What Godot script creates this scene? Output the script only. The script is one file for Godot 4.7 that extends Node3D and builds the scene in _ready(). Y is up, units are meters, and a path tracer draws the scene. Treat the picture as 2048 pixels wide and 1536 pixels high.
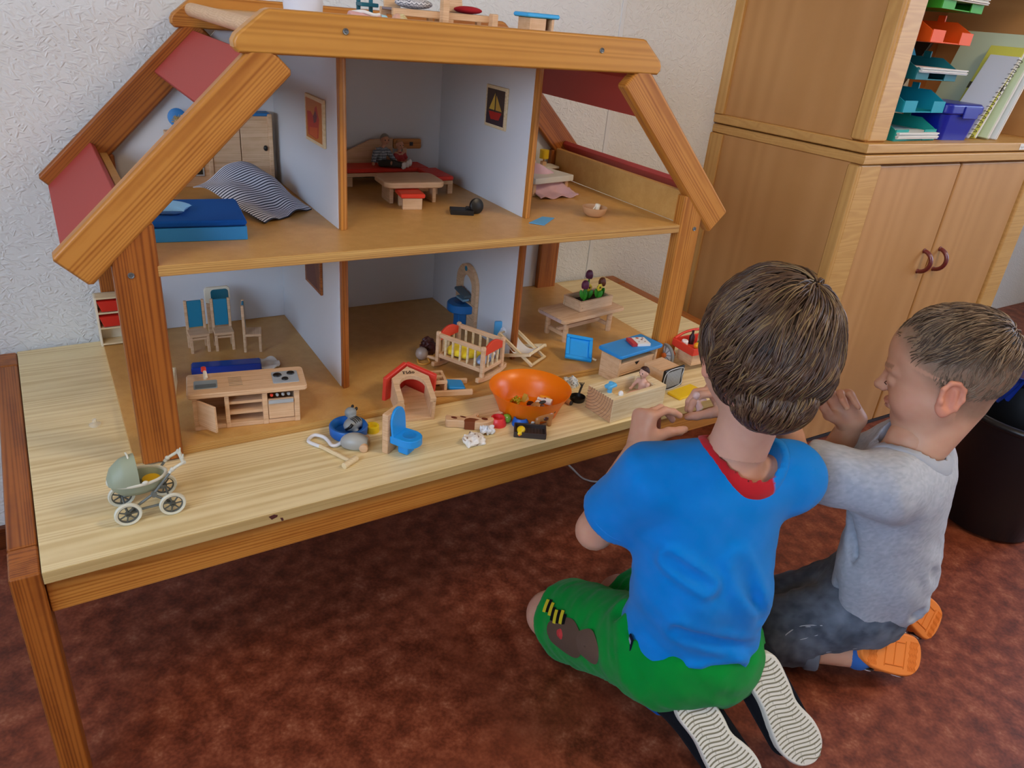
extends Node3D
# A play corner: a wooden doll's house on a low table, toys around it, two kneeling children, a cupboard beside the wall.

const B := 0.46      # top of the doll's house base plate
const U := 0.76      # top of its upper floor
const T := 0.4453    # top of the table
var M := {}
var used := {}


# ---------------------------------------------------------------- geometry collector
class G:
	var v := PackedVector3Array()
	var n := PackedVector3Array()
	var uv := PackedVector2Array()
	var c := PackedColorArray()
	var idx := PackedInt32Array()
	var colored := false

	func vert(p: Vector3, nn: Vector3, t := Vector2.ZERO, col := Color.WHITE) -> int:
		v.append(p); n.append(nn); uv.append(t); c.append(col)
		return v.size() - 1

	func tri(a: int, b: int, d: int) -> void:   # winding chosen so that the face looks along its vertex normals
		var g := (v[b] - v[a]).cross(v[d] - v[a])
		if g.dot(n[a] + n[b] + n[d]) > 0.0:
			idx.append(a); idx.append(d); idx.append(b)
		else:
			idx.append(a); idx.append(b); idx.append(d)

	func face(pts: Array, nn: Vector3, x := Transform3D.IDENTITY) -> void:
		var k := v.size()
		for p in pts:
			vert(x * (p as Vector3), (x.basis * nn).normalized(), Vector2(p.x, p.y))
		for i in range(1, pts.size() - 1):
			tri(k, k + i, k + i + 1)

	# box with rounded-looking chamfers
	func box(size: Vector3, at := Vector3.ZERO, bev := 0.001, turn := Basis.IDENTITY) -> G:
		var h := size * 0.5
		bev = minf(bev, minf(h.x, minf(h.y, h.z)) * 0.9)
		var id := {}
		for sx in [-1, 1]:
			for sy in [-1, 1]:
				for sz in [-1, 1]:
					var s := Vector3(sx, sy, sz)
					for ax in 3:
						var p := (h - Vector3.ONE * bev) * s
						p[ax] = h[ax] * s[ax]
						var nn := Vector3.ZERO
						nn[ax] = s[ax]
						id[[sx, sy, sz, ax]] = vert(turn * p + at, turn * nn, Vector2(p.x, p.y))
		for ax in 3:
			var b := (ax + 1) % 3
			var d := (ax + 2) % 3
			for s in [-1, 1]:
				var q := []
				for w in [[-1, -1], [1, -1], [1, 1], [-1, 1]]:
					var k := [0, 0, 0]
					k[ax] = s; k[b] = w[0]; k[d] = w[1]
					q.append(id[[k[0], k[1], k[2], ax]])
				tri(q[0], q[1], q[2]); tri(q[0], q[2], q[3])
			for s1 in [-1, 1]:
				for s2 in [-1, 1]:      # the edge along ax between faces b and d
					var q := []
					for e in [[-1, b], [1, b], [1, d], [-1, d]]:
						var k := [0, 0, 0]
						k[ax] = e[0]; k[b] = s1; k[d] = s2
						q.append(id[[k[0], k[1], k[2], e[1]]])
					tri(q[0], q[1], q[2]); tri(q[0], q[2], q[3])
		for sx in [-1, 1]:
			for sy in [-1, 1]:
				for sz in [-1, 1]:
					tri(id[[sx, sy, sz, 0]], id[[sx, sy, sz, 1]], id[[sx, sy, sz, 2]])
		return self

	# profile of (radius, height) turned about y; sharp corners where the profile bends strongly
	func lathe(prof: Array, seg := 24, x := Transform3D.IDENTITY, sharp := 0.7, sq := Vector2.ONE) -> G:
		var len := 0.0
		for i in prof.size() - 1:
			var a: Vector2 = prof[i]
			var b: Vector2 = prof[i + 1]
			var t := (b - a)
			if t.length() < 1e-7:
				continue
			t = t.normalized()
			var na := Vector2(t.y, -t.x)
			var n0 := na
			var n1 := na
			if i > 0:
				var tp := (a - (prof[i - 1] as Vector2)).normalized()
				if tp.dot(t) > sharp:
					n0 = (na + Vector2(tp.y, -tp.x)).normalized()
			if i < prof.size() - 2:
				var tq := ((prof[i + 2] as Vector2) - b).normalized()
				if tq.dot(t) > sharp:
					n1 = (na + Vector2(tq.y, -tq.x)).normalized()
			var k := v.size()
			for j in seg + 1:
				var f := TAU * j / seg
				var cs := cos(f)
				var sn := sin(f)
				vert(x * Vector3(a.x * cs * sq.x, a.y, a.x * sn * sq.y), (x.basis * Vector3(n0.x * cs / sq.x, n0.y, n0.x * sn / sq.y)).normalized(), Vector2(float(j) / seg, len))
				vert(x * Vector3(b.x * cs * sq.x, b.y, b.x * sn * sq.y), (x.basis * Vector3(n1.x * cs / sq.x, n1.y, n1.x * sn / sq.y)).normalized(), Vector2(float(j) / seg, len + (b - a).length()))
			len += (b - a).length()
			for j in seg:
				var q := k + 2 * j
				tri(q, q + 1, q + 3); tri(q, q + 3, q + 2)
		return self

	func ball(at: Vector3, r: Vector3, seg := 18, turn := Basis.IDENTITY) -> G:
		var k := v.size()
		var rings := maxi(6, seg / 2)
		for i in rings + 1:
			var th := PI * i / rings
			for j in seg + 1:
				var f := TAU * j / seg
				var d := Vector3(sin(th) * cos(f), cos(th), sin(th) * sin(f))
				vert(at + turn * (d * r), (turn * (d / r)).normalized(), Vector2(float(j) / seg, float(i) / rings))
		for i in rings:
			for j in seg:
				var a := k + i * (seg + 1) + j
				tri(a, a + 1, a + seg + 2); tri(a, a + seg + 2, a + seg + 1)
		return self

	func tube(pts: Array, rad, seg := 10, closed := false) -> G:
		var m := pts.size()
		var k := v.size()
		var side := Vector3.ZERO
		for i in m:
			var p: Vector3 = pts[i]
			var a: Vector3 = pts[(i - 1 + m) % m] if closed else pts[maxi(i - 1, 0)]
			var b: Vector3 = pts[(i + 1) % m] if closed else pts[mini(i + 1, m - 1)]
			var t := (b - a).normalized()
			if side == Vector3.ZERO:
				side = t.cross(Vector3.UP if absf(t.y) < 0.9 else Vector3.RIGHT)
			side = (side - t * side.dot(t)).normalized()
			var up := side.cross(t)
			var r: float = rad[i] if rad is Array else rad
			for j in seg + 1:
				var f := TAU * j / seg
				var d := side * cos(f) + up * sin(f)
				vert(p + d * r, d, Vector2(float(j) / seg, float(i) / maxi(1, m - 1)))
		for i in (m if closed else m - 1):
			for j in seg:
				var q := k + i * (seg + 1) + j
				var w := k + ((i + 1) % m) * (seg + 1) + j
				tri(q, q + 1, w + 1); tri(q, w + 1, w)
		if not closed:
			for e in [0, m - 1]:
				var p: Vector3 = pts[e]
				var d: Vector3 = (pts[0] - pts[1] if e == 0 else pts[m - 1] - pts[m - 2]).normalized()
				var q := vert(p, d)
				var base: int = k + e * (seg + 1)
				for j in seg:
					tri(q, vert(v[base + j], d), vert(v[base + j + 1], d))
		return self

	# polygon in the xy plane given a thickness along z, with bevelled rims; x places it
	func prism(poly: PackedVector2Array, th: float, x := Transform3D.IDENTITY, bev := 0.0006, smooth := 0.8) -> G:
		if Geometry2D.is_polygon_clockwise(poly):
			poly.reverse()
		var m := poly.size()
		var nrm := PackedVector2Array()
		for i in m:
			var t := (poly[(i + 1) % m] - poly[i]).normalized()
			nrm.append(Vector2(t.y, -t.x))
		var inner := PackedVector2Array()
		for i in m:
			var a := nrm[(i - 1 + m) % m]
			var b := nrm[i]
			var s := a + b
			inner.append(poly[i] - s * (bev / maxf(0.35, 1.0 + a.dot(b))))
		var ts := Geometry2D.triangulate_polygon(inner)
		for s in [1.0, -1.0]:
			var k := v.size()
			for i in m:
				vert(x * Vector3(inner[i].x, inner[i].y, s * th * 0.5), (x.basis * Vector3(0, 0, s)).normalized(), inner[i])
			for i in range(0, ts.size(), 3):
				tri(k + ts[i], k + ts[i + 1], k + ts[i + 2])
		var h := th * 0.5
		for i in m:
			var j := (i + 1) % m
			var n0 := nrm[i]
			var n1 := nrm[i]
			if nrm[(i - 1 + m) % m].dot(nrm[i]) > smooth:
				n0 = (nrm[(i - 1 + m) % m] + nrm[i]).normalized()
			if nrm[j].dot(nrm[i]) > smooth:
				n1 = (nrm[j] + nrm[i]).normalized()
			var q := []
			for e in [[i, n0], [j, n1]]:
				var nn := (x.basis * Vector3(e[1].x, e[1].y, 0)).normalized()
				q.append(vert(x * Vector3(inner[e[0]].x, inner[e[0]].y, h), (x.basis * Vector3(0, 0, 1)).normalized(), poly[e[0]]))
				q.append(vert(x * Vector3(poly[e[0]].x, poly[e[0]].y, h - bev), nn, poly[e[0]]))
				q.append(vert(x * Vector3(poly[e[0]].x, poly[e[0]].y, -h + bev), nn, poly[e[0]]))
				q.append(vert(x * Vector3(inner[e[0]].x, inner[e[0]].y, -h), (x.basis * Vector3(0, 0, -1)).normalized(), poly[e[0]]))
			for r in 3:
				tri(q[r], q[r + 1], q[r + 5]); tri(q[r], q[r + 5], q[r + 4])
		return self

	# sheet of nu x nv quads from f(u, v), given a thickness (0 = single skin)
	func sheet(f: Callable, nu: int, nv: int, th := 0.0) -> G:
		var pts := []
		for i in nu + 1:
			for j in nv + 1:
				pts.append(f.call(float(i) / nu, float(j) / nv))
		var nr := []
		for i in nu + 1:
			for j in nv + 1:
				var du: Vector3 = pts[mini(i + 1, nu) * (nv + 1) + j] - pts[maxi(i - 1, 0) * (nv + 1) + j]
				var dv: Vector3 = pts[i * (nv + 1) + mini(j + 1, nv)] - pts[i * (nv + 1) + maxi(j - 1, 0)]
				nr.append(du.cross(dv).normalized())
		for s in ([1.0, -1.0] if th > 0.0 else [1.0]):
			var k := v.size()
			for i in nu + 1:
				for j in nv + 1:
					var o := i * (nv + 1) + j
					vert(pts[o] + nr[o] * (th * 0.5 * s), nr[o] * s, Vector2(float(i) / nu, float(j) / nv))
			for i in nu:
				for j in nv:
					var a := k + i * (nv + 1) + j
					tri(a, a + 1, a + nv + 2); tri(a, a + nv + 2, a + nv + 1)
		if th > 0.0:
			var rim := []
			for i in nu: rim.append([i * (nv + 1), (i + 1) * (nv + 1)]); rim.append([i * (nv + 1) + nv, (i + 1) * (nv + 1) + nv])
			for j in nv: rim.append([j, j + 1]); rim.append([nu * (nv + 1) + j, nu * (nv + 1) + j + 1])
			var mid: Vector3 = pts[(nu / 2) * (nv + 1) + nv / 2]
			for e in rim:
				var p: Vector3 = pts[e[0]]
				var q: Vector3 = pts[e[1]]
				var out := (q - p).cross(nr[e[0]]).normalized()
				if out.dot(p - mid) < 0.0: out = -out
				face([p + nr[e[0]] * th * 0.5, q + nr[e[1]] * th * 0.5, q - nr[e[1]] * th * 0.5, p - nr[e[0]] * th * 0.5], out)
		return self

	func tint(from: int, col: Color) -> G:
		colored = true
		for i in range(from, c.size()): c[i] = col
		return self

	func mesh() -> ArrayMesh:
		var a := []
		a.resize(Mesh.ARRAY_MAX)
		a[Mesh.ARRAY_VERTEX] = v
		a[Mesh.ARRAY_NORMAL] = n
		a[Mesh.ARRAY_TEX_UV] = uv
		if colored:
			a[Mesh.ARRAY_COLOR] = c
		a[Mesh.ARRAY_INDEX] = idx
		var m := ArrayMesh.new()
		m.add_surface_from_arrays(Mesh.PRIMITIVE_TRIANGLES, a)
		return m


# ---------------------------------------------------------------- signed-distance bodies, meshed as surface nets
class Sdf:
	var o: Vector3
	var h: float
	var nx: int
	var ny: int
	var nz: int
	var d := PackedFloat32Array()

	func _init(lo: Vector3, hi: Vector3, cell: float) -> void:
		o = lo
		h = cell
		var s := (hi - lo) / cell
		nx = int(s.x) + 2
		ny = int(s.y) + 2
		nz = int(s.z) + 2
		d.resize(nx * ny * nz)
		d.fill(1.0)

	func span(lo: Vector3, hi: Vector3) -> Array:
		var a := (lo - o) / h
		var b := (hi - o) / h
		return [maxi(0, int(a.x)), maxi(0, int(a.y)), maxi(0, int(a.z)), mini(nx - 1, int(b.x) + 1), mini(ny - 1, int(b.y) + 1), mini(nz - 1, int(b.z) + 1)]

	# tapered capsule, smooth union (k) or, with cut, smooth removal
	func cap(a: Vector3, b: Vector3, ra: float, rb: float, k := 0.01, cut := false) -> Sdf:
		var R := maxf(ra, rb) + k + 3.0 * h
		var w := span(a.min(b) - Vector3.ONE * R, a.max(b) + Vector3.ONE * R)
		var ab := b - a
		var l2 := maxf(ab.length_squared(), 1e-9)
		for ix in range(w[0], w[3] + 1):
			for iy in range(w[1], w[4] + 1):
				var i := (ix * ny + iy) * nz
				for iz in range(w[2], w[5] + 1):
					var p := o + Vector3(ix, iy, iz) * h
					var t := clampf((p - a).dot(ab) / l2, 0.0, 1.0)
					var e := p.distance_to(a + ab * t) - (ra + (rb - ra) * t)
					var q := d[i + iz]
					if cut:
						var f := maxf(k - absf(q + e), 0.0) / k
						d[i + iz] = maxf(q, -e) + f * f * k * 0.25
					else:
						var f := maxf(k - absf(q - e), 0.0) / k
						d[i + iz] = minf(q, e) - f * f * k * 0.25
		return self

	# ellipsoid with axes turn * r
	func ell(at: Vector3, r: Vector3, k := 0.01, turn := Basis.IDENTITY, cut := false) -> Sdf:
		var m := maxf(r.x, maxf(r.y, r.z)) + k + 3.0 * h
		var w := span(at - Vector3.ONE * m, at + Vector3.ONE * m)
		var inv := turn.transposed()
		for ix in range(w[0], w[3] + 1):
			for iy in range(w[1], w[4] + 1):
				var i := (ix * ny + iy) * nz
				for iz in range(w[2], w[5] + 1):
					var p := inv * (o + Vector3(ix, iy, iz) * h - at)
					var s := p / r
					var k0 := s.length()
					var k1 := (s / r).length()
					var e := k0 * (k0 - 1.0) / maxf(k1, 1e-6)
					var q := d[i + iz]
					if cut:
						var f := maxf(k - absf(q + e), 0.0) / k
						d[i + iz] = maxf(q, -e) + f * f * k * 0.25
					else:
						var f := maxf(k - absf(q - e), 0.0) / k
						d[i + iz] = minf(q, e) - f * f * k * 0.25
		return self

	# flat-ended cone from a (radius ra) to b (rb)
	func cone(a: Vector3, b: Vector3, ra: float, rb: float, k := 0.01, rnd := 0.0, cut := false) -> Sdf:
		var R := maxf(ra, rb) + k + 3.0 * h
		var w := span(a.min(b) - Vector3.ONE * R, a.max(b) + Vector3.ONE * R)
		var ab := b - a
		var L := ab.length()
		var u := ab / L
		var cosl := L / sqrt(L * L + (rb - ra) * (rb - ra))
		for ix in range(w[0], w[3] + 1):
			for iy in range(w[1], w[4] + 1):
				var i := (ix * ny + iy) * nz
				for iz in range(w[2], w[5] + 1):
					var p := o + Vector3(ix, iy, iz) * h - a
					var t := p.dot(u)
					var e1 := ((p - u * t).length() - (ra + (rb - ra) * clampf(t / L, 0.0, 1.0))) * cosl + rnd
					var e2 := maxf(-t, t - L) + rnd
					var e := minf(maxf(e1, e2), 0.0) + Vector2(maxf(e1, 0.0), maxf(e2, 0.0)).length() - rnd
					var q := d[i + iz]
					if cut:
						var f := maxf(k - absf(q + e), 0.0) / k
						d[i + iz] = maxf(q, -e) + f * f * k * 0.25
					else:
						var f := maxf(k - absf(q - e), 0.0) / k
						d[i + iz] = minf(q, e) - f * f * k * 0.25
		return self

	func copy() -> Sdf:
		var r := Sdf.new(o, o, h)
		r.nx = nx; r.ny = ny; r.nz = nz
		r.d = d.duplicate()
		return r

	func inside(a: Vector3, b: Vector3, ra: float, rb: float, grow := 0.0) -> Sdf:    # keeps what lies in the cone a-b, thickened by grow
		var ab := b - a
		var L := ab.length()
		var u := ab / L
		for ix in nx:
			for iy in ny:
				var i := (ix * ny + iy) * nz
				for iz in nz:
					var q := d[i + iz] - grow
					if q < 0.05:
						var p := o + Vector3(ix, iy, iz) * h - a
						var t := p.dot(u)
						q = maxf(q, maxf((p - u * t).length() - lerpf(ra, rb, clampf(t / L, 0.0, 1.0)), maxf(-t, t - L)))
					d[i + iz] = q
		return self

	func plane(at: Vector3, nn: Vector3) -> Sdf:      # keeps what lies behind the plane
		nn = nn.normalized()
		for ix in nx:
			for iy in ny:
				var i := (ix * ny + iy) * nz
				for iz in nz:
					var e := (o + Vector3(ix, iy, iz) * h - at).dot(nn)
					if e > d[i + iz]:
						d[i + iz] = e
		return self

	func bend(f: Callable, near := 3.0) -> Sdf:       # adds f(p) to the distance near the surface
		for ix in nx:
			for iy in ny:
				var i := (ix * ny + iy) * nz
				for iz in nz:
					if absf(d[i + iz]) < near * h:
						d[i + iz] += f.call(o + Vector3(ix, iy, iz) * h)
		return self

	func into(g: G, paint = null) -> G:
		var id := PackedInt32Array()
		id.resize(nx * ny * nz)
		id.fill(-1)
		var sx := ny * nz
		var off := [0, sx, nz, sx + nz, 1, sx + 1, nz + 1, sx + nz + 1]
		var cor := [Vector3(0, 0, 0), Vector3(1, 0, 0), Vector3(0, 1, 0), Vector3(1, 1, 0), Vector3(0, 0, 1), Vector3(1, 0, 1), Vector3(0, 1, 1), Vector3(1, 1, 1)]
		var eds := [[0, 1], [2, 3], [4, 5], [6, 7], [0, 2], [1, 3], [4, 6], [5, 7], [0, 4], [1, 5], [2, 6], [3, 7]]
		var first := g.v.size()
		var lim := 4.0 * h
		for ix in nx - 1:
			for iy in ny - 1:
				var row := ix * sx + iy * nz
				for iz in nz - 1:
					var i := row + iz
					if absf(d[i]) > lim:
						continue
					var mask := 0
					for q in 8:
						if d[i + off[q]] < 0.0:
							mask |= 1 << q
					if mask == 0 or mask == 255:
						continue
					var s := Vector3.ZERO
					var cnt := 0
					for e in eds:
						var a: float = d[i + off[e[0]]]
						var b: float = d[i + off[e[1]]]
						if (a < 0.0) != (b < 0.0):
							s += (cor[e[0]] as Vector3).lerp(cor[e[1]], a / (a - b))
							cnt += 1
					id[i] = g.v.size()
					g.v.append(o + (Vector3(ix, iy, iz) + s / cnt) * h)
					g.n.append(Vector3.ZERO)
					g.uv.append(Vector2.ZERO)
					g.c.append(Color.WHITE)
		for ix in range(1, nx - 1):
			for iy in range(1, ny - 1):
				var row := ix * sx + iy * nz
				for iz in range(1, nz - 1):
					var i := row + iz
					var a := d[i]
					if absf(a) > lim:
						continue
					for ax in 3:
						var st: int = [sx, nz, 1][ax]
						var b := d[i + st]
						if (a < 0.0) == (b < 0.0):
							continue
						var p: int = [nz, 1, sx][ax]
						var q: int = [1, sx, nz][ax]
						var k0 := id[i]
						var k1 := id[i - p]
						var k2 := id[i - p - q]
						var k3 := id[i - q]
						if k0 < 0 or k1 < 0 or k2 < 0 or k3 < 0:
							continue
						if a < 0.0:
							g.idx.append_array(PackedInt32Array([k0, k2, k1, k0, k3, k2]))
						else:
							g.idx.append_array(PackedInt32Array([k0, k1, k2, k0, k2, k3]))
						var fn := (g.v[k1] - g.v[k0]).cross(g.v[k2] - g.v[k0]) + (g.v[k2] - g.v[k0]).cross(g.v[k3] - g.v[k0])
						if a > 0.0:
							fn = -fn
						g.n[k0] += fn; g.n[k1] += fn; g.n[k2] += fn; g.n[k3] += fn
		for i in range(first, g.n.size()):
			g.n[i] = g.n[i].normalized()
		if paint != null:
			g.colored = true
			for i in range(first, g.n.size()):
				g.c[i] = (paint as Callable).call(g.v[i], g.n[i])
		return g


# ---------------------------------------------------------------- nodes
func numbered(called: String) -> String:
	var k: int = used.get(called, 0)
	used[called] = k + 1
	return called if k == 0 else "%s_%03d" % [called, k]


func thing(called: String, label: String, category: String, at := Vector3.ZERO, turn := 0.0, group := "") -> Node3D:
	var o := Node3D.new()
	o.name = numbered(called)
	add_child(o)
	o.position = at
	o.rotation.y = turn
	tag(o, label, category, group)
	return o


func tag(o: Node, label: String, category: String, group := "") -> void:
	o.set_meta("label", label)
	o.set_meta("category", category)
	if group:
		o.set_meta("group", group)


func part(called: String, g, mat: Material, parent: Node = self) -> MeshInstance3D:
	var o := MeshInstance3D.new()
	o.mesh = g.mesh() if g is G else g
	o.material_override = mat
	if parent == self:
		o.name = numbered(called)
		add_child(o)
	else:
		var k := 0
		var nm := called
		while parent.has_node(nm):
			k += 1
			nm = "%s_%03d" % [called, k]
		o.name = nm
		parent.add_child(o)
	return o


func struct(called: String, g, mat: Material, parent: Node = self) -> MeshInstance3D:   # a piece of the room
	var o := part(called, g, mat, parent)
	if parent == self:
		o.set_meta("kind", "structure")
	return o


# box of size (length, height, depth) whose grain runs along its own x, laid from a to b; up gives the direction of its height
func beam(called: String, parent: Node, mat: Material, a: Vector3, b: Vector3, hh: float, dd: float, up := Vector3.UP, bev := 0.002) -> MeshInstance3D:
	var x := (b - a).normalized()
	if absf(x.dot(up.normalized())) > 0.98:
		up = Vector3.BACK
	var z := x.cross(up).normalized()
	var y := z.cross(x)
	var o := part(called, G.new().box(Vector3(a.distance_to(b), hh, dd), Vector3.ZERO, bev), mat, parent)
	o.transform = Transform3D(Basis(x, y, z), (a + b) * 0.5)
	return o


func dup(o: Node3D, label := "", called := "") -> Node3D:
	var r: Node3D = o.duplicate()
	var base: String = called if called else String(o.name).rstrip("0123456789").trim_suffix("_")
	r.name = numbered(base)
	add_child(r)
	if label:
		r.set_meta("label", label)
	return r


func X(at := Vector3.ZERO, b := Basis.IDENTITY) -> Transform3D:
	return Transform3D(b, at)


func E(x := 0.0, y := 0.0, z := 0.0) -> Basis:
	return Basis.from_euler(Vector3(deg_to_rad(x), deg_to_rad(y), deg_to_rad(z)))


func V(x: float, y: float, z: float) -> Vector3:
	return Vector3(x, y, z)


func poly(a: Array) -> PackedVector2Array:
	var r := PackedVector2Array()
	for i in range(0, a.size(), 2):
		r.append(Vector2(a[i], a[i + 1]))
	return r


func round_rect(w: float, h: float, r: float, seg := 4) -> PackedVector2Array:
	var out := PackedVector2Array()
	for q in [[1, 1, 0], [-1, 1, 90], [-1, -1, 180], [1, -1, 270]]:
		for i in seg + 1:
			var f := deg_to_rad(q[2] + 90.0 * i / seg)
			out.append(Vector2(q[0] * (w * 0.5 - r), q[1] * (h * 0.5 - r)) + Vector2(cos(f), sin(f)) * r)
	return out


func curve(pts: Array, n := 40, closed := false) -> Array:     # Catmull-Rom through pts
	var out := []
	var m := pts.size()
	var segs := m if closed else m - 1
	for s in segs:
		var k := n / segs
		for i in k + (1 if s == segs - 1 and not closed else 0):
			var t := float(i) / k
			var p0: Vector3 = pts[(s - 1 + m) % m] if closed or s > 0 else pts[0]
			var p3: Vector3 = pts[(s + 2) % m] if closed or s + 2 < m else pts[m - 1]
			out.append((pts[s] as Vector3).cubic_interpolate(pts[(s + 1) % m], p0, p3, t))
	return out


# ---------------------------------------------------------------- materials
func lin(hex: String) -> Color:
	return Color(hex).srgb_to_linear()


func plain(hex: String, rough := 0.6, spec := 0.5) -> StandardMaterial3D:
	var m := StandardMaterial3D.new()
	m.albedo_color = Color(hex)
	m.roughness = rough
	m.metallic_specular = spec
	return m


func noise(seed_: int, freq: float, oct := 3) -> FastNoiseLite:
	var f := FastNoiseLite.new()
	f.seed = seed_
	f.frequency = freq
	f.noise_type = FastNoiseLite.TYPE_SIMPLEX_SMOOTH
	f.fractal_octaves = oct
	return f


func bytes(f: FastNoiseLite, w: int, h: int) -> PackedByteArray:
	var im := f.get_seamless_image(w, h, false, false, 0.2, true)
	im.convert(Image.FORMAT_L8)
	return im.get_data()


# grain along u: rings lines across the height, bent by waviness
func wood_tex(a: String, b: String, rings: int, wave: float, fibre: float, seed_: int, sharp := 1.0, w := 512, h := 256) -> ImageTexture:
	var n1 := bytes(noise(seed_, 0.012, 2), w / 16, h)
	var n2 := bytes(noise(seed_ + 1, 0.05, 2), w / 8, h)
	var n3 := bytes(noise(seed_ + 2, 0.03, 3), w, h)
	var data := PackedByteArray()
	data.resize(w * h * 3)
	var ca := Color(a)
	var cb := Color(b)
	for y in h:
		for x in w:
			var i := y * w + x
			var fx := float(x) / 16.0
			var x0 := int(fx)
			var wv := lerpf(n1[y * (w / 16) + x0], n1[y * (w / 16) + (x0 + 1) % (w / 16)], fx - x0) / 255.0 - 0.5
			var r := 0.5 + 0.5 * sin(TAU * (float(y) / h * rings + wave * wv))
			r = pow(r, sharp)
			var fb := n2[y * (w / 8) + (x / 8)] / 255.0 - 0.5
			var t := clampf(r * 0.75 + fb * fibre + (n3[i] / 255.0 - 0.5) * 0.35, 0.0, 1.0)
			var k := ca.lerp(cb, t)
			data[i * 3] = int(k.r * 255); data[i * 3 + 1] = int(k.g * 255); data[i * 3 + 2] = int(k.b * 255)
	var im := Image.create_from_data(w, h, false, Image.FORMAT_RGB8, data)
	im.generate_mipmaps()
	return ImageTexture.create_from_image(im)


func wood(tex: Texture2D, scale: Vector3, rough := 0.5, world := false) -> StandardMaterial3D:
	var m := StandardMaterial3D.new()
	m.albedo_texture = tex
	m.uv1_triplanar = true
	m.uv1_world_triplanar = world
	m.uv1_scale = scale
	m.roughness = rough
	return m


func tinted(m: StandardMaterial3D, hex: String) -> StandardMaterial3D:
	var r: StandardMaterial3D = m.duplicate()
	r.albedo_color = Color(hex)
	return r


func mottled(cols: Array, freq: float, seed_: int, size := 512, spread := 1.0) -> ImageTexture:
	var n := bytes(noise(seed_, freq, 5), size, size)
	var n2 := bytes(noise(seed_ + 5, freq * 6.0, 2), size, size)
	var data := PackedByteArray()
	data.resize(size * size * 3)
	var lut := []
	for i in 256:
		var t := clampf((i / 255.0 - 0.5) * spread + 0.5, 0.0, 0.999) * (cols.size() - 1)
		lut.append(Color(cols[int(t)]).lerp(Color(cols[int(t) + 1]), t - int(t)))
	for i in size * size:
		var k: Color = lut[clampi(int(n[i] * 0.7 + n2[i] * 0.3), 0, 255)]
		data[i * 3] = int(k.r * 255); data[i * 3 + 1] = int(k.g * 255); data[i * 3 + 2] = int(k.b * 255)
	var im := Image.create_from_data(size, size, false, Image.FORMAT_RGB8, data)
	return ImageTexture.create_from_image(im)


func chips_height(size := 1024) -> ImageTexture:      # woodchip wallpaper: short raised slivers under the paint
	var rng := RandomNumberGenerator.new()
	rng.seed = 5
	var a := PackedFloat32Array()
	a.resize(size * size)
	for k in 4200:
		var x := rng.randf() * size
		var y := rng.randf() * size
		var f := rng.randfn(0.3, 0.7)
		var l := rng.randf_range(5.0, 26.0)
		var wd := rng.randf_range(1.6, 4.2)
		var hgt := rng.randf_range(0.35, 1.0)
		var c := Vector2(cos(f), sin(f))
		for iy in range(int(-l), int(l) + 1):
			for ix in range(int(-l), int(l) + 1):
				var q := Vector2(ix, iy)
				var u := absf(q.dot(c)) / l
				var w := absf(q.x * c.y - q.y * c.x) / wd
				if u < 1.0 and w < 1.6:
					var z := hgt * (1.0 - u * u) * maxf(0.0, 1.0 - w * w / 2.56)
					var i := posmod(int(y) + iy, size) * size + posmod(int(x) + ix, size)
					a[i] = maxf(a[i], z)
	var n := bytes(noise(77, 0.03, 3), size, size)
	var data := PackedByteArray()
	data.resize(size * size)
	for i in size * size:
		data[i] = int(clampf(a[i] * 0.75 + n[i] / 255.0 * 0.25, 0.0, 1.0) * 255)
	return ImageTexture.create_from_image(Image.create_from_data(size, size, false, Image.FORMAT_L8, data))


func cloth(hex: String, bump := 0.02, scale := 60.0) -> StandardMaterial3D:
	var m := plain(hex, 0.9, 0.2)
	m.rim_enabled = true
	m.rim = 0.25
	m.rim_tint = 0.6
	m.heightmap_enabled = true
	m.heightmap_texture = M.weave
	m.heightmap_scale = bump
	m.uv1_triplanar = true
	m.uv1_scale = Vector3.ONE * scale
	return m


func canvas(w: int, h: int, hex: String) -> Image:
	var im := Image.create(w, h, false, Image.FORMAT_RGB8)
	im.fill(Color(hex))
	return im


func paint_poly(im: Image, pts: PackedVector2Array, hex: String) -> void:
	var lo := pts[0]
	var hi := pts[0]
	for p in pts:
		lo = lo.min(p); hi = hi.max(p)
	for y in range(maxi(0, int(lo.y)), mini(im.get_height(), int(hi.y) + 1)):
		for x in range(maxi(0, int(lo.x)), mini(im.get_width(), int(hi.x) + 1)):
			if Geometry2D.is_point_in_polygon(Vector2(x + 0.5, y + 0.5), pts):
				im.set_pixel(x, y, Color(hex))


func printed(im: Image, rough := 0.5) -> StandardMaterial3D:
	im.generate_mipmaps()
	var m := StandardMaterial3D.new()
	m.albedo_texture = ImageTexture.create_from_image(im)
	m.roughness = rough
	return m


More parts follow.
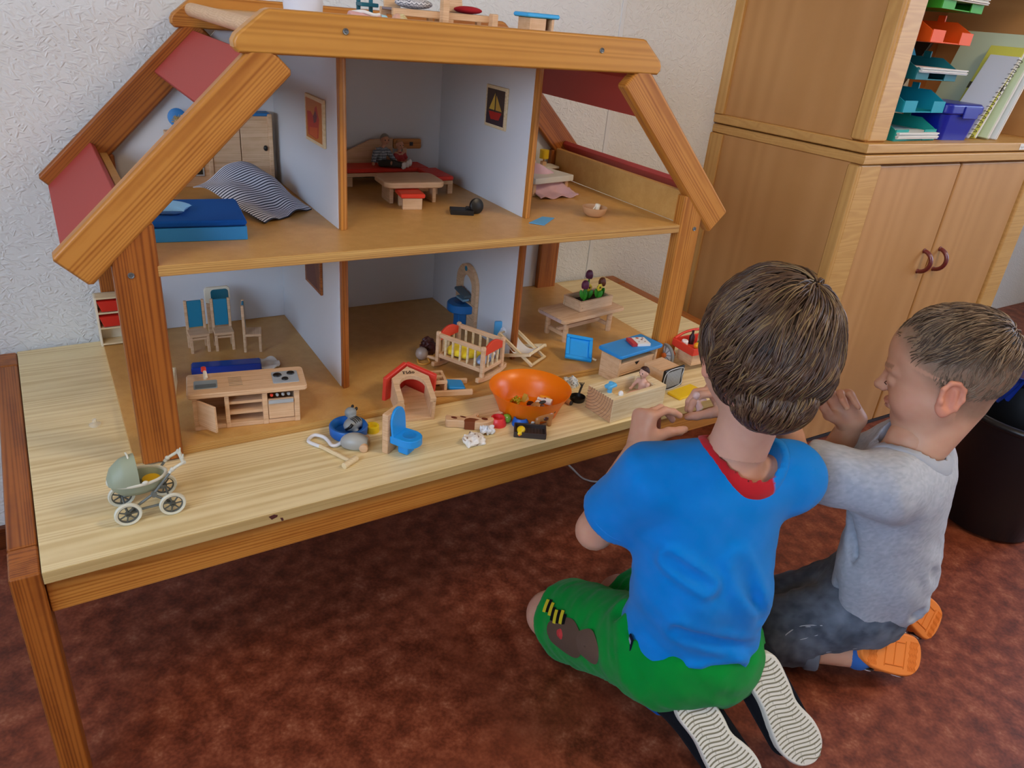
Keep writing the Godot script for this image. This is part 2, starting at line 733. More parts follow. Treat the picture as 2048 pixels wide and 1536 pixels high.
func make_materials() -> void:
	var wv := Image.create(64, 64, false, Image.FORMAT_L8)
	for y in 64:
		for x in 64:
			var k := 0.5 + 0.25 * sin(TAU * x / 8.0) * sin(TAU * y / 16.0) + 0.25 * sin(TAU * (x + y) / 16.0)
			wv.set_pixel(x, y, Color(k, k, k))
	M.weave = ImageTexture.create_from_image(wv)
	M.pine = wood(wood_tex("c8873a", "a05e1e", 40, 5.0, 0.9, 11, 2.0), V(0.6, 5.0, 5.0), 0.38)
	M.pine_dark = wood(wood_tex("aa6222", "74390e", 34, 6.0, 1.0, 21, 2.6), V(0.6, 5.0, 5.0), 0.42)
	M.pine_smooth = wood(wood_tex("d0923f", "b87a2e", 12, 4.0, 0.6, 31, 1.3), V(0.5, 5.0, 5.0), 0.35)
	M.ply = wood(mottled(["c4924a", "cd9c56", "d6a862"], 0.02, 41), V(3, 3, 3), 0.38)
	M.ply_edge = wood(wood_tex("d8ab62", "9d6a30", 5, 1.5, 0.7, 45, 1.4), V(0.7, 60, 60), 0.55)
	M.beech = wood(wood_tex("e2bd94", "cda277", 30, 5.0, 0.8, 51, 1.2), V(3, 9, 9), 0.55)
	M.beech_end = wood(wood_tex("c8aca0", "8e7268", 12, 2.0, 0.4, 52, 3.0, 256, 256), V(8, 9, 9), 0.6)
	M.birch = wood(wood_tex("ecd9b0", "dcc391", 24, 4.0, 0.6, 53), V(3, 9, 9), 0.55)
	M.laminate = wood(wood_tex("f2e0ae", "dcc48c", 44, 6.0, 0.9, 61, 1.2, 1024, 512), V(0.4, 2.0, 2.0), 0.4, true)
	M.laminate_edge = wood(wood_tex("cdb277", "bfa165", 14, 3.0, 0.8, 62), V(0.6, 12, 12), 0.5, true)
	M.cab = wood(wood_tex("c8945a", "bd894e", 10, 3.0, 0.35, 71, 1.0), V(0.5, 1.2, 1.2), 0.42)
	M.cab_edge = wood(wood_tex("d2a35e", "c4934f", 12, 3.0, 0.5, 72), V(1, 6, 6), 0.45)
	M.white_board = plain("d9dbdc", 0.6, 0.3)
	M.red_panel = plain("b0433c", 0.55, 0.35)
	M.paint_red = plain("e0402c", 0.42)
	M.paint_blue = plain("1f8fd8", 0.42)
	M.paint_teal = plain("1f86a8", 0.45)
	M.paint_sky = plain("57aee0", 0.45)
	M.paint_yellow = plain("e8c21e", 0.42)
	M.paint_deep = plain("1a44b8", 0.42)
	M.paint_orange = plain("f07a30", 0.4)
	M.black = plain("14120f", 0.4)
	M.dark = plain("2a2422", 0.5)
	M.grey = plain("9aa0a2", 0.4)
	M.white = plain("ecebe6", 0.5)
	M.cream = plain("ece2c6", 0.5)
	M.steel = plain("8a8d8c", 0.35)
	M.steel.metallic = 0.8
	M.screw = plain("7f8484", 0.4)
	M.screw.metallic = 0.7
	var wall := plain("e3e6e3", 0.85, 0.2)
	wall.heightmap_enabled = true
	wall.heightmap_texture = chips_height()
	wall.heightmap_scale = 0.16
	wall.uv1_triplanar = true
	wall.uv1_world_triplanar = true
	wall.uv1_scale = V(2.2, 2.2, 2.2)
	M.wall = wall
	M.lino = wood(mottled(["57240f", "6b301a", "7e3d24", "8f4d32", "a5684c"], 0.012, 81, 1024, 1.5), V(1.5, 1.5, 1.5), 0.5, true)


# ---------------------------------------------------------------- camera and light
func set_camera_and_light() -> void:
	var cam := Camera3D.new()
	cam.name = "camera"
	cam.position = V(-0.14, 0.6579 + B, 1.0951)
	cam.rotation = V(-0.4646, -0.5817, 0.0979)
	cam.fov = 54.48
	cam.near = 0.02
	cam.current = true
	add_child(cam)
	var env := Environment.new()
	env.background_mode = Environment.BG_SKY
	var sky := Sky.new()
	var sm := ProceduralSkyMaterial.new()
	sm.sky_top_color = Color("a9c8f2")
	sm.sky_horizon_color = Color("e6f0ff")
	sm.ground_horizon_color = Color("8f9488")
	sm.ground_bottom_color = Color("6a6a60")
	sm.sky_energy_multiplier = 3.0
	sm.ground_energy_multiplier = 1.5
	sky.sky_material = sm
	env.sky = sky
	env.tonemap_mode = Environment.TONE_MAPPER_LINEAR
	env.tonemap_exposure = 0.75
	env.sdfgi_enabled = true
	env.ssao_enabled = true
	env.ssil_enabled = true
	var we := WorldEnvironment.new()
	we.name = "world"
	we.environment = env
	add_child(we)
	# daylight falling through the two windows (an area light in each opening, the size of the glass)
	daylight(V(-2.06, 1.72, 1.9), V(1, 0, 0), Vector2(2.4, 1.05), 1.15)
	daylight(V(4.12, 1.62, 1.9), V(-1, 0, 0), Vector2(2.3, 1.25), 0.8)
	ceiling_lamp(V(-0.7, 2.52, 1.2), "white square ceiling lamp above the play table", 1.3)
	ceiling_lamp(V(1.7, 2.52, 1.5), "white square ceiling lamp above the kneeling children", 3.6)


func daylight(at: Vector3, dir: Vector3, size: Vector2, energy: float) -> void:
	var l := AreaLight3D.new()
	l.name = "window_daylight"
	l.area_size = size
	l.light_color = Color("cfe2ff")
	l.light_energy = energy
	l.shadow_enabled = true
	l.area_range = 12.0
	l.area_attenuation = 2.0
	add_child(l, true)
	l.look_at_from_position(at, at + dir, Vector3.UP)


func ceiling_lamp(at: Vector3, label: String, energy: float) -> void:
	var o := thing("ceiling_lamp", label, "lamp", at)
	part("housing", G.new().box(V(0.62, 0.05, 0.62), V(0, 0.045, 0), 0.004), M.white, o)
	var glow := plain("fff1d8", 0.5)
	glow.emission_enabled = true
	glow.emission = Color("ffe2b4")
	glow.emission_energy_multiplier = 1.5
	part("lamp_panel", G.new().box(V(0.56, 0.012, 0.56), V(0, 0.014, 0), 0.002), glow, o)
	var l := AreaLight3D.new()
	l.name = "lamp_light"
	l.area_size = Vector2(0.56, 0.56)
	l.light_color = Color("ffe6c4")
	l.light_energy = energy
	l.shadow_enabled = true
	l.area_range = 12.0
	l.area_attenuation = 2.0
	o.add_child(l)
	l.position = V(0, -0.004, 0)
	l.rotation = V(-PI / 2, 0, 0)


# ---------------------------------------------------------------- room
func build_room() -> void:
	var wy := 0.0243
	struct("floor", G.new().box(V(6.6, 0.1, 4.9), V(1.0, -0.05, 1.68), 0.001), M.lino)
	struct("ceiling", G.new().box(V(6.6, 0.1, 4.9), V(1.0, 2.65, 1.68), 0.001), plain("e8e6e0", 0.9))
	var wb := struct("wall_back", G.new().box(V(7.0, 2.6, 0.1), V(0, 1.3, -0.05), 0.001), M.wall)
	wb.transform = Transform3D(Basis(Vector3.UP, wy), Basis(Vector3.UP, wy) * V(1.0, 0, -0.512))
	var soft := plain("e2ddd2", 0.9)
	# side walls with a window opening each, closed wall behind the viewer
	for x in [-2.15, 4.2]:
		var wr := G.new()
		wr.box(V(0.1, 0.98, 4.9), V(x, 0.49, 1.68), 0.001).box(V(0.1, 0.34, 4.9), V(x, 2.43, 1.68), 0.001)
		wr.box(V(0.1, 1.28, 1.45), V(x, 1.62, -0.045), 0.001).box(V(0.1, 1.28, 1.05), V(x, 1.62, 3.6), 0.001)
		struct("wall_left" if x < 0.0 else "wall_right", wr, soft)
	struct("wall_front", G.new().box(V(6.5, 2.6, 0.1), V(1.0, 1.3, 4.05), 0.001), soft)
	for w in [["window_1", V(-2.15, 1.62, 1.88), PI / 2, 2.4], ["window_2", V(4.2, 1.62, 1.88), PI / 2, 2.4]]:
		var fr := G.new()
		var L: float = w[3]
		for s in [-1, 1]:
			fr.box(V(L, 0.06, 0.07), V(0, s * 0.61, 0), 0.004).box(V(0.06, 1.28, 0.07), V(s * (L / 2 - 0.03), 0, 0), 0.004)
		fr.box(V(0.06, 1.2, 0.07), V(0, 0, 0), 0.004)
		var o := struct(w[0], fr, M.white)
		o.position = w[1]
		o.rotation.y = w[2]
	var bb := struct("baseboard_back", G.new().box(V(3.7, 0.055, 0.014), V(0, 0.0275, 0), 0.003), tinted(M.pine_dark, "a08a78"))
	bb.transform = Transform3D(Basis(Vector3.UP, wy), Basis(Vector3.UP, wy) * V(-0.25, 0, -0.504))
	var duct := struct("trim_1", G.new().box(V(0.014, 2.5, 0.004), V(0, 1.25, 0.001), 0.0015), plain("dfe3e2", 0.7))
	duct.position = V(1.157, 0.06, -0.5405)
	duct.rotation.y = wy


func build_table() -> void:
	var o := thing("play_table", "low pine table with a pale laminate top under the wooden doll's house", "table", V(0, 0, 0), 0.0243)
	var xl := -0.2279
	var xr := 1.2225
	var zf := 0.2026
	var zb := -0.4985
	part("tabletop", G.new().box(V(xr - xl, 0.0182, zf - zb), V((xl + xr) / 2, T - 0.0091, (zf + zb) / 2), 0.0006), M.laminate, o)
	part("front_edge", G.new().box(V(xr - xl, 0.0176, 0.0015), V((xl + xr) / 2, T - 0.0092, zf + 0.0006), 0.0005), M.laminate_edge, o)
	var chip := G.new()
	chip.prism(poly([0, 0, 0.008, 0.0015, 0.013, -0.001, 0.012, -0.004, 0.004, -0.0065, 0.002, -0.003]), 0.0008, X(V(0.05, T - 0.004, zf + 0.0014)))
	chip.prism(poly([0, 0, 0.004, -0.001, 0.005, -0.006, 0.002, -0.006]), 0.0008, X(V(0.066, T - 0.011, zf + 0.0014)))
	part("edge_chip", chip, plain("54241c", 0.8), o)
	beam("apron", o, M.pine, V(xl, T - 0.0465, zf - 0.02), V(xr, T - 0.0465, zf - 0.02), 0.056, 0.02)
	beam("apron", o, M.pine_dark, V(xl, T - 0.0465, zb + 0.014), V(xr, T - 0.0465, zb + 0.014), 0.056, 0.02)
	for s in [xl - 0.018, xr + 0.018]:
		beam("side_rail", o, M.pine_dark, V(s, T - 0.036, zb + 0.062), V(s, T - 0.036, zf - 0.064), 0.072, 0.034, Vector3.UP, 0.003)
		for z in [zf - 0.0315, zb + 0.03]:
			beam("leg", o, M.pine_dark, V(s, 0.0, z), V(s, T, z), 0.063 if z > 0 else 0.06, 0.0345, Vector3.BACK, 0.003)


# ---------------------------------------------------------------- doll's house
func build_house() -> void:
	var hp := V(0.456, T, -0.235)
	var o := thing("dolls_house", "large open wooden doll's house with red roof boards standing on the low table", "doll's house", hp)
	var cx := 0.456
	var zf := 0.0135
	var P := func(x: float, y: float, z: float) -> Vector3: return V(x, y + B, z) - hp
	part("base_plate", G.new().box(V(1.106, 0.0145, 0.486), P.call(0.459, -0.0073, -0.2445), 0.0008), M.ply, o)
	part("base_edge", G.new().box(V(1.106, 0.0138, 0.0014), P.call(0.459, -0.0074, -0.0012), 0.0005), M.ply_edge, o)
	part("upper_floor", G.new().box(V(0.98, 0.0158, 0.494), P.call(0.456, 0.2921, -0.236), 0.0008), M.ply, o)
	part("floor_edge", G.new().box(V(0.968, 0.0152, 0.0014), P.call(0.4525, 0.292, zf - 0.0024), 0.0005), M.ply_edge, o)
	part("deck", G.new().box(V(0.62, 0.012, 0.446), P.call(cx + 0.02, 0.606, -0.2385), 0.0008), M.ply, o)
	# posts and rafters, front and back
	for k in 2:
		var z0 := zf - 0.0125 if k == 0 else -0.4738
		var dd := 0.025 if k == 0 else 0.0172
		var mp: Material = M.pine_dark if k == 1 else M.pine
		for s in [-1, 1]:
			var px: float = cx + s * 0.5095
			var wpost := 0.058
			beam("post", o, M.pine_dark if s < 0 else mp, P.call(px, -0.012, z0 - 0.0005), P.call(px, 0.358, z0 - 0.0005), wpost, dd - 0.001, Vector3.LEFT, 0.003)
			# rafter: centre line from the eaves to the ridge beam
			var lo := Vector2(cx + s * 0.5865, 0.2995)
			var hi := Vector2(cx + s * 0.3055, 0.5755)
			beam("rafter", o, mp, P.call(lo.x, lo.y, z0 + 0.0015), P.call(hi.x, hi.y, z0 + 0.0015), 0.0585, dd, V(-s * 0.0 + 0.7 * s, 0.7, 0), 0.0045)
		# ridge beam with clipped, rounded ends
		var half := 0.361
		var pl := PackedVector2Array()
		var sil := [[half - 0.006, -0.0275], [half, -0.021], [half + 0.0005, -0.013], [half - 0.004, -0.005], [half - 0.036, 0.021], [half - 0.041, 0.025], [half - 0.048, 0.0275]]
		for q in sil: pl.append(Vector2(q[0], q[1]))
		sil.reverse()
		for q in sil: pl.append(Vector2(-q[0], q[1]))
		var rb := part("ridge_beam", G.new().prism(pl, dd + 0.003, Transform3D.IDENTITY, 0.004), M.pine_smooth if k == 0 else M.pine, o)
		rb.position = P.call(cx, 0.6035, z0 + 0.0025)
	for s in [-1, 1]:
		part("dowel", G.new().tube([P.call(cx + s * 0.325, 0.606, -0.465), P.call(cx + s * 0.325, 0.606, -0.01)], 0.0115, 18), M.beech, o)
		# roof boards lying in the slope between the rafters
		for q in [[-0.138, 0.305, -0.06, 0.381], [0.058, 0.502, 0.131, 0.574]]:
			var a := V(q[0], q[1], 0)
			var b := V(q[2], q[3], 0)
			if s > 0:
				a.x = 2 * cx - a.x
				b.x = 2 * cx - b.x
			var nn := V(s * 0.7, 0.72, 0).normalized()
			a -= nn * 0.006
			b -= nn * 0.006
			var m := part("roof_board", G.new().box(V(a.distance_to(b), 0.0115, 0.4525), Vector3.ZERO, 0.002), M.red_panel, o)
			var xx := (b - a).normalized()
			m.transform = Transform3D(Basis(xx, xx.cross(Vector3.BACK).normalized() * -1.0, Vector3.BACK) if s < 0 else Basis(-xx, Vector3.BACK.cross(-xx), Vector3.BACK), P.call((a.x + b.x) / 2, (a.y + b.y) / 2, -0.2385))
		part("parapet", G.new().box(V(0.0125, 0.062, 0.452), P.call(cx + s * 0.498, 0.331, -0.2385), 0.001), M.ply, o)
	# dividing walls with half-round lippings
	for q in [[0.2713, 0.3], [0.6371, 0.3], [0.2713, 0.0], [0.6371, 0.0]]:
		var hh := 0.28 if q[1] > 0.1 else 0.2838
		var dv := part("dividing_wall", G.new().box(V(0.0118, hh, 0.372), P.call(q[0] + 0.0059, q[1] + hh / 2, -0.2965), 0.0005), M.white_board, o)
		var hr := PackedVector2Array()
		for i in 11:
			var f := PI * i / 10.0
			hr.append(Vector2(0.0095 * cos(f), 0.0095 * sin(f)))
		hr.append(Vector2(-0.0095, -0.0045))
		hr.append(Vector2(0.0095, -0.0045))
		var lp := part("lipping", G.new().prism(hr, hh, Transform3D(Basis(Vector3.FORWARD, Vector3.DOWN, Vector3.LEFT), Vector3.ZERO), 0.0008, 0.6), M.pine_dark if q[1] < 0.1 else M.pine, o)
		lp.transform = Transform3D(Basis(Vector3.UP, Vector3.LEFT, Vector3.BACK), P.call(q[0] + 0.006, q[1] + hh / 2, -0.1085))
	part("back_panel", G.new().box(V(0.985, 0.284, 0.005), P.call(cx, 0.1425, -0.4857), 0.0005), M.white_board, o)
	part("back_panel", G.new().prism(poly([-0.045, 0.301, -0.045, 0.356, 0.178, 0.579, 0.734, 0.579, 0.957, 0.356, 0.957, 0.301]), 0.005, X(P.call(0, 0, -0.4857)), 0.0005), M.white_board, o)
	for q in [[0.243, 0.610, 0.005], [0.681, 0.609, 0.005], [-0.061, 0.290, 0.0], [0.978, 0.290, 0.0]]:
		var sc := G.new().lathe([Vector2(0, 0.0014), Vector2(0.0016, 0.0014), Vector2(0.0018, 0.0004), Vector2(0.0036, 0.0012), Vector2(0.0044, 0.0), Vector2(0.0044, -0.002)], 16, X(P.call(q[0], q[1], zf + q[2] - 0.0002), E(90, 0, 0)))
		part("screw", sc, M.screw, o)


func framed_picture(at: Vector3, h: float, w: float, im: Image, label: String, frame: Material) -> void:
	var o := thing("framed_picture", label, "picture", at, 0.0)
	part("frame", G.new().box(V(0.005, h, w), V(-0.0025, 0, 0), 0.0012), frame, o)
	var g := G.new()
	var a := h / 2 - 0.006
	var b := w / 2 - 0.006
	var k := g.v.size()
	for q in [[a, -b, 0, 0], [a, b, 1, 0], [-a, b, 1, 1], [-a, -b, 0, 1]]:
		g.vert(V(-0.0052, q[0], q[1]), Vector3.LEFT, Vector2(q[2], q[3]))
	g.tri(k, k + 1, k + 2); g.tri(k, k + 2, k + 3)
	part("painting", g, printed(im), o)


func build_pictures() -> void:
	var boat := canvas(96, 144, "4a3a34")
	paint_poly(boat, poly([0, 100, 96, 96, 96, 144, 0, 144]), "3d2f38")
	paint_poly(boat, poly([12, 92, 84, 90, 70, 122, 26, 124]), "b32a20")
	paint_poly(boat, poly([44, 84, 44, 14, 14, 84]), "d8b44a")
	paint_poly(boat, poly([50, 84, 50, 22, 84, 84]), "c9a043")
	paint_poly(boat, poly([46, 92, 46, 8, 49, 8, 49, 92]), "2a1c14")
	framed_picture(V(0.637, 0.484 + B, -0.233), 0.077, 0.08, boat, "little wooden picture of a yellow-sailed boat on the upper middle room's wall", M.birch)
	var art := canvas(96, 144, "c97b2c")
	paint_poly(art, poly([8, 48, 30, 44, 48, 60, 56, 26, 66, 16, 74, 44, 80, 60, 74, 128, 60, 136, 12, 132]), "b8321c")
	paint_poly(art, poly([44, 58, 58, 34, 68, 52, 62, 74, 48, 82]), "6c2a34")
	paint_poly(art, poly([20, 104, 70, 92, 66, 134, 18, 130]), "cf5a22")
	framed_picture(V(0.271, 0.46 + B, -0.209), 0.077, 0.098, art, "little wooden picture in red and orange on the upper left room's wall", M.birch)
	var dark := canvas(96, 96, "7a4520")
	paint_poly(dark, poly([0, 0, 60, 0, 84, 96, 10, 96]), "6a3518")
	framed_picture(V(0.271, 0.183 + B, -0.247), 0.07, 0.095, dark, "dark brown little picture high on the wall of the lower left room", M.pine_dark)


# ---------------------------------------------------------------- cupboard
func build_cupboard() -> void:
	var yb := B
	var o := thing("corner_cupboard", "tall beech cupboard with red curved handles and an open shelf beside the wall", "cupboard", V(2.05, 0, -0.3))
	var off := V(-2.05, 0, 0.3)
	var A := Vector2(1.548, -0.555)      # side at the wall
	var C0 := Vector2(1.6, -0.078)       # front corner
	var R0 := Vector2(2.56, -0.078)
	var RB := Vector2(2.56, -0.575)
	var flat := func(y0: float, y1: float, pts: Array, bev := 0.004) -> G:
		var pl := PackedVector2Array()
		for p in pts: pl.append(Vector2(p.x, -p.y))
		return G.new().prism(pl, y1 - y0, Transform3D(Basis(Vector3.RIGHT, Vector3.FORWARD, Vector3.UP), off + V(0, (y0 + y1) / 2, 0)), bev)
	var side := (C0 - A).normalized()
	var nrm := Vector2(-side.y, side.x)     # out to the left is -nrm... side panel lies inward
	var inw := Vector2(side.y, -side.x)
	if inw.x < 0: inw = -inw
	# two edge boards
	part("top_board", flat.call(yb + 0.415, yb + 0.44, [A, C0 + Vector2(-0.004, 0.008), R0 + Vector2(0, 0.008), RB]), M.cab_edge, o)
	part("top_board", flat.call(yb + 0.388, yb + 0.4125, [A + Vector2(0.003, 0), C0 + Vector2(-0.003, 0.008), R0 + Vector2(0, 0.008), RB]), M.cab_edge, o)
	# lower case
	var vert_panel := func(called: String, p: Vector2, q: Vector2, th: float, y0: float, y1: float, mat: Material, bev := 0.001) -> MeshInstance3D:
		var d := (q - p).normalized()
		var m := part(called, G.new().box(V(y1 - y0, p.distance_to(q), th), Vector3.ZERO, bev), mat, o)
		m.transform = Transform3D(Basis(Vector3.UP, V(d.x, 0, d.y), Vector3.UP.cross(V(d.x, 0, d.y))), off + V((p.x + q.x) / 2, (y0 + y1) / 2, (p.y + q.y) / 2))
		return m
	vert_panel.call("side_panel", A + inw * 0.012 + side * 0.02, C0 + inw * 0.012 - side * 0.01, 0.016, 0.012, yb + 0.388, M.cab)
	vert_panel.call("side_panel", A + inw * 0.016 + side * 0.03, C0 + inw * 0.016 - side * 0.01, 0.016, yb + 0.44, 2.3, M.cab)
	vert_panel.call("edge_strip", A + inw * 0.010 + side * 0.002, A + inw * 0.010 + side * 0.05, 0.026, 0.012, yb + 0.388, M.cab_edge, 0.003)
	vert_panel.call("edge_strip", A + inw * 0.010 + side * 0.002, A + inw * 0.010 + side * 0.035, 0.026, yb + 0.44, 2.3, M.cab_edge, 0.003)
	var posts := [[1.602, 1.69, 0.012, 0.388], [2.448, 2.54, 0.012, 0.388]]
	for q in posts:
		var z0 := -0.083
		part("corner_post", G.new().box(V(q[1] - q[0], q[3] + yb - q[2], 0.024), off + V((q[0] + q[1]) / 2, (q[3] + yb + q[2]) / 2, z0 - 0.012 + 0.006), 0.006), M.cab_edge, o)
	vert_panel.call("corner_post", C0 + inw * 0.006 - side * 0.034, C0 + inw * 0.006, 0.022, 0.012, yb + 0.387, M.cab_edge, 0.006)
	part("corner_post", G.new().box(V(0.08, 1.4, 0.026), off + V(1.644, yb + 0.44 + 0.7, -0.094), 0.007), M.cab_edge, o)
	vert_panel.call("corner_post", C0 + inw * 0.01 - side * 0.05, C0 + inw * 0.01 - side * 0.006, 0.024, yb + 0.441, 2.28, M.cab_edge, 0.007)
	# doors
	for q in [[1.693, 2.0645], [2.0695, 2.445]]:
		var dr := part("door", G.new().box(V(yb + 0.388 - 0.012 - 0.008, q[1] - q[0], 0.018), Vector3.ZERO, 0.005), M.cab, o)
		dr.transform = Transform3D(Basis(Vector3.UP, Vector3.RIGHT, Vector3.FORWARD), off + V((q[0] + q[1]) / 2, (yb + 0.388 + 0.012) / 2 - 0.001, -0.094))
		var hx: float = (q[1] - 0.04 if q[0] < 2.0 else q[0] + 0.035) - (q[0] + q[1]) / 2
		var arc := []
		for i in 15:
			var f := PI * i / 14.0 - PI / 2
			arc.append(V(0.133 + 0.031 * sin(f), hx, -0.009 - 0.031 * cos(f)))
		arc.insert(0, V(0.102, hx, -0.004)); arc.append(V(0.164, hx, -0.004))
		var g := G.new().tube(arc, 0.0062, 12)
		g.ball(V(0.102, hx, -0.0105), V(0.0075, 0.0075, 0.004), 12).ball(V(0.164, hx, -0.0105), V(0.0075, 0.0075, 0.004), 12)
		var red := plain("6e1a16", 0.22)
		red.clearcoat_enabled = true
		part("handle", g, red, dr)
	part("plinth", G.new().box(V(0.95, 0.012, 0.44), off + V(2.08, 0.006, -0.31), 0.001), M.dark, o)
	part("door", G.new().box(V(0.02, yb + 0.36, 0.018), off + V(2.55, 0.42, -0.1), 0.003), M.cab, o)
	# upper case: back, right side, shelf board above
	part("back_panel", G.new().box(V(0.94, 1.38, 0.01), off + V(2.08, yb + 1.13, -0.53), 0.001), tinted(M.cab, "c9a98a"), o)
	part("side_panel", G.new().box(V(0.018, 1.38, 0.44), off + V(2.5, yb + 1.13, -0.31), 0.001), M.cab, o)
	part("shelf", G.new().box(V(0.86, 0.02, 0.42), off + V(2.06, yb + 0.93, -0.31), 0.002), M.cab, o)
	var lab := canvas(128, 32, "e9e4d8")
	for q in [[10, 14, 46, 22], [50, 12, 58, 24], [70, 10, 84, 24], [90, 14, 116, 20]]:
		for i in 14:
			var px := int(lerpf(q[0], q[2], i / 14.0))
			lab.fill_rect(Rect2i(px, int(q[1]) + (i * 5) % 9, 2, 3), Color("6d6258"))
	var lg := G.new()
	var k := lg.v.size()
	for q in [[0, 0, 0, 1], [0.068, 0, 1, 1], [0.068, 0.017, 1, 0], [0, 0.017, 0, 0]]:
		lg.vert(off + V(2.31 + q[0], yb + 0.4195 + q[1], -0.0692), Vector3.BACK, Vector2(q[2], q[3]))
	lg.tri(k, k + 1, k + 2); lg.tri(k, k + 2, k + 3)
	part("paper_label", lg, printed(lab, 0.8), o)


# ---------------------------------------------------------------- toys in the lower rooms and on the table
func bx(called: String, o: Node, m: Material, size: Vector3, at: Vector3, bev := 0.0008, turn := Basis.IDENTITY) -> MeshInstance3D:
	var r := part(called, G.new().box(size, Vector3.ZERO, bev), m, o)
	r.transform = Transform3D(turn, at)
	return r


func crumple(at: Vector3, rx: float, ry: float, rz: float, seed_: int, folds: float) -> G:
	var f := noise(seed_, 55.0 * folds, 2)
	var s := Sdf.new(at - V(rx, ry, rz) * 1.5, at + V(rx, ry, rz) * 1.5, 0.0011)
	s.ell(at, V(rx, ry, rz), 0.004)
	s.bend(func(p: Vector3) -> float: return f.get_noise_3dv(p) * 0.006, 5.0)
	s.plane(at - V(0, ry * 0.6, 0), Vector3.DOWN)
	return s.into(G.new())


func build_kitchen() -> void:
	var o := thing("toy_kitchen", "little beech toy kitchen with sink, three black burners and a grey-handled oven", "toy kitchen", V(0.003, B, -0.042), deg_to_rad(-9.6))
	var W := 0.166
	var H := 0.06
	var D := 0.066
	for q in [[0.0, 0.008], [0.048, 0.055], [0.1065, 0.115], [0.157, 0.166]]:
		bx("upright", o, M.beech, V(q[1] - q[0], H, D), V((q[0] + q[1]) / 2, H / 2, -D / 2))
	bx("floor_board", o, M.beech, V(W - 0.004, 0.008, D - 0.001), V(W / 2, 0.004, -D / 2 - 0.0006))
	bx("back_board", o, M.beech, V(W - 0.002, H, 0.004), V(W / 2, H / 2, -D + 0.002))
	for y in [0.024, 0.043]:
		bx("shelf", o, M.beech, V(0.053, 0.0055, D - 0.006), V(0.081, y, -D / 2 - 0.002))
	var pl := round_rect(0.186, 0.075, 0.006)
	part("worktop", G.new().prism(pl, 0.01, Transform3D(E(-90, 0, 0), V(W / 2 + 0.003, H + 0.005, -D / 2 + 0.001)), 0.0022), M.beech, o)
	var y1 := H + 0.0102
	var steel := plain("5c6a70", 0.35)
	part("sink", G.new().prism(round_rect(0.036, 0.03, 0.003), 0.001, Transform3D(E(-90, 0, 0), V(0.022, y1, -0.026)), 0.0002), plain("8b9aa0", 0.35), o)
	part("sink_basin", G.new().prism(round_rect(0.032, 0.013, 0.002), 0.001, Transform3D(E(-90, 0, 0), V(0.022, y1 + 0.0006, -0.0195)), 0.0002), steel, o)
	for i in 6:
		bx("drain_groove", o, plain("8d7d66", 0.7), V(0.021, 0.0006, 0.0011), V(0.067 + i * 0.0002, y1, -0.044 + i * 0.0055), 0.0002)
	part("hob", G.new().prism(round_rect(0.042, 0.042, 0.003), 0.0014, Transform3D(E(-90, 0, 0), V(0.147, y1 + 0.0004, -0.03)), 0.0004), plain("a4adb3", 0.35), o)
	for q in [[0.135, -0.037, 0.0072], [0.157, -0.041, 0.0065], [0.146, -0.021, 0.0056]]:
		part("burner", G.new().lathe([Vector2(0, 0.0022), Vector2(q[2] * 0.9, 0.0022), Vector2(q[2], 0.001), Vector2(q[2], 0)], 20, X(V(q[0], y1 + 0.0008, q[1]))), M.black, o)
	for i in 4:
		part("knob", G.new().lathe([Vector2(0, 0.003), Vector2(0.0022, 0.003), Vector2(0.0028, 0)], 14, X(V(0.1215 + i * 0.009, H - 0.0055, 0.0002), E(90, 0, 0))), M.paint_red if i == 0 else M.grey, o)
	var dr := bx("oven_door", o, M.beech, V(0.041, 0.036, 0.006), V(0.136, 0.0275, -0.0025))
	bx("handle", dr, plain("a9b0b2", 0.4), V(0.04, 0.0065, 0.004), V(0, 0.0145, 0.0045), 0.001)
	var d2 := bx("cupboard_door", o, M.beech, V(0.0385, 0.047, 0.0045), V(0.0205, 0.0325, 0.0135), 0.0008, E(0, -48, 0))
	part("knob", G.new().lathe([Vector2(0, 0.007), Vector2(0.004, 0.006), Vector2(0.0048, 0.003), Vector2(0.003, 0)], 16, X(V(0.008, -0.006, -0.002), E(-90, 0, 0))), M.paint_deep, d2)
	var tap := G.new().tube(curve([V(0.022, y1, -0.048), V(0.022, y1 + 0.012, -0.047), V(0.023, y1 + 0.015, -0.04), V(0.024, y1 + 0.008, -0.034)], 12), 0.0026, 10)
	var tp := part("tap", tap, M.cream, o)
	part("tap_cap", G.new().lathe([Vector2(0, 0.009), Vector2(0.0038, 0.008), Vector2(0.0042, 0.001), Vector2(0, 0)], 16, X(V(0.021, y1 + 0.013, -0.048))), M.paint_red, tp)
	# wall shelf lying behind the kitchen
	var s := thing("toy_wall_shelf", "long glossy dark blue bar with a beech strip lying behind the toy kitchen", "toy shelf", V(0.093, B, -0.226), deg_to_rad(-10))
	bx("blue_bar", s, plain("123a9c", 0.25), V(0.123, 0.021, 0.028), V(0, 0.0105, -0.012), 0.003)
	bx("board", s, M.beech, V(0.066, 0.008, 0.022), V(0.022, 0.004, 0.014), 0.001)
	var cl := G.new().sheet(func(u: float, v: float) -> Vector3:
		var a := u * 2.0 - 1.0
		var b := v * 2.0 - 1.0
		return V(a * 0.026 * sqrt(1.0 - b * b * 0.45), 0.0035 + 0.003 * sin(u * 9.0) * cos(v * 6.0) + 0.002 * cos(v * 15.0), b * 0.024 * sqrt(1.0 - a * a * 0.4)), 16, 16, 0.0016)
	var co := part("white_cloth", cl, cloth("d8d3c6"))
	co.position = V(0.168, B + 0.002, -0.24)
	tag(co, "small crumpled white cloth beside the dark blue bar behind the toy kitchen", "cloth")
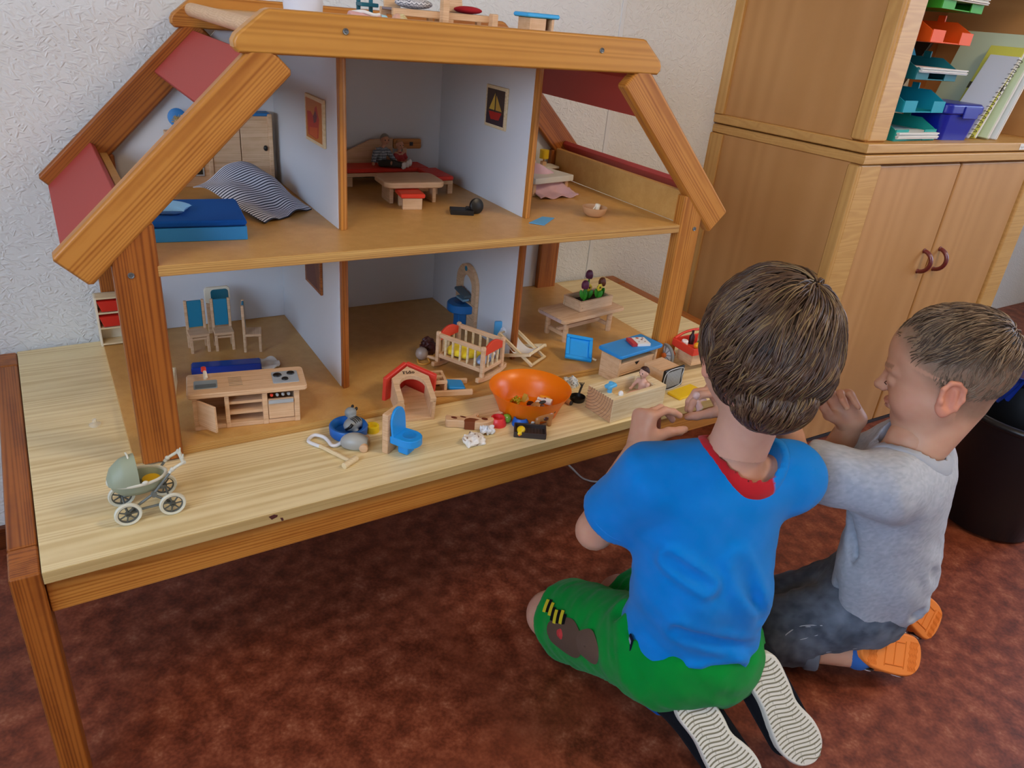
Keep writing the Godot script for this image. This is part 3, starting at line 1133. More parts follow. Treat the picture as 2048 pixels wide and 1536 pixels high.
	# open wooden box half behind the post
	var c := thing("toy_box", "small open wooden box with a slot, half behind the left front post", "toy box", V(-0.016, B, -0.205), deg_to_rad(-12))
	for q in [[0.034, 0.003, 0, 0.0285], [0.034, 0.003, 0, -0.0285]]:
		bx("wall", c, M.birch, V(q[0], 0.03, q[1]), V(0, 0.015, q[3]))
	for q in [-0.0155, 0.0155]:
		bx("wall", c, M.birch, V(0.003, 0.03, 0.054), V(q, 0.015, 0))
	bx("bottom", c, plain("5a3d22", 0.7), V(0.029, 0.003, 0.054), V(0, 0.0025, 0))
	bx("slot", c, M.dark, V(0.004, 0.007, 0.0006), V(0.011, 0.02, 0.0302), 0.0002)


func make_chair(label: String, at: Vector3, turn: float) -> Node3D:
	var o := thing("toy_chair", label, "toy chair", at, deg_to_rad(turn), "blue-backed toy chairs in the lower left room")
	for s in [-1, 1]:
		bx("leg", o, M.beech, V(0.0055, 0.034, 0.0055), V(s * 0.0155, 0.017, 0.0145), 0.0008)
		bx("back_post", o, M.beech, V(0.0055, 0.1, 0.0055), V(s * 0.0158, 0.05, -0.0145), 0.001)
	bx("seat", o, M.beech, V(0.037, 0.006, 0.035), V(0, 0.037, 0.0005), 0.0012)
	bx("backrest", o, M.paint_teal, V(0.0258, 0.055, 0.0042), V(0, 0.0715, -0.0142), 0.001)
	bx("stretcher", o, M.beech, V(0.026, 0.004, 0.004), V(0, 0.03, 0.0145), 0.0006)
	return o


func build_lower_left() -> void:
	make_chair("blue-backed toy chair facing out, leftmost of the three in the lower left room", V(0.0685, B, -0.358), 0)
	make_chair("blue-backed toy chair facing out, in the middle of the three chairs", V(0.115, B, -0.353), -4)
	make_chair("blue-backed toy chair turned sideways to the right, nearest the dividing wall", V(0.165, B, -0.328), 76)
	var d := thing("toy_mirror", "pale upright toy frame with a rounded teal panel behind the three toy chairs", "toy mirror", V(0.124, B, -0.435))
	bx("stand", d, M.beech, V(0.046, 0.066, 0.008), V(0, 0.033, 0), 0.001)
	part("frame", G.new().prism(round_rect(0.05, 0.034, 0.007), 0.006, X(V(0, 0.083, 0)), 0.0012), M.cream, d)
	part("panel", G.new().prism(round_rect(0.034, 0.024, 0.006), 0.003, X(V(0.004, 0.083, 0.003)), 0.0006), plain("1f6a7c", 0.4), d)
	var s := thing("toy_shelf", "pale toy shelf unit with two red drawers behind the left front post", "toy shelf", V(-0.06, B, -0.447))
	bx("back", s, M.cream, V(0.074, 0.1, 0.004), V(0, 0.05, -0.014))
	for q in [-0.036, 0.036]:
		bx("side", s, M.cream, V(0.004, 0.1, 0.03), V(q, 0.05, 0))
	for y in [0.004, 0.037, 0.068, 0.098]:
		bx("shelf_board", s, M.birch, V(0.07, 0.004, 0.03), V(0, y, 0))
	for y in [0.041, 0.072]:
		part("drawer", G.new().prism(poly([-0.034, 0.021, -0.028, 0.0, 0.028, 0.0, 0.034, 0.021]), 0.029, X(V(0, y, 0.004)), 0.0015), plain("d42a1c", 0.4), s)
	var st := G.new().lathe([Vector2(0, 0.011), Vector2(0.003, 0.011), Vector2(0.0035, 0.008), Vector2(0.0028, 0.005), Vector2(0.009, 0.002), Vector2(0.0095, 0)], 20)
	var clear := plain("f2efe0", 0.12)
	clear.albedo_color.a = 0.35
	clear.transparency = BaseMaterial3D.TRANSPARENCY_ALPHA
	var so := part("suction_cup", st, clear)
	so.position = V(-0.135, T, -0.148)
	tag(so, "small clear suction cup on the table top left of the doll's house", "suction cup")


func build_lower_middle() -> void:
	# washbasin with arched board against the dividing wall
	var o := thing("toy_washbasin", "toy washbasin with a tall arched beech back and a blue basin on a pedestal", "toy washbasin", V(0.632, B, -0.298))
	var arch := PackedVector2Array()
	arch.append(Vector2(-0.047, 0)); arch.append(Vector2(-0.047, 0.098))
	for i in 13:
		var f := PI - PI * i / 12.0
		arch.append(Vector2(0.047 * cos(f), 0.1 + 0.047 * sin(f)))
	arch.append(Vector2(0.047, 0.098)); arch.append(Vector2(0.047, 0))
	var inner := PackedVector2Array()      # the window in the arch reaches down to the basin; built as one bent board
	inner.append(Vector2(0.026, 0.062)); inner.append(Vector2(0.026, 0.098))
	for i in 11:
		var f := PI * i / 10.0
		inner.append(Vector2(0.026 * cos(f), 0.098 + 0.024 * sin(f)))
	inner.append(Vector2(-0.026, 0.062))
	var wood_arch := PackedVector2Array(arch.slice(0, 2))
	wood_arch = PackedVector2Array()
	for p in arch: wood_arch.append(p)
	wood_arch.remove_at(wood_arch.size() - 1)
	wood_arch.append(Vector2(0.047, 0.062))
	for p in inner: wood_arch.append(p)
	wood_arch.append(Vector2(-0.0269, 0.0619)); wood_arch.append(Vector2(0.0469, 0.0619)); wood_arch.append(Vector2(0.047, 0))
	part("arch_board", G.new().prism(wood_arch, 0.0085, Transform3D(E(0, -90, 0), V(0, 0, 0)), 0.0008), M.beech, o)
	part("spot", G.new().lathe([Vector2(0, 0.001), Vector2(0.0055, 0.0006), Vector2(0.006, 0)], 14, X(V(-0.0044, 0.136, -0.004), E(0, 0, 90))), M.paint_teal, o)
	var bs := PackedVector2Array()
	for i in 17:
		var f := PI * i / 16.0
		bs.append(Vector2(0.035 * cos(f), 0.042 * sin(f)))
	part("basin", G.new().prism(bs, 0.02, Transform3D(Basis(V(0, 0, 1), V(-1, 0, 0), V(0, 1, 0)), V(-0.004, 0.05, 0)), 0.0025), plain("1c6fb4", 0.4), o)
	part("basin_hollow", G.new().ball(V(-0.019, 0.0595, 0), V(0.011, 0.0015, 0.019), 16), plain("134e86", 0.4), o)
	bx("pedestal", o, plain("1c6fb4", 0.4), V(0.022, 0.042, 0.026), V(-0.015, 0.021, 0), 0.003)
	bx("tap_shelf", o, plain("4d6470", 0.5), V(0.02, 0.007, 0.05), V(-0.012, 0.083, 0.002), 0.002, E(8, 0, 0))
	bx("tap", o, plain("7fa4b8", 0.4), V(0.018, 0.006, 0.034), V(-0.013, 0.0695, 0.004), 0.002)
	# cradle
	var c := thing("toy_cradle", "beech toy rocking cradle with orange-red end boards, white bars and yellow bedding", "toy cradle", V(0.5305, B, -0.088), deg_to_rad(-63.5))
	var L := 0.054
	var Wd := 0.034
	for sx in [-1, 1]:
		for sz in [-1, 1]:
			bx("corner_post", c, M.beech, V(0.0085, 0.068, 0.0085), V(sx * L, 0.045, sz * Wd), 0.0018)
			for k in (5 if sx > 0 else 0):
				bx("bar", c, M.birch, V(0.0042, 0.037, 0.0042), V(-L + 0.0185 + k * 0.0178, 0.05, sz * Wd), 0.0008)
		for k in 3:
			bx("bar", c, M.birch, V(0.0042, 0.034, 0.0042), V(sx * L, 0.045, -Wd + 0.017 * (k + 1)), 0.0008)
		var hb := PackedVector2Array([Vector2(-Wd + 0.004, 0.058)])
		for i in 9:
			var t := i / 8.0
			hb.append(Vector2(lerpf(-Wd + 0.004, Wd - 0.004, t), 0.072 + 0.011 * sin(PI * t)))
		hb.append(Vector2(Wd - 0.004, 0.058))
		part("end_board", G.new().prism(hb, 0.005, Transform3D(E(0, 90, 0), V(sx * L, 0, 0)), 0.001), plain("e2472a", 0.45), c)
		bx("end_rail", c, M.beech, V(0.006, 0.008, Wd * 2 - 0.008), V(sx * L, 0.027, 0), 0.001)
		var rk := PackedVector2Array()
		for i in 13:
			var t := i / 12.0 * 2.0 - 1.0
			rk.append(Vector2(t * 0.05, 0.002 + 0.0075 * t * t))
		for i in 13:
			var t := 1.0 - i / 12.0 * 2.0
			rk.append(Vector2(t * 0.05, 0.0125 + 0.006 * t * t))
		part("rocker", G.new().prism(rk, 0.008, Transform3D(E(0, 90, 0), V(sx * L, -0.001, 0)), 0.0012), M.beech, c)
	for sz in [-1, 1]:
		bx("top_rail", c, M.beech, V(L * 2 - 0.008, 0.009, 0.0065), V(0, 0.0715, sz * Wd), 0.0014)
		bx("bottom_rail", c, M.beech, V(L * 2 - 0.008, 0.009, 0.0065), V(0, 0.0285, sz * Wd), 0.0014)
	bx("bed_board", c, M.beech, V(L * 2 - 0.006, 0.004, Wd * 2 - 0.006), V(0, 0.027, 0))
	var q := thing("toy_quilt", "puffy yellow quilt lying in the toy cradle", "toy bedding", V(0.5305, B + 0.0292, -0.088), deg_to_rad(-63.5))
	var s := Sdf.new(V(-0.056, -0.01, -0.036), V(0.056, 0.03, 0.036), 0.0016)
	s.ell(V(-0.014, 0.009, 0), V(0.036, 0.011, 0.03), 0.004).plane(V(0, 0.0002, 0), Vector3.DOWN)
	var nz := noise(4, 40.0, 2)
	s.bend(func(p: Vector3) -> float: return 0.004 * nz.get_noise_3dv(p))
	part("quilt", s.into(G.new()), cloth("e9d23a"), q)
	var pw := thing("toy_pillow", "blue and white little pillow at the right end of the toy cradle", "toy bedding", V(0.5305, B + 0.0292, -0.088), deg_to_rad(-63.5))
	part("pillow", G.new().ball(V(0.038, 0.0095, 0), V(0.013, 0.0095, 0.028), 18), cloth("9db4d8"), pw)
	part("white_cover", G.new().ball(V(0.044, 0.019, -0.012), V(0.008, 0.006, 0.016), 14), cloth("e8ebf2"), pw)
	# things behind the cradle
	var h := thing("pull_toy", "grey knob toy with a wooden stick and a bent ring left of the cradle", "pull toy", V(0.462, B, -0.166))
	part("knob", G.new().ball(V(0, 0.0135, 0), V(0.013, 0.0135, 0.013), 20), plain("a89484", 0.35), h)
	part("stick", G.new().tube([V(0.008, 0.009, 0.006), V(0.03, 0.0035, 0.022)], 0.0034, 10), M.beech, h)
	part("ring", G.new().tube(curve([V(-0.012, 0.004, 0.006), V(-0.015, 0.0022, 0.02), V(-0.004, 0.0022, 0.027), V(0.008, 0.0022, 0.022), V(0.01, 0.004, 0.01)], 24), 0.0018, 8), plain("d79a3a", 0.5), h)
	var dk := part("brown_pouch", crumple(V(0, 0.016, 0), 0.016, 0.023, 0.014, 9, 1.6), plain("43160f", 0.5))
	dk.position = V(0.487, B - 0.0035, -0.19)
	tag(dk, "wrinkled dark brown little pouch behind the left end of the cradle", "pouch")
	# doll in white on a light-blue board
	var w := thing("blue_toy_chair", "light-blue narrow toy board chair standing against the dividing wall's end", "toy chair", V(0.632, B, -0.142), deg_to_rad(-20))
	bx("back_board", w, M.paint_sky, V(0.022, 0.068, 0.006), V(-0.002, 0.034, -0.009), 0.002)
	bx("seat", w, M.paint_sky, V(0.022, 0.016, 0.022), V(-0.002, 0.008, 0.004), 0.002)
	var wd := part("white_cloth_doll", crumple(V(0, 0.02, 0), 0.0125, 0.021, 0.0125, 15, 1.3), cloth("e6e8ec"))
	wd.position = V(0.638, B + 0.0155, -0.138)
	tag(wd, "soft crumpled white bundle leaning on the light-blue toy chair", "cloth toy")
	build_deckchair()
	build_doghouse()


func build_deckchair() -> void:
	var o := thing("toy_deck_chair", "folding toy deck chair with pale wooden frame and white cloth seat", "toy deck chair", V(0.664, B, -0.098), deg_to_rad(28))
	for s in [-1, 1]:
		beam("frame_rail", o, M.birch, V(s * 0.027, 0.004, 0.04), V(s * 0.027, 0.052, -0.045), 0.0065, 0.0055, Vector3.UP, 0.001)
		beam("support_rail", o, M.birch, V(s * 0.0335, 0.004, -0.046), V(s * 0.0335, 0.03, 0.036), 0.0065, 0.0055, Vector3.UP, 0.001)
	part("cross_bar", G.new().tube([V(-0.034, 0.029, 0.032), V(0.034, 0.029, 0.032)], 0.0036, 10), M.birch, o)
	part("cross_bar", G.new().tube([V(-0.03, 0.0055, 0.038), V(0.03, 0.0055, 0.038)], 0.003, 10), M.birch, o)
	part("cross_bar", G.new().tube([V(-0.03, 0.0515, -0.0445), V(0.03, 0.0515, -0.0445)], 0.003, 10), M.birch, o)
	var g := G.new().sheet(func(u: float, v: float) -> Vector3:
		var z := lerpf(-0.044, 0.032, v)
		var y := lerpf(0.053, 0.0315, v) - 0.026 * sin(PI * v) + 0.0015 * sin(u * 11.0 + v * 7.0)
		return V(lerpf(-0.0235, 0.0235, u), maxf(y, 0.006), z), 10, 20, 0.001)
	part("cloth_seat", g, cloth("e9ecef"), o)


func build_doghouse() -> void:
	var o := thing("toy_dog_kennel", "toy dog kennel lettered Fido with a red roof, lying on its back", "toy kennel", V(0.357, T, 0.038))
	var ux := V(0.978, 0, 0.21)
	var aw := V(0.21, 0, -0.978)
	var a := deg_to_rad(12.0)
	var uy := aw * cos(a) + Vector3.UP * sin(a)
	o.basis = Basis(ux, uy, ux.cross(uy))
	var d := 0.051
	# front face: pentagon with an arched opening
	var fr := PackedVector2Array()
	for p in [[0.034, 0], [0.034, 0.064], [0.0, 0.096], [-0.034, 0.064], [-0.034, 0], [-0.0235, 0], [-0.0235, 0.038]]: fr.append(Vector2(p[0], p[1]))
	for i in range(1, 12):
		var f := PI - PI * i / 12.0
		fr.append(Vector2(0.0235 * cos(f), 0.04 + 0.0275 * sin(f)))
	fr.append(Vector2(0.0235, 0.038)); fr.append(Vector2(0.0235, 0))
	part("front_board", G.new().prism(fr, 0.009, X(V(0, 0, d - 0.0045)), 0.0008), M.beech, o)
	part("back_board", G.new().prism(poly([0.034, 0, 0.034, 0.064, 0, 0.096, -0.034, 0.064, -0.034, 0]), 0.006, X(V(0, 0, 0.003)), 0.0006), M.beech, o)
	for s in [-1, 1]:
		bx("side_board", o, M.beech, V(0.006, 0.062, d - 0.012), V(s * 0.031, 0.031, d / 2), 0.0006)
		var p0 := V(s * 0.0445, 0.0595, 0)
		var p1 := V(0, 0.1015, 0)
		var r := bx("roof", o, plain("dc4030", 0.45), V(p0.distance_to(p1) + 0.003, 0.0085, d + 0.006), (p0 + p1) / 2 + V(s * 0.002, 0.003, d / 2), 0.0022)
		r.basis = Basis(Vector3.BACK, atan2(p1.y - p0.y, p1.x - p0.x) if s < 0 else atan2(p0.y - p1.y, p0.x - p1.x))
	var tm := TextMesh.new()
	tm.text = "Fido"
	var f := SystemFont.new()
	f.font_names = PackedStringArray(["Droid Serif"])
	f.font_weight = 700
	tm.font = f
	tm.font_size = 16
	tm.pixel_size = 0.00062
	tm.depth = 0.0005
	var t := part("lettering", tm, M.black, o)
	t.position = V(-0.001, 0.0765, d + 0.0002)
	# wedge toy beside it
	var w := thing("toy_rocking_seat", "beech toy step with square holes and a light-blue cushion right of the dog kennel", "toy seat", V(0.4385, B, -0.028), deg_to_rad(-14))
	bx("side_rail", w, M.beech, V(0.082, 0.012, 0.007), V(0.016, 0.006, 0.024), 0.002)
	bx("side_rail", w, M.beech, V(0.082, 0.012, 0.007), V(0.016, 0.006, -0.022), 0.002)
	for x in [-0.024, 0.004]:
		bx("cross_board", w, M.beech, V(0.0055, 0.03, 0.042), V(x, 0.016, 0.001), 0.0008)
	bx("top_rail", w, M.beech, V(0.033, 0.006, 0.006), V(-0.01, 0.029, 0.022), 0.0008)
	bx("top_rail", w, M.beech, V(0.033, 0.006, 0.006), V(-0.01, 0.029, -0.02), 0.0008)
	bx("middle_rail", w, M.beech, V(0.023, 0.006, 0.006), V(-0.01, 0.029, 0.0), 0.0008)
	bx("cushion", w, M.paint_blue, V(0.036, 0.009, 0.036), V(0.027, 0.0105, 0.001), 0.004, E(0, 0, -6))


func build_lower_right() -> void:
	var o := thing("toy_bench_table", "beech toy trestle table carrying the flower box", "toy table", V(0.866, B, -0.18), deg_to_rad(8.5))
	part("tabletop", G.new().prism(round_rect(0.196, 0.092, 0.008), 0.009, Transform3D(E(-90, 0, 0), V(0.004, 0.0545, 0)), 0.002), M.beech, o)
	for s in [-1, 1]:
		bx("end_grain", o, M.beech_end, V(0.003, 0.0082, 0.074), V(0.004 + s * 0.0969, 0.0545, 0), 0.0012)
		for z in [-1, 1]:
			part("leg", G.new().lathe([Vector2(0, 0), Vector2(0.0052, 0), Vector2(0.0062, 0.002), Vector2(0.0062, 0.0505), Vector2(0, 0.0505)], 16, X(V(s * 0.07, 0, z * 0.03))), M.beech, o)
		bx("side_stretcher", o, M.beech, V(0.006, 0.009, 0.052), V(s * 0.07, 0.016, 0))
	bx("stretcher", o, M.beech, V(0.136, 0.009, 0.006), V(0, 0.02, 0))
	var f := thing("flower_box", "beech planter box of toy tulips and pansies standing on the toy trestle table", "flower box", V(0.894, B + 0.0592, -0.192), deg_to_rad(8.5))
	for z in [-1, 1]:
		bx("long_side", f, M.beech, V(0.104, 0.024, 0.006), V(0, 0.012, z * 0.026))
	for s in [-1, 1]:
		bx("short_side", f, M.beech, V(0.006, 0.024, 0.046), V(s * 0.049, 0.012, 0))
	bx("soil", f, plain("4a3626", 0.9), V(0.092, 0.012, 0.046), V(0, 0.0065, 0))
	bx("nail", f, M.dark, V(0.0012, 0.0016, 0.0006), V(-0.046, 0.009, 0.0291), 0.0002)
	var green := plain("3f9a22", 0.5)
	for q in [[-0.022, 0.006, 0.054, "6e2a46", 1], [0.004, -0.01, 0.07, "5f2640", 1], [0.04, 0.0, 0.05, "6e3516", 1], [-0.004, 0.0, 0.043, "dfc028", 0], [0.018, 0.012, 0.044, "e2c42a", 0]]:
		var fl := part("flower", G.new().tube([V(q[0], 0.012, q[1]), V(q[0] + 0.001, q[2] - 0.008, q[1])], 0.0018, 8), green, f)
		if q[4] == 1:
			var g := G.new()
			for k in 5:
				var an := TAU * k / 5.0
				g.ball(V(q[0] + 0.0036 * cos(an), q[2], q[1] + 0.0036 * sin(an)), V(0.0055, 0.0105, 0.0055), 12, Basis(V(-sin(an), 0, cos(an)), 0.12))
			part("petals", g, plain(q[3], 0.45), fl)
		else:
			var g := G.new()
			for k in 6:
				var an := TAU * k / 6.0
				g.ball(V(q[0] + 0.0052 * cos(an), q[2] + 0.0052 * sin(an), q[1] + 0.002), V(0.0042, 0.0042, 0.0018), 10)
			part("petals", g, plain(q[3], 0.45), fl)
			part("flower_eye", G.new().ball(V(q[0], q[2], q[1] + 0.0035), V(0.0026, 0.0026, 0.0014), 10), plain("4a1f10", 0.5), fl)
		for k in 3:
			var an: float = q[0] * 300.0 + k * 2.1
			part("leaf", G.new().ball(V(q[0] + 0.006 * cos(an), 0.024 + 0.003 * k, q[1] + 0.005 * sin(an)), V(0.0052, 0.0115, 0.0022), 10, Basis(Vector3.UP, -an) * E(0, 0, -18)), green, fl)
	# sideboard
	var s := thing("toy_sideboard", "beech toy sideboard with a bright blue top and one drawer", "toy sideboard", V(0.852, T, -0.012), deg_to_rad(9.0))
	# its feet stand half on the house plate: built from the table up, in front of the plate edge
	for x in [-0.057, 0.057]:
		bx("side", s, M.beech, V(0.006, 0.058, 0.052), V(x, 0.029, 0.03), 0.0008)
	bx("back", s, M.beech, V(0.11, 0.045, 0.004), V(0, 0.034, 0.007), 0.0006)
	bx("shelf", s, M.beech, V(0.109, 0.004, 0.046), V(0, 0.04, 0.03), 0.0006)
	bx("bottom", s, M.beech, V(0.109, 0.004, 0.046), V(0, 0.0165, 0.03), 0.0006)
	var dr := bx("drawer", s, M.beech, V(0.104, 0.0185, 0.044), V(0, 0.0285, 0.0312), 0.0008)
	part("notch", G.new().prism(poly([-0.007, 0.0005, 0.007, 0.0005, 0.001, -0.006, -0.002, -0.006]), 0.0008, X(V(0, 0.0085, 0.0222)), 0.0001), M.black, dr)
	part("top_board", G.new().prism(round_rect(0.134, 0.066, 0.006), 0.008, Transform3D(E(-90, 0, 0), V(0.001, 0.062, 0.03)), 0.002), plain("2390dc", 0.42), s)
	var bk := thing("toy_carton", "white toy carton with a red end lying on the blue sideboard top", "carton", V(0.8745, T + 0.0661, 0.0165), deg_to_rad(-14))
	bx("box", bk, M.white, V(0.03, 0.0065, 0.034), V(0.0075, 0.0033, 0), 0.0006)
	bx("red_end", bk, plain("c4363c", 0.45), V(0.011, 0.0068, 0.0342), V(-0.0135, 0.0034, 0), 0.0006)
	for q in [[0.004, -0.012, 0.006, "d8642c"], [0.011, -0.004, 0.004, "7a2f24"], [0.0, 0.006, 0.0022, "3c3a3a"], [0.014, 0.006, 0.0028, "a3544a"], [0.016, -0.011, 0.0036, "8c2f28"]]:
		part("print", G.new().lathe([Vector2(0, 0.0003), Vector2(q[2] * 0.6, 0.0003), Vector2(q[2] * 0.62, 0)], 10, X(V(q[0], 0.0066, q[1]))), plain(q[3], 0.5), bk)
	# blue picture frame hung on a peg at its left
	var fr := thing("blue_toy_tray", "square bright blue toy tray propped on a peg left of the blue-topped sideboard", "toy tray", V(0.768, B + 0.005, -0.04))
	fr.basis = Basis(V(0.94, -0.12, 0.3).normalized(), deg_to_rad(0)) * E(-52, -22, -10)
	var blue := plain("16a0ee", 0.4)
	for q in [[0.058, 0.008, 0, 0.025], [0.058, 0.008, 0, -0.025]]:
		bx("rim", fr, blue, V(q[0], q[1], 0.0075), V(q[2], q[3] + 0.029, 0), 0.0012)
	for x in [-0.025, 0.025]:
		bx("rim", fr, blue, V(0.008, 0.042, 0.0075), V(x, 0.029, 0), 0.0012)
	bx("panel", fr, blue, V(0.044, 0.044, 0.003), V(0, 0.029, -0.002), 0.0004)
	part("peg", G.new().tube([V(0.026, 0.012, -0.003), V(0.04, 0.009, -0.004)], 0.0026, 8), M.birch, fr)
	build_tub()
	build_oven_cart()


func build_tub() -> void:
	var o := thing("toy_bathtub", "pale wooden toy bathtub with a light-blue tap at the table's front edge", "toy bathtub", V(0.755, T, 0.139), deg_to_rad(5.3))
	var L := 0.142
	var W := 0.07
	var H := 0.0485
	for z in [-1, 1]:
		bx("long_side", o, M.birch, V(L, H, 0.011), V(0, H / 2, z * (W / 2 - 0.0055)), 0.0012)
	for s in [-1, 1]:
		bx("end", o, M.birch, V(0.02, H - 0.0004, W - 0.02), V(s * (L / 2 - 0.0102), H / 2, 0), 0.0008)
		# rounded inner corners
		for z in [-1, 1]:
			var cr := PackedVector2Array([Vector2(0, 0)])
			for i in 6:
				var f := PI / 2 * i / 5.0
				cr.append(Vector2(0.012 - 0.012 * sin(f), 0.012 - 0.012 * cos(f)))
			var m := part("inner_corner", G.new().prism(cr, H - 0.002, Transform3D(E(-90, 0, 0), Vector3.ZERO), 0.0002), M.birch, o)
			m.transform = Transform3D(Basis(V(-s, 0, 0), V(0, 1, 0), V(0, 0, z)), V(s * (L / 2 - 0.0195), H / 2 - 0.0006, z * (W / 2 - 0.0105)))
	bx("bottom", o, M.birch, V(L - 0.03, 0.02, W - 0.02), V(0, 0.01, 0), 0.0006)
	var rings := G.new()
	for i in 12:        # year rings on the left end: shallow curved ridges
		var r := 0.012 + i * 0.0062
		var pts := []
		for k in 15:
			var f := PI / 2 * k / 14.0
			var q := Vector2(0.0352 - r * cos(f), 0.0485 - r * sin(f) * 0.95)
			if q.x > -0.034 and q.y > 0.001: pts.append(V(-L / 2 - 0.0002, q.y, -q.x))
		if pts.size() > 2: rings.tube(pts, 0.00075, 6)
	bx("end_grain", o, tinted(M.birch, "d8bcb0"), V(0.001, H - 0.002, W - 0.002), V(-L / 2 - 0.0003, H / 2, 0), 0.0003)
	var rg := part("year_rings", rings, plain("6f5348", 0.7), o)
	rg.set_meta("kind", "stuff")
	var tp := part("tap", G.new().lathe([Vector2(0, 0), Vector2(0.0045, 0), Vector2(0.0045, 0.01), Vector2(0, 0.01)], 14, X(V(-0.055, H, 0.006))), M.paint_sky, o)
	bx("tap_handle", tp, plain("5cb6e6", 0.42), V(0.026, 0.009, 0.015), V(-0.053, H + 0.0125, 0.005), 0.0035, E(0, 8, 0))
	bx("tap_knob", tp, plain("5cb6e6", 0.42), V(0.007, 0.005, 0.007), V(-0.053, H + 0.0185, 0.004), 0.0015)
	part("overflow", G.new().ball(V(-0.043, H + 0.002, 0.024), V(0.005, 0.0065, 0.005), 12), M.white, o)


func build_oven_cart() -> void:
	var o := thing("toy_grill", "beech box with a black barred grill front right of the toy bathtub", "toy grill", V(0.899, T, 0.112), deg_to_rad(8.5))
	bx("body", o, M.beech, V(0.056, 0.043, 0.052), V(0.0, 0.0215, -0.031), 0.001)
	bx("front", o, M.black, V(0.064, 0.047, 0.006), V(0.001, 0.0245, -0.001), 0.0022)
	for i in 17:
		bx("bar", o, plain("d6d8d6", 0.35), V(0.0009, 0.036, 0.0011), V(-0.0225 + i * 0.00276, 0.0245, 0.0024), 0.0003)
	part("grill_frame", G.new().tube(curve([V(-0.0255, 0.0055, 0.0026), V(-0.0255, 0.0435, 0.0026), V(0.0255, 0.0435, 0.0026), V(0.0265, 0.025, 0.0026), V(0.0255, 0.0055, 0.0026)], 32, true), 0.0008, 6), plain("d6d8d6", 0.35), o)
	var y := part("yellow_tray", G.new().prism(round_rect(0.075, 0.034, 0.003), 0.005, Transform3D(E(-90, 0, 0), Vector3.ZERO), 0.001), plain("f0c818", 0.4))
	y.position = V(0.914, T + 0.0026, 0.139)
	y.rotation.y = deg_to_rad(8.5)
	tag(y, "flat yellow toy tray in front of the black grill, at the boy's hands", "toy tray")
	# market cart
	var c := thing("toy_market_cart", "toy market cart with a grey spoked wheel and a red goods tray", "toy cart", V(1.03, T, 0.045))
	bx("body", c, M.beech, V(0.08, 0.028, 0.046), V(0.002, 0.03, 0), 0.001)
	for q in [-1, 1]:
		bx("tray_side", c, M.paint_red, V(0.1, 0.016, 0.004), V(0, 0.054, q * 0.032), 0.001)
	bx("tray_side", c, M.paint_red, V(0.004, 0.016, 0.06), V(-0.048, 0.054, 0), 0.001)
	bx("tray_side", c, M.paint_red, V(0.004, 0.016, 0.06), V(0.048, 0.054, 0), 0.001)
	bx("tray_floor", c, M.paint_red, V(0.096, 0.004, 0.06), V(0, 0.046, 0), 0.0006)
	part("red_bow", G.new().tube(curve([V(-0.046, 0.062, -0.03), V(-0.02, 0.072, -0.03), V(0.02, 0.074, -0.03), V(0.046, 0.062, -0.03)], 16), 0.003, 8), M.paint_red, c)
	for z in [0.0]:
		var w := part("wheel", G.new().lathe([Vector2(0.0215, -0.003), Vector2(0.0265, -0.003), Vector2(0.0265, 0.003), Vector2(0.0215, 0.003), Vector2(0.0215, -0.003)], 32, Transform3D(E(0, 0, 90), V(-0.071, 0.0266, -0.026))), plain("84898a", 0.4), c)
		part("disc", G.new().lathe([Vector2(0, 0.0012), Vector2(0.022, 0.0012), Vector2(0.022, -0.0012), Vector2(0, -0.0012)], 28, Transform3D(E(0, 0, 90), V(-0.071, 0.0266, -0.026))), plain("c8cfd2", 0.45), w)
		for i in 10:
			var f := TAU * i / 10.0
			bx("spoke", w, plain("84898a", 0.4), V(0.0044, 0.021, 0.0022), V(-0.071, 0.0266 + 0.011 * cos(f), -0.026 + 0.011 * sin(f)), 0.0004, Basis(Vector3.RIGHT, f))
		part("hub", G.new().tube([V(-0.0775, 0.0266, -0.026), V(-0.05, 0.03, -0.022)], [0.0055, 0.006], 12), M.paint_orange, w)
	part("wheel", G.new().lathe([Vector2(0.0, 0.002), Vector2(0.022, 0.002), Vector2(0.0235, 0), Vector2(0.022, -0.002), Vector2(0, -0.002)], 28, Transform3D(E(0, 0, 90), V(0.052, 0.0236, 0.0))), plain("84898a", 0.4), c)
	var goods := [["white toy jar at the left end of the red cart tray", "e9e7e0", 0], ["yellow and orange toy fruit in the red cart tray", "f0b020", 1], ["green toy apple in the red cart tray", "3f9a3a", 1], ["white toy cup in the red cart tray beside the green apple", "dfe0de", 0], ["dark toy bottle standing in the red cart tray", "2c1214", 2], ["pale toy bottle with a pink top at the back of the cart tray", "e2d3a6", 2]]
	var spots := [V(1.0, 0, 0.03), V(1.013, 0, 0.056), V(1.03, 0, 0.048), V(1.044, 0, 0.064), V(1.0225, 0, 0.027), V(1.046, 0, 0.03)]
	for i in 6:
		var p: Vector3 = spots[i] + V(0, T + 0.0482, 0)
		var gd := G.new()
		if goods[i][2] == 0:
			gd.lathe([Vector2(0, 0), Vector2(0.007, 0), Vector2(0.0074, 0.011), Vector2(0.006, 0.013), Vector2(0, 0.0132)], 16)
		elif goods[i][2] == 1:
			gd.ball(V(0, 0.0078, 0), V(0.0082, 0.0078, 0.0082), 16)
		else:
			gd.lathe([Vector2(0, 0), Vector2(0.006, 0), Vector2(0.0062, 0.017), Vector2(0.0026, 0.024), Vector2(0.0026, 0.031), Vector2(0, 0.031)], 16, X(), 0.6)
		var n: String = ["toy_jar", "toy_fruit", "toy_bottle"][goods[i][2]]
		var m := part(n, gd, plain(goods[i][1], 0.4))
		m.position = p
		tag(m, goods[i][0], "toy food", "toy goods in the red cart tray")


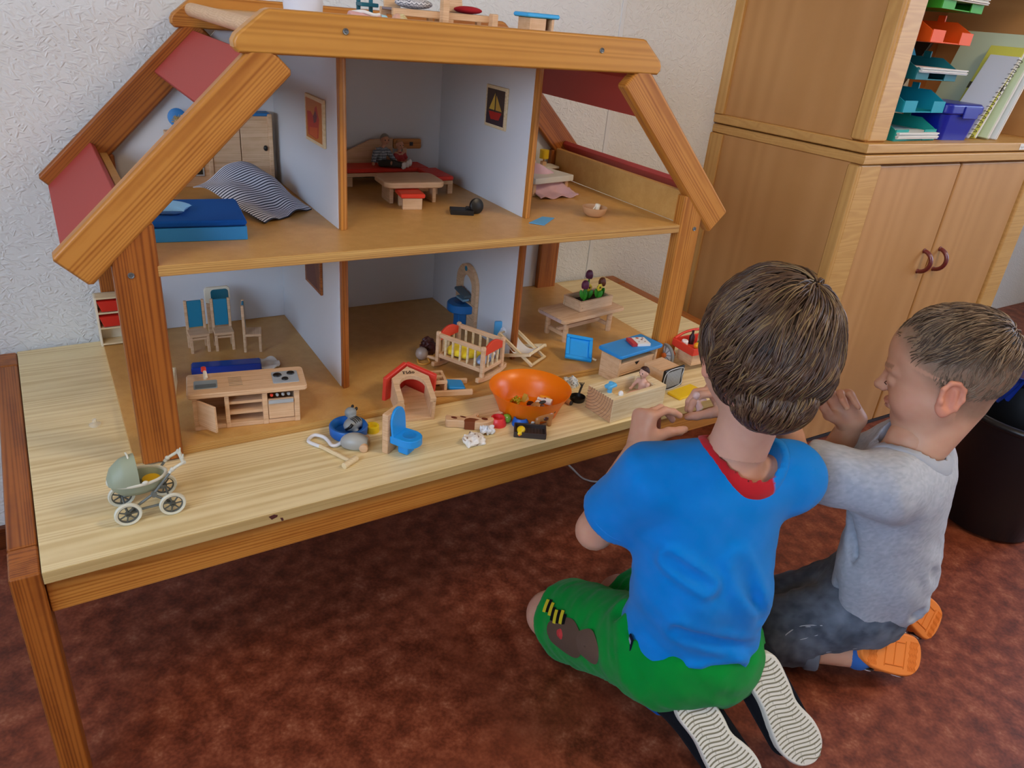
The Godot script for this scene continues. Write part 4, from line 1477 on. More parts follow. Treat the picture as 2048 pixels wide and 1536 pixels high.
# ---------------------------------------------------------------- toys along the table's front edge
func spots_on(o: Node, called: String, list: Array, m: Material) -> void:      # small raised round patches: [x, y, z, rx, rz]
	for q in list:
		part(called, G.new().ball(V(q[0], q[1], q[2]), V(q[3], q[5] if q.size() > 5 else 0.0008, q[4]), 14), m, o)


func build_table_toys() -> void:
	build_vacuum()
	build_toilet()
	build_bowl()
	build_dogs()
	build_pram()
	# blue round bed with the striped cat
	var bed := thing("toy_pet_bed", "round blue toy pet bed holding the grey striped cat", "pet bed", V(0.2335, T, 0.036), deg_to_rad(-20))
	part("bed", G.new().lathe([Vector2(0, 0.0), Vector2(0.028, 0), Vector2(0.0315, 0.004), Vector2(0.0325, 0.017), Vector2(0.031, 0.0195), Vector2(0.027, 0.0195), Vector2(0.0245, 0.017), Vector2(0.023, 0.007), Vector2(0, 0.006)], 36), plain("1b66b8", 0.42), bed)
	var cat := thing("toy_cat", "grey toy cat with black stripes and black ears lying in the blue pet bed", "toy cat", V(0.2415, T + 0.0075, 0.033), deg_to_rad(28))
	var gm := plain("8d9290", 0.38)
	var s := Sdf.new(V(-0.03, -0.004, -0.028), V(0.03, 0.036, 0.026), 0.0011)
	s.ell(V(-0.001, 0.0115, 0.002), V(0.019, 0.0115, 0.0125), 0.003)
	s.ell(V(0.008, 0.0245, -0.011), V(0.0105, 0.0098, 0.0098), 0.004)
	s.cap(V(0.01, 0.006, 0.006), V(0.019, 0.0035, 0.013), 0.0042, 0.0036, 0.003).cap(V(-0.008, 0.006, 0.006), V(-0.004, 0.003, 0.016), 0.0042, 0.0036, 0.003)
	part("body", s.into(G.new()), gm, cat)
	for q in [[0.014, 0.0335, -0.012], [0.02, 0.0275, -0.009]]:
		part("ear", G.new().ball(V(q[0], q[1], q[2]), V(0.0048, 0.0034, 0.0022), 12, E(0, 20, -30)), M.black, cat)
	for i in 4:
		var t := -0.007 + i * 0.0042
		var st := []
		for k in 7:
			var f := lerpf(-0.1, 1.1, k / 6.0)
			st.append(V(t + 0.002 * k / 6.0, 0.0115 + 0.0118 * cos(f), 0.002 + 0.0128 * sin(f)))
		part("stripe", G.new().tube(st, [0.0002, 0.0008, 0.001, 0.001, 0.001, 0.0008, 0.0002], 6), M.black, cat)
	part("paw", G.new().ball(V(0.0198, 0.0034, 0.0135), V(0.004, 0.0036, 0.004), 10), M.black, cat)
	part("paw", G.new().ball(V(-0.0037, 0.003, 0.0168), V(0.004, 0.0034, 0.004), 10), M.black, cat)
	part("tail", G.new().tube(curve([V(-0.018, 0.008, 0.002), V(-0.0165, 0.014, 0.01), V(-0.012, 0.018, 0.011)], 12), 0.0026, 8), M.black, cat)
	for q in [["round yellow toy bowl between the blue pet bed and the toy toilet", V(0.2745, T, 0.0405), "e6c41c", 0.0122], ["round red toy bowl between the wooden dog and the toy fruit", V(0.4895, T, 0.1035), "e0383a", 0.0158], ["round dark blue toy bowl before the orange basin", V(0.528, T, 0.1195), "1f5fc0", 0.0158]]:
		var r: float = q[3]
		var cone: float = 0.8 if r > 0.013 else 0.96
		var b := part("toy_bowl", G.new().lathe([Vector2(0, 0.0), Vector2(r, 0), Vector2(r, 0.002), Vector2(r * cone, r * 0.92), Vector2(r * cone - 0.001, r * 0.98), Vector2(r * cone - 0.003, r * 0.96), Vector2(r * cone - 0.0042, r * 0.55), Vector2(0, r * 0.5)], 28), plain(q[2], 0.4))
		b.position = q[1]
		tag(b, q[0], "toy bowl")
	var ap := thing("toy_fruit", "small green round toy fruit between the red and blue toy bowls", "toy food", V(0.508, T, 0.1035))
	part("fruit", G.new().ball(V(0, 0.0085, 0), V(0.0085, 0.0085, 0.0085), 18), plain("78b43a", 0.4), ap)
	part("stalk", G.new().ball(V(-0.003, 0.0135, 0.0055), V(0.0012, 0.0012, 0.0012), 8), M.cream, ap)
	var sw := thing("toy_sandwich", "tiny layered yellow and green toy sandwich behind the green toy fruit", "toy food", V(0.5015, T, 0.086), deg_to_rad(20))
	for i in 4:
		bx("layer", sw, [M.cream, plain("8aa83a", 0.5), plain("d8c23c", 0.5), M.cream][i], V(0.0135, 0.003, 0.009), V(0, 0.0016 + i * 0.003, 0), 0.0008)
	# dark tray with the yellow chick
	var tr := thing("toy_tray", "dark brown ribbed toy tray at the table's edge before the spotted dog", "toy tray", V(0.5265, T, 0.1545), deg_to_rad(-32))
	var brown := plain("3a302c", 0.5)
	bx("bottom", tr, brown, V(0.056, 0.003, 0.034), V(0, 0.0015, 0))
	for q in [[0.056, 0.0025, 0, 0.0165], [0.056, 0.0025, 0, -0.0165], [0.0025, 0.034, 0.0275, 0], [0.0025, 0.034, -0.0275, 0]]:
		bx("rim", tr, brown, V(q[0], 0.011, q[1]), V(q[2], 0.0055, q[3]), 0.0008)
	for i in 6:
		bx("rib", tr, plain("4a4040", 0.45), V(0.0016, 0.001, 0.029), V(-0.008 + i * 0.006, 0.0033, 0), 0.0003)
	var ch := thing("toy_chick", "small yellow toy pear-shaped chick lying in the dark brown tray", "toy food", V(0.5075, T + 0.0032, 0.1525), deg_to_rad(40))
	var cs := Sdf.new(V(-0.014, -0.002, -0.012), V(0.016, 0.018, 0.012), 0.0009)
	cs.ell(V(0.003, 0.0065, 0), V(0.0085, 0.0065, 0.0075), 0.002).ell(V(-0.0065, 0.0048, 0.001), V(0.0052, 0.0048, 0.0048), 0.004)
	part("body", cs.into(G.new()), plain("f0cc1c", 0.4), ch)
	part("beak", G.new().ball(V(-0.0115, 0.0035, 0.002), V(0.0022, 0.0016, 0.0016), 10), M.paint_orange, ch)
	var cube := thing("toy_cup", "tiny white toy cup between the blue bowl and the spotted dog", "toy cup", V(0.5475, T, 0.13))
	part("cup", G.new().lathe([Vector2(0, 0), Vector2(0.004, 0), Vector2(0.0046, 0.01), Vector2(0.0038, 0.01), Vector2(0.0034, 0.0012), Vector2(0, 0.0012)], 16), M.white, cube)
	# crumpled patterned cloths
	var pat := canvas(128, 128, "eeeae0")
	for i in 40:
		var x := (i * 37) % 128
		var y := (i * 53 + (i / 7) * 11) % 128
		for k in 4:
			pat.fill_rect(Rect2i(x + k * 2, y + (k % 2) * 3, 6, 2), Color("8a5a20" if i % 3 else "6a4a30"))
	var pm := printed(pat, 0.9)
	pm.uv1_triplanar = true
	pm.uv1_scale = V(26, 26, 26)
	var c1 := part("patterned_cloth", crumple(V(0, 0.008, 0), 0.021, 0.009, 0.019, 31, 1.0), pm)
	c1.position = V(0.4195, T - 0.002, 0.143)
	c1.rotation.y = 0.6
	tag(c1, "white crumpled doll cloth with brown leaf print at the table's edge", "cloth")
	var zp := canvas(64, 64, "e9ecee")
	for i in 22:
		zp.fill_rect(Rect2i((i * 23) % 64, (i * 41) % 64, 9, 2), Color("4a4f55"))
	var zm := printed(zp, 0.9)
	zm.uv1_triplanar = true
	zm.uv1_scale = V(36, 36, 36)
	var c2 := part("patterned_cloth", crumple(V(0, 0.007, 0), 0.0125, 0.009, 0.0125, 37, 1.3), zm)
	c2.position = V(0.4575, T - 0.001, 0.1225)
	tag(c2, "small crumpled white and grey cloth at the wooden dog's hind foot", "cloth")
	var zb := canvas(64, 64, "dfe9ec")
	for i in 30:
		zb.fill_rect(Rect2i((i * 29) % 64, (i * 17) % 64, 8, 3), Color("20303a"))
	var zbm := printed(zb, 0.9)
	zbm.uv1_triplanar = true
	zbm.uv1_scale = V(34, 34, 34)
	var c3 := part("patterned_cloth", crumple(V(0, 0.009, 0), 0.0145, 0.013, 0.0125, 41, 1.2), zbm)
	c3.position = V(0.7075, T - 0.003, 0.022)
	tag(c3, "crumpled black and white patterned cloth right of the orange basin", "cloth")
	var pan := thing("toy_pan", "round black toy pan with a forked handle left of the wooden bathtub", "toy pan", V(0.6825, T, 0.0815), deg_to_rad(-30))
	part("pan", G.new().lathe([Vector2(0, 0), Vector2(0.0135, 0), Vector2(0.0155, 0.009), Vector2(0.0148, 0.0092), Vector2(0.0128, 0.002), Vector2(0, 0.0018)], 26), M.black, pan)
	part("handle", G.new().tube(curve([V(0.004, 0.009, -0.014), V(0.007, 0.016, -0.02), V(0.009, 0.02, -0.023)], 8), 0.0022, 8), M.black, pan)
	for k in 3:
		part("prong", G.new().tube([V(0.009, 0.019, -0.022), V(0.004 + k * 0.0045, 0.027, -0.026)], 0.0011, 6), M.black, pan)
	# wooden animal lying behind the orange basin
	var an := thing("toy_animal", "wooden toy animal with a dark hoof lying right behind the orange basin", "toy animal", V(0.652, T, 0.072), deg_to_rad(20))
	var s2 := Sdf.new(V(-0.03, -0.003, -0.03), V(0.03, 0.024, 0.03), 0.0012)
	s2.cap(V(0, 0.008, -0.012), V(0.012, 0.008, 0.0), 0.008, 0.007, 0.004).cap(V(0.002, 0.006, 0.0), V(-0.001, 0.0048, 0.02), 0.0052, 0.0048, 0.004)
	part("body", s2.into(G.new()), plain("cf9a62", 0.5), an)
	part("hoof", G.new().ball(V(-0.0012, 0.0048, 0.0225), V(0.0046, 0.0048, 0.0036), 12), M.dark, an)


func build_vacuum() -> void:
	var o := thing("toy_vacuum_cleaner", "grey toy vacuum cleaner with a white hose and wooden tube at the table's front", "toy vacuum", V(0.2305, T, 0.0795), deg_to_rad(-28))
	var s := Sdf.new(V(-0.03, -0.004, -0.022), V(0.026, 0.03, 0.022), 0.0012)
	s.ell(V(-0.001, 0.0095, 0), V(0.0245, 0.0165, 0.0155), 0.003).plane(V(0, 0.002, 0), Vector3.DOWN).plane(V(0.02, 0, 0), Vector3.RIGHT)
	part("body", s.into(G.new()), plain("a9aaa2", 0.35), o)
	for z in [-1, 1]:
		part("wheel", G.new().lathe([Vector2(0, 0.004), Vector2(0.006, 0.004), Vector2(0.0072, 0.003), Vector2(0.0072, -0.003), Vector2(0.006, -0.004), Vector2(0, -0.004)], 18, X(V(0.0145, 0.0073, z * 0.0135), E(90, 0, 0))), M.beech, o)
	var B0 := o.transform.affine_inverse()
	var h := []
	for q in [[0.2165, 0.012, 0.064], [0.21, 0.006, 0.066], [0.2, 0.0035, 0.068], [0.194, 0.0035, 0.064], [0.193, 0.004, 0.048], [0.188, 0.006, 0.036], [0.178, 0.006, 0.027], [0.168, 0.0045, 0.031], [0.164, 0.0035, 0.04], [0.172, 0.0035, 0.055], [0.178, 0.0035, 0.062]]:
		h.append(B0 * V(q[0], q[1] + T, q[2]))
	part("hose", G.new().tube(curve(h, 80), 0.0031, 10), plain("e4e6e8", 0.45), o)
	part("tube", G.new().tube([B0 * V(0.1765, T + 0.0037, 0.06), B0 * V(0.2045, T + 0.0045, 0.1205)], 0.0036, 10), M.birch, o)
	part("nozzle", G.new().tube([B0 * V(0.191, T + 0.0052, 0.1335), B0 * V(0.2165, T + 0.0052, 0.1195)], 0.0052, 14), M.birch, o)


func build_toilet() -> void:
	var o := thing("toy_toilet", "bright blue toy toilet with raised lid in front of a beech board", "toy toilet", V(0.29, T, 0.1085), deg_to_rad(33.5))
	part("board", G.new().prism(round_rect(0.05, 0.074, 0.003), 0.0115, X(V(0, 0.037, -0.006)), 0.0012), M.beech, o)
	var blue := plain("1f97e6", 0.4)
	var seat := PackedVector2Array([Vector2(-0.019, 0.0), Vector2(-0.02, 0.012)])
	for i in 13:
		var f := PI - PI * i / 12.0
		seat.append(Vector2(0.0205 * cos(f), -(0.026 + 0.0205 * sin(f))) * Vector2(1, -1))
	seat.append(Vector2(0.02, 0.012)); seat.append(Vector2(0.019, 0.0))
	part("seat", G.new().prism(seat, 0.0145, Transform3D(E(90, 0, 0), V(0, 0.0262, 0.0004)), 0.0016), blue, o)
	part("seat_hollow", G.new().lathe([Vector2(0, 0.0002), Vector2(0.0105, 0.0002), Vector2(0.0115, 0.0006), Vector2(0.0117, 0)], 24, X(V(0, 0.0334, 0.0255))), plain("1888d4", 0.4), o)
	bx("foot", o, blue, V(0.022, 0.02, 0.021), V(0, 0.01, 0.0195), 0.003)
	var lid := PackedVector2Array([Vector2(-0.019, 0.0), Vector2(-0.0195, 0.016)])
	for i in 11:
		var f := PI - PI * i / 10.0
		lid.append(Vector2(0.0195 * cos(f), 0.026 + 0.0225 * sin(f)))
	lid.append(Vector2(0.0195, 0.016)); lid.append(Vector2(0.019, 0))
	part("lid", G.new().prism(lid, 0.0055, X(V(0, 0.031, 0.0048), E(-5, 0, 0)), 0.0016), blue, o)


func build_bowl() -> void:
	var o := V(0.568, T, 0.081)
	var m := plain("ff8a12", 0.3)
	m.backlight_enabled = true
	m.backlight = Color("c05a08")
	var b := part("orange_basin", G.new().lathe([Vector2(0, 0.0), Vector2(0.051, 0.0), Vector2(0.0545, 0.003), Vector2(0.0645, 0.028), Vector2(0.076, 0.0495), Vector2(0.077, 0.0508), Vector2(0.0752, 0.0506), Vector2(0.063, 0.0285), Vector2(0.053, 0.0045), Vector2(0.05, 0.0022), Vector2(0, 0.0022)], 56, X(), 0.4), m)
	b.position = o
	tag(b, "bright orange translucent plastic basin holding toy food on the table", "plastic basin")
	var f := T + 0.0026
	var g := thing("toy_grapes", "yellow-green bunch of toy grapes at the back left of the orange basin", "toy food", V(0.561, f, 0.0505))
	var rng := RandomNumberGenerator.new()
	rng.seed = 3
	for i in 34:
		var p := V(rng.randfn(0, 0.0045), rng.randf_range(0.002, 0.0095), rng.randfn(0, 0.0042))
		part("grape", G.new().ball(p, Vector3.ONE * 0.0023, 8), plain("a8a820", 0.4) if i % 2 else plain("b8b42c", 0.4), g)
	var ch := thing("toy_cheese", "small wedge of toy cheese right of the toy grapes in the orange basin", "toy food", V(0.583, f, 0.047), deg_to_rad(25))
	part("wedge", G.new().prism(poly([-0.0085, 0, 0.0085, 0, 0.001, 0.0125]), 0.009, X(V(0, 0.0, 0)), 0.0006), plain("d8cfa4", 0.5), ch)
	part("rind", G.new().prism(poly([-0.0092, 0.0005, -0.0075, 0.0, 0.0018, 0.0128, 0.0006, 0.0134]), 0.0092, X(V(0, 0, 0)), 0.0003), plain("c8a83c", 0.5), ch)
	var bt := thing("toy_bottle", "white toy milk bottle lying in the orange basin", "toy food", V(0.612, f, 0.0745), deg_to_rad(-58))
	part("bottle", G.new().lathe([Vector2(0, 0), Vector2(0.0058, 0.0), Vector2(0.0066, 0.002), Vector2(0.0066, 0.013), Vector2(0.003, 0.021), Vector2(0.0027, 0.027), Vector2(0.0034, 0.0275), Vector2(0.0034, 0.03), Vector2(0, 0.03)], 20, X(V(0.013, 0.0067, 0), E(0, 0, 90)), 0.6), M.white, bt)
	part("mark", G.new().ball(V(-0.001, 0.0125, 0.001), V(0.0035, 0.0008, 0.002), 10), plain("8a2a1c", 0.5), bt)
	var ca := thing("toy_carrot", "orange toy carrot with a green end beside the white bottle in the basin", "toy food", V(0.6215, f, 0.0655), deg_to_rad(-50))
	part("carrot", G.new().tube([V(-0.014, 0.0055, 0), V(0.008, 0.0055, 0)], [0.004, 0.0056], 14), plain("f0a01c", 0.4), ca)
	part("green_end", G.new().ball(V(0.0115, 0.006, 0), V(0.0048, 0.0058, 0.0058), 14), plain("3fae28", 0.4), ca)
	var ck := thing("toy_cake", "round chocolate-brown toy cake with white icing in the orange basin", "toy food", V(0.577, f, 0.0745))
	part("cake", G.new().lathe([Vector2(0, 0), Vector2(0.0058, 0), Vector2(0.0075, 0.007), Vector2(0.006, 0.0105), Vector2(0, 0.0118)], 18), plain("3a140c", 0.4), ck)
	part("icing", G.new().ball(V(-0.002, 0.004, 0.0068), V(0.003, 0.0022, 0.0014), 10), M.cream, ck)
	var eg := thing("toy_mushroom", "tiny white toy mushroom right of the toy cake in the basin", "toy food", V(0.5935, f, 0.0745))
	part("cap", G.new().ball(V(0, 0.0075, 0), V(0.0052, 0.004, 0.0052), 14), M.white, eg)
	part("stem", G.new().tube([V(0, 0.0, 0.001), V(0, 0.006, 0)], 0.0022, 8), M.cream, eg)
	var hd := thing("toy_hot_dog", "red and yellow toy hot dog at the front of the orange basin", "toy food", V(0.5645, f, 0.087), deg_to_rad(-12))
	part("bun", G.new().ball(V(-0.004, 0.0042, 0.003), V(0.0095, 0.0042, 0.0044), 14), plain("f2c02a", 0.4), hd)
	part("sausage", G.new().tube([V(-0.004, 0.0055, -0.0045), V(0.013, 0.0055, -0.0045)], 0.0042, 12), plain("e0453a", 0.4), hd)
	var lf := part("toy_leaf", G.new().ball(V(0, 0.0016, 0), V(0.0075, 0.0016, 0.003), 12), plain("54230f", 0.5))
	lf.position = V(0.5975, f, 0.0915)
	tag(lf, "small brown curled toy leaf at the front right in the orange basin", "toy food")


func build_dogs() -> void:
	var brown := plain("6a3015", 0.5)
	# flat wooden dog lying on its side
	var o := thing("toy_wooden_dog", "flat cut-out wooden dog with brown spots lying on its side", "toy dog", V(0.438, T, 0.0925), deg_to_rad(-27))
	var out := PackedVector2Array()
	for p in curve([V(-0.044, 0.006, 0), V(-0.042, 0.0135, 0), V(-0.03, 0.011, 0), V(-0.012, 0.0105, 0), V(0.0, 0.015, 0), V(0.012, 0.025, 0), V(0.017, 0.021, 0), V(0.013, 0.011, 0), V(0.026, 0.0065, 0), V(0.038, 0.012, 0), V(0.044, 0.007, 0), V(0.037, -0.003, 0), V(0.022, -0.011, 0), V(0.002, -0.0105, 0), V(-0.02, -0.006, 0), V(-0.041, -0.006, 0)], 96, true):
		out.append(Vector2(p.x, p.y))
	part("body", G.new().prism(out, 0.016, Transform3D(E(-90, 0, 0), V(0, 0.008, 0)), 0.002), M.beech, o)
	for q in [[-0.0285, 0.0, 0.0062, 0.0036], [-0.0125, -0.004, 0.0062, 0.0026], [0.026, 0.0, 0.0062, 0.0046]]:
		part("spot", G.new().ball(V(q[0], 0.0161, -0.003 + q[1]), V(q[2], 0.0004, q[3]), 14, E(0, -25, 0)), brown, o)
	part("saddle", G.new().prism(poly([-0.009, -0.0108, 0.008, -0.0117, 0.009, -0.006, 0.017, -0.001, 0.008, 0.003, -0.001, 0.004, -0.009, 0.0, -0.011, -0.006]), 0.0166, Transform3D(E(-90, 0, 0), V(0, 0.0082, 0)), 0.0006), plain("7a3c1c", 0.5), o)
	part("tail", G.new().tube(curve([V(0.02, 0.006, 0.012), V(0.029, 0.004, 0.017), V(0.027, 0.004, 0.027)], 12), [0.003, 0.003, 0.0028, 0.0028, 0.0028, 0.0028, 0.0028, 0.0028, 0.0026, 0.0026, 0.0026, 0.0024, 0.002], 8), plain("9c6236", 0.5), o)
	# rounded standing dog
	var d := thing("toy_spotted_dog", "glossy brown toy dog with dark spots standing before the orange basin", "toy dog", V(0.562, T, 0.1345), deg_to_rad(-12))
	var s := Sdf.new(V(-0.034, -0.002, -0.018), V(0.03, 0.05, 0.018), 0.0012)
	s.ell(V(0.004, 0.0195, 0), V(0.0205, 0.0118, 0.0115), 0.003)
	s.ell(V(-0.0105, 0.0375, 0.001), V(0.0135, 0.0098, 0.0105), 0.003).cap(V(-0.008, 0.027, 0), V(-0.01, 0.034, 0), 0.007, 0.0065, 0.003)
	s.ell(V(-0.018, 0.034, 0.003), V(0.0075, 0.0062, 0.008), 0.003)
	for q in [[-0.009, 0.006], [-0.008, -0.006], [0.014, 0.006], [0.015, -0.006]]:
		s.cap(V(q[0], 0.014, q[1]), V(q[0], 0.003, q[1]), 0.0046, 0.0046, 0.003)
	part("body", s.into(G.new()), plain("a9713e", 0.3), d)
	for q in [[-0.016, 0.0415, 0.0085, 0.004, 0.003], [-0.005, 0.0418, 0.0085, 0.0055, 0.005], [0.005, 0.0185, 0.011, 0.005, 0.0045]]:
		part("spot", G.new().ball(V(q[0], q[1], q[2]), V(q[3], q[4], 0.0022), 14, E(-18, 0, 25)), plain("4c2312", 0.35), d)
	part("ear", G.new().ball(V(-0.002, 0.0478, 0.002), V(0.0072, 0.0028, 0.004), 12, E(0, 0, 12)), M.dark, d)
	part("tail", G.new().ball(V(0.0245, 0.0262, 0.0), V(0.0028, 0.0048, 0.0026), 10), plain("3a2016", 0.4), d)


func build_pram() -> void:
	var o := thing("toy_pram", "pale green toy pram with cream wheels at the table's front left corner", "toy pram", V(-0.092, T, 0.124), deg_to_rad(3))
	var sage := plain("9aa48a", 0.5)
	var cream := plain("d9d8c4", 0.45)
	var steel := plain("6f7570", 0.4)
	# wheels: axle along z
	for q in [[-0.0265, 0.025, 0.0], [0.0295, 0.0265, 0.0], [-0.027, -0.023, 0.0], [0.0285, -0.025, 0.0]]:
		var c := V(q[0], 0.0175, q[1])
		var w := part("wheel", G.new().lathe([Vector2(0.0132, -0.0022), Vector2(0.0162, -0.0028), Vector2(0.0174, -0.0012), Vector2(0.0174, 0.0012), Vector2(0.0162, 0.0028), Vector2(0.0132, 0.0022), Vector2(0.0132, -0.0022)], 32, Transform3D(E(90, 0, 0), c), 0.5), cream, o)
		part("rim", G.new().lathe([Vector2(0.0118, -0.0014), Vector2(0.0134, -0.0014), Vector2(0.0134, 0.0014), Vector2(0.0118, 0.0014), Vector2(0.0118, -0.0014)], 28, Transform3D(E(90, 0, 0), c)), plain("5a5e58", 0.45), w)
		for i in 7:
			var f := TAU * i / 7.0
			bx("spoke", w, plain("5a5e58", 0.45), V(0.002, 0.0098, 0.0014), c + V(0.0072 * cos(f), 0.0072 * sin(f), 0), 0.0003, Basis(Vector3.BACK, f - PI / 2))
		part("hub", G.new().lathe([Vector2(0, 0.0022), Vector2(0.0036, 0.0022), Vector2(0.0042, 0.0012), Vector2(0.0042, -0.0022), Vector2(0, -0.0022)], 16, Transform3D(E(90, 0, 0), c)), plain("4a4e48", 0.45), w)
		bx("hub_slot", w, M.black, V(0.004, 0.001, 0.0006), c + V(0, 0, 0.0023), 0.0002)
	for x in [-0.0268, 0.029]:
		part("axle", G.new().tube([V(x, 0.0175, -0.024), V(x, 0.0175, 0.024)], 0.0015, 8), steel, o)
	for z in [-0.0195, 0.0205]:
		part("side_bar", G.new().tube([V(-0.025, 0.0175, z), V(0.028, 0.0175, z)], 0.0018, 8), steel, o)
		part("frame_bar", G.new().tube([V(-0.027, 0.0165, z), V(0.008, 0.034, z * 0.8), V(0.0225, 0.05, z * 0.8), V(0.034, 0.0635, z * 0.8)], 0.0019, 8), steel, o)
		part("frame_bar", G.new().tube([V(0.0285, 0.0175, z), V(0.008, 0.033, z * 0.8)], 0.0019, 8), steel, o)
		part("pivot", G.new().lathe([Vector2(0, 0.003), Vector2(0.0036, 0.003), Vector2(0.0042, 0), Vector2(0.0036, -0.003), Vector2(0, -0.003)], 14, Transform3D(E(90, 0, 0), V(0.009, 0.034, z * 0.84))), steel, o)
		part("handle", G.new().tube([V(0.032, 0.062, z * 0.8), V(0.0375, 0.067, z * 0.8), V(0.052, 0.0735, z * 0.78)], 0.0023, 10), cream, o)
		part("joint", G.new().ball(V(0.0365, 0.0665, z * 0.8), V(0.0034, 0.0034, 0.0034), 12), cream, o)
		part("finger", G.new().tube([V(0.052, 0.0735, z * 0.45), V(0.0535, 0.0825, z * 0.45)], [0.0018, 0.001], 8), cream, o)
	part("grip", G.new().tube([V(0.052, 0.0735, -0.0175), V(0.052, 0.0735, 0.0175)], 0.0029, 10), cream, o)
	# body: oval tub
	var tub := G.new()
	tub.lathe([Vector2(0, 0.0), Vector2(0.026, 0.001), Vector2(0.0325, 0.008), Vector2(0.0365, 0.019), Vector2(0.0345, 0.019), Vector2(0.03, 0.008), Vector2(0.024, 0.0035), Vector2(0, 0.003)], 40, X(V(-0.006, 0.037, 0)), 0.3, Vector2(1.0, 0.62))
	part("basket", tub, sage, o)
	part("basket_rim", G.new().lathe([Vector2(0.034, 0.0185), Vector2(0.036, 0.0175), Vector2(0.0385, 0.019), Vector2(0.0385, 0.0215), Vector2(0.036, 0.0228), Vector2(0.034, 0.0215), Vector2(0.034, 0.0185)], 40, X(V(-0.006, 0.037, 0)), 0.3, Vector2(1.0, 0.64)), cream, o)
	# hood: gathered quarter dome over the left end
	var hood := G.new().sheet(func(u: float, v: float) -> Vector3:
		var f := lerpf(0.05, 1.62, u)
		var a := PI * v
		var r := 0.0345 * (1.0 - 0.025 * absf(sin(u * PI * 3.0)))
		return V(-0.008 - r * cos(f), 0.0575 + r * 1.02 * sin(f) * sin(a), 0.0) + V(0, 0, -0.0228 * cos(a)) * (0.45 + 0.55 * sin(minf(f, PI / 2))), 24, 26, 0.0012)
	part("hood", hood, sage, o)
	part("hood_stay", G.new().tube(curve([V(-0.014, 0.086, 0.009), V(-0.014, 0.093, 0.0), V(-0.015, 0.0945, -0.006)], 8), 0.0014, 8), cream, o)
	part("hinge", G.new().ball(V(0.0, 0.0592, 0.0232), V(0.0042, 0.0034, 0.0022), 12), cream, o)
	var ye := part("toy_disc", G.new().lathe([Vector2(0, 0.0), Vector2(0.0112, 0.0), Vector2(0.0122, 0.0012), Vector2(0.0122, 0.0088), Vector2(0.0112, 0.01), Vector2(0, 0.01)], 28), plain("dfb410", 0.45))
	ye.position = V(-0.0815, T + 0.041, 0.1245)
	tag(ye, "round yellow toy disc lying inside the pale green pram", "toy disc")


# ---------------------------------------------------------------- upper rooms and the deck
func stripes(a: String, b: String, n: int) -> StandardMaterial3D:
	var im := canvas(16, 512, a)
	for i in n:
		im.fill_rect(Rect2i(0, int(512.0 * i / n), 16, int(512.0 / n * 0.45)), Color(b))
	return printed(im, 0.9)


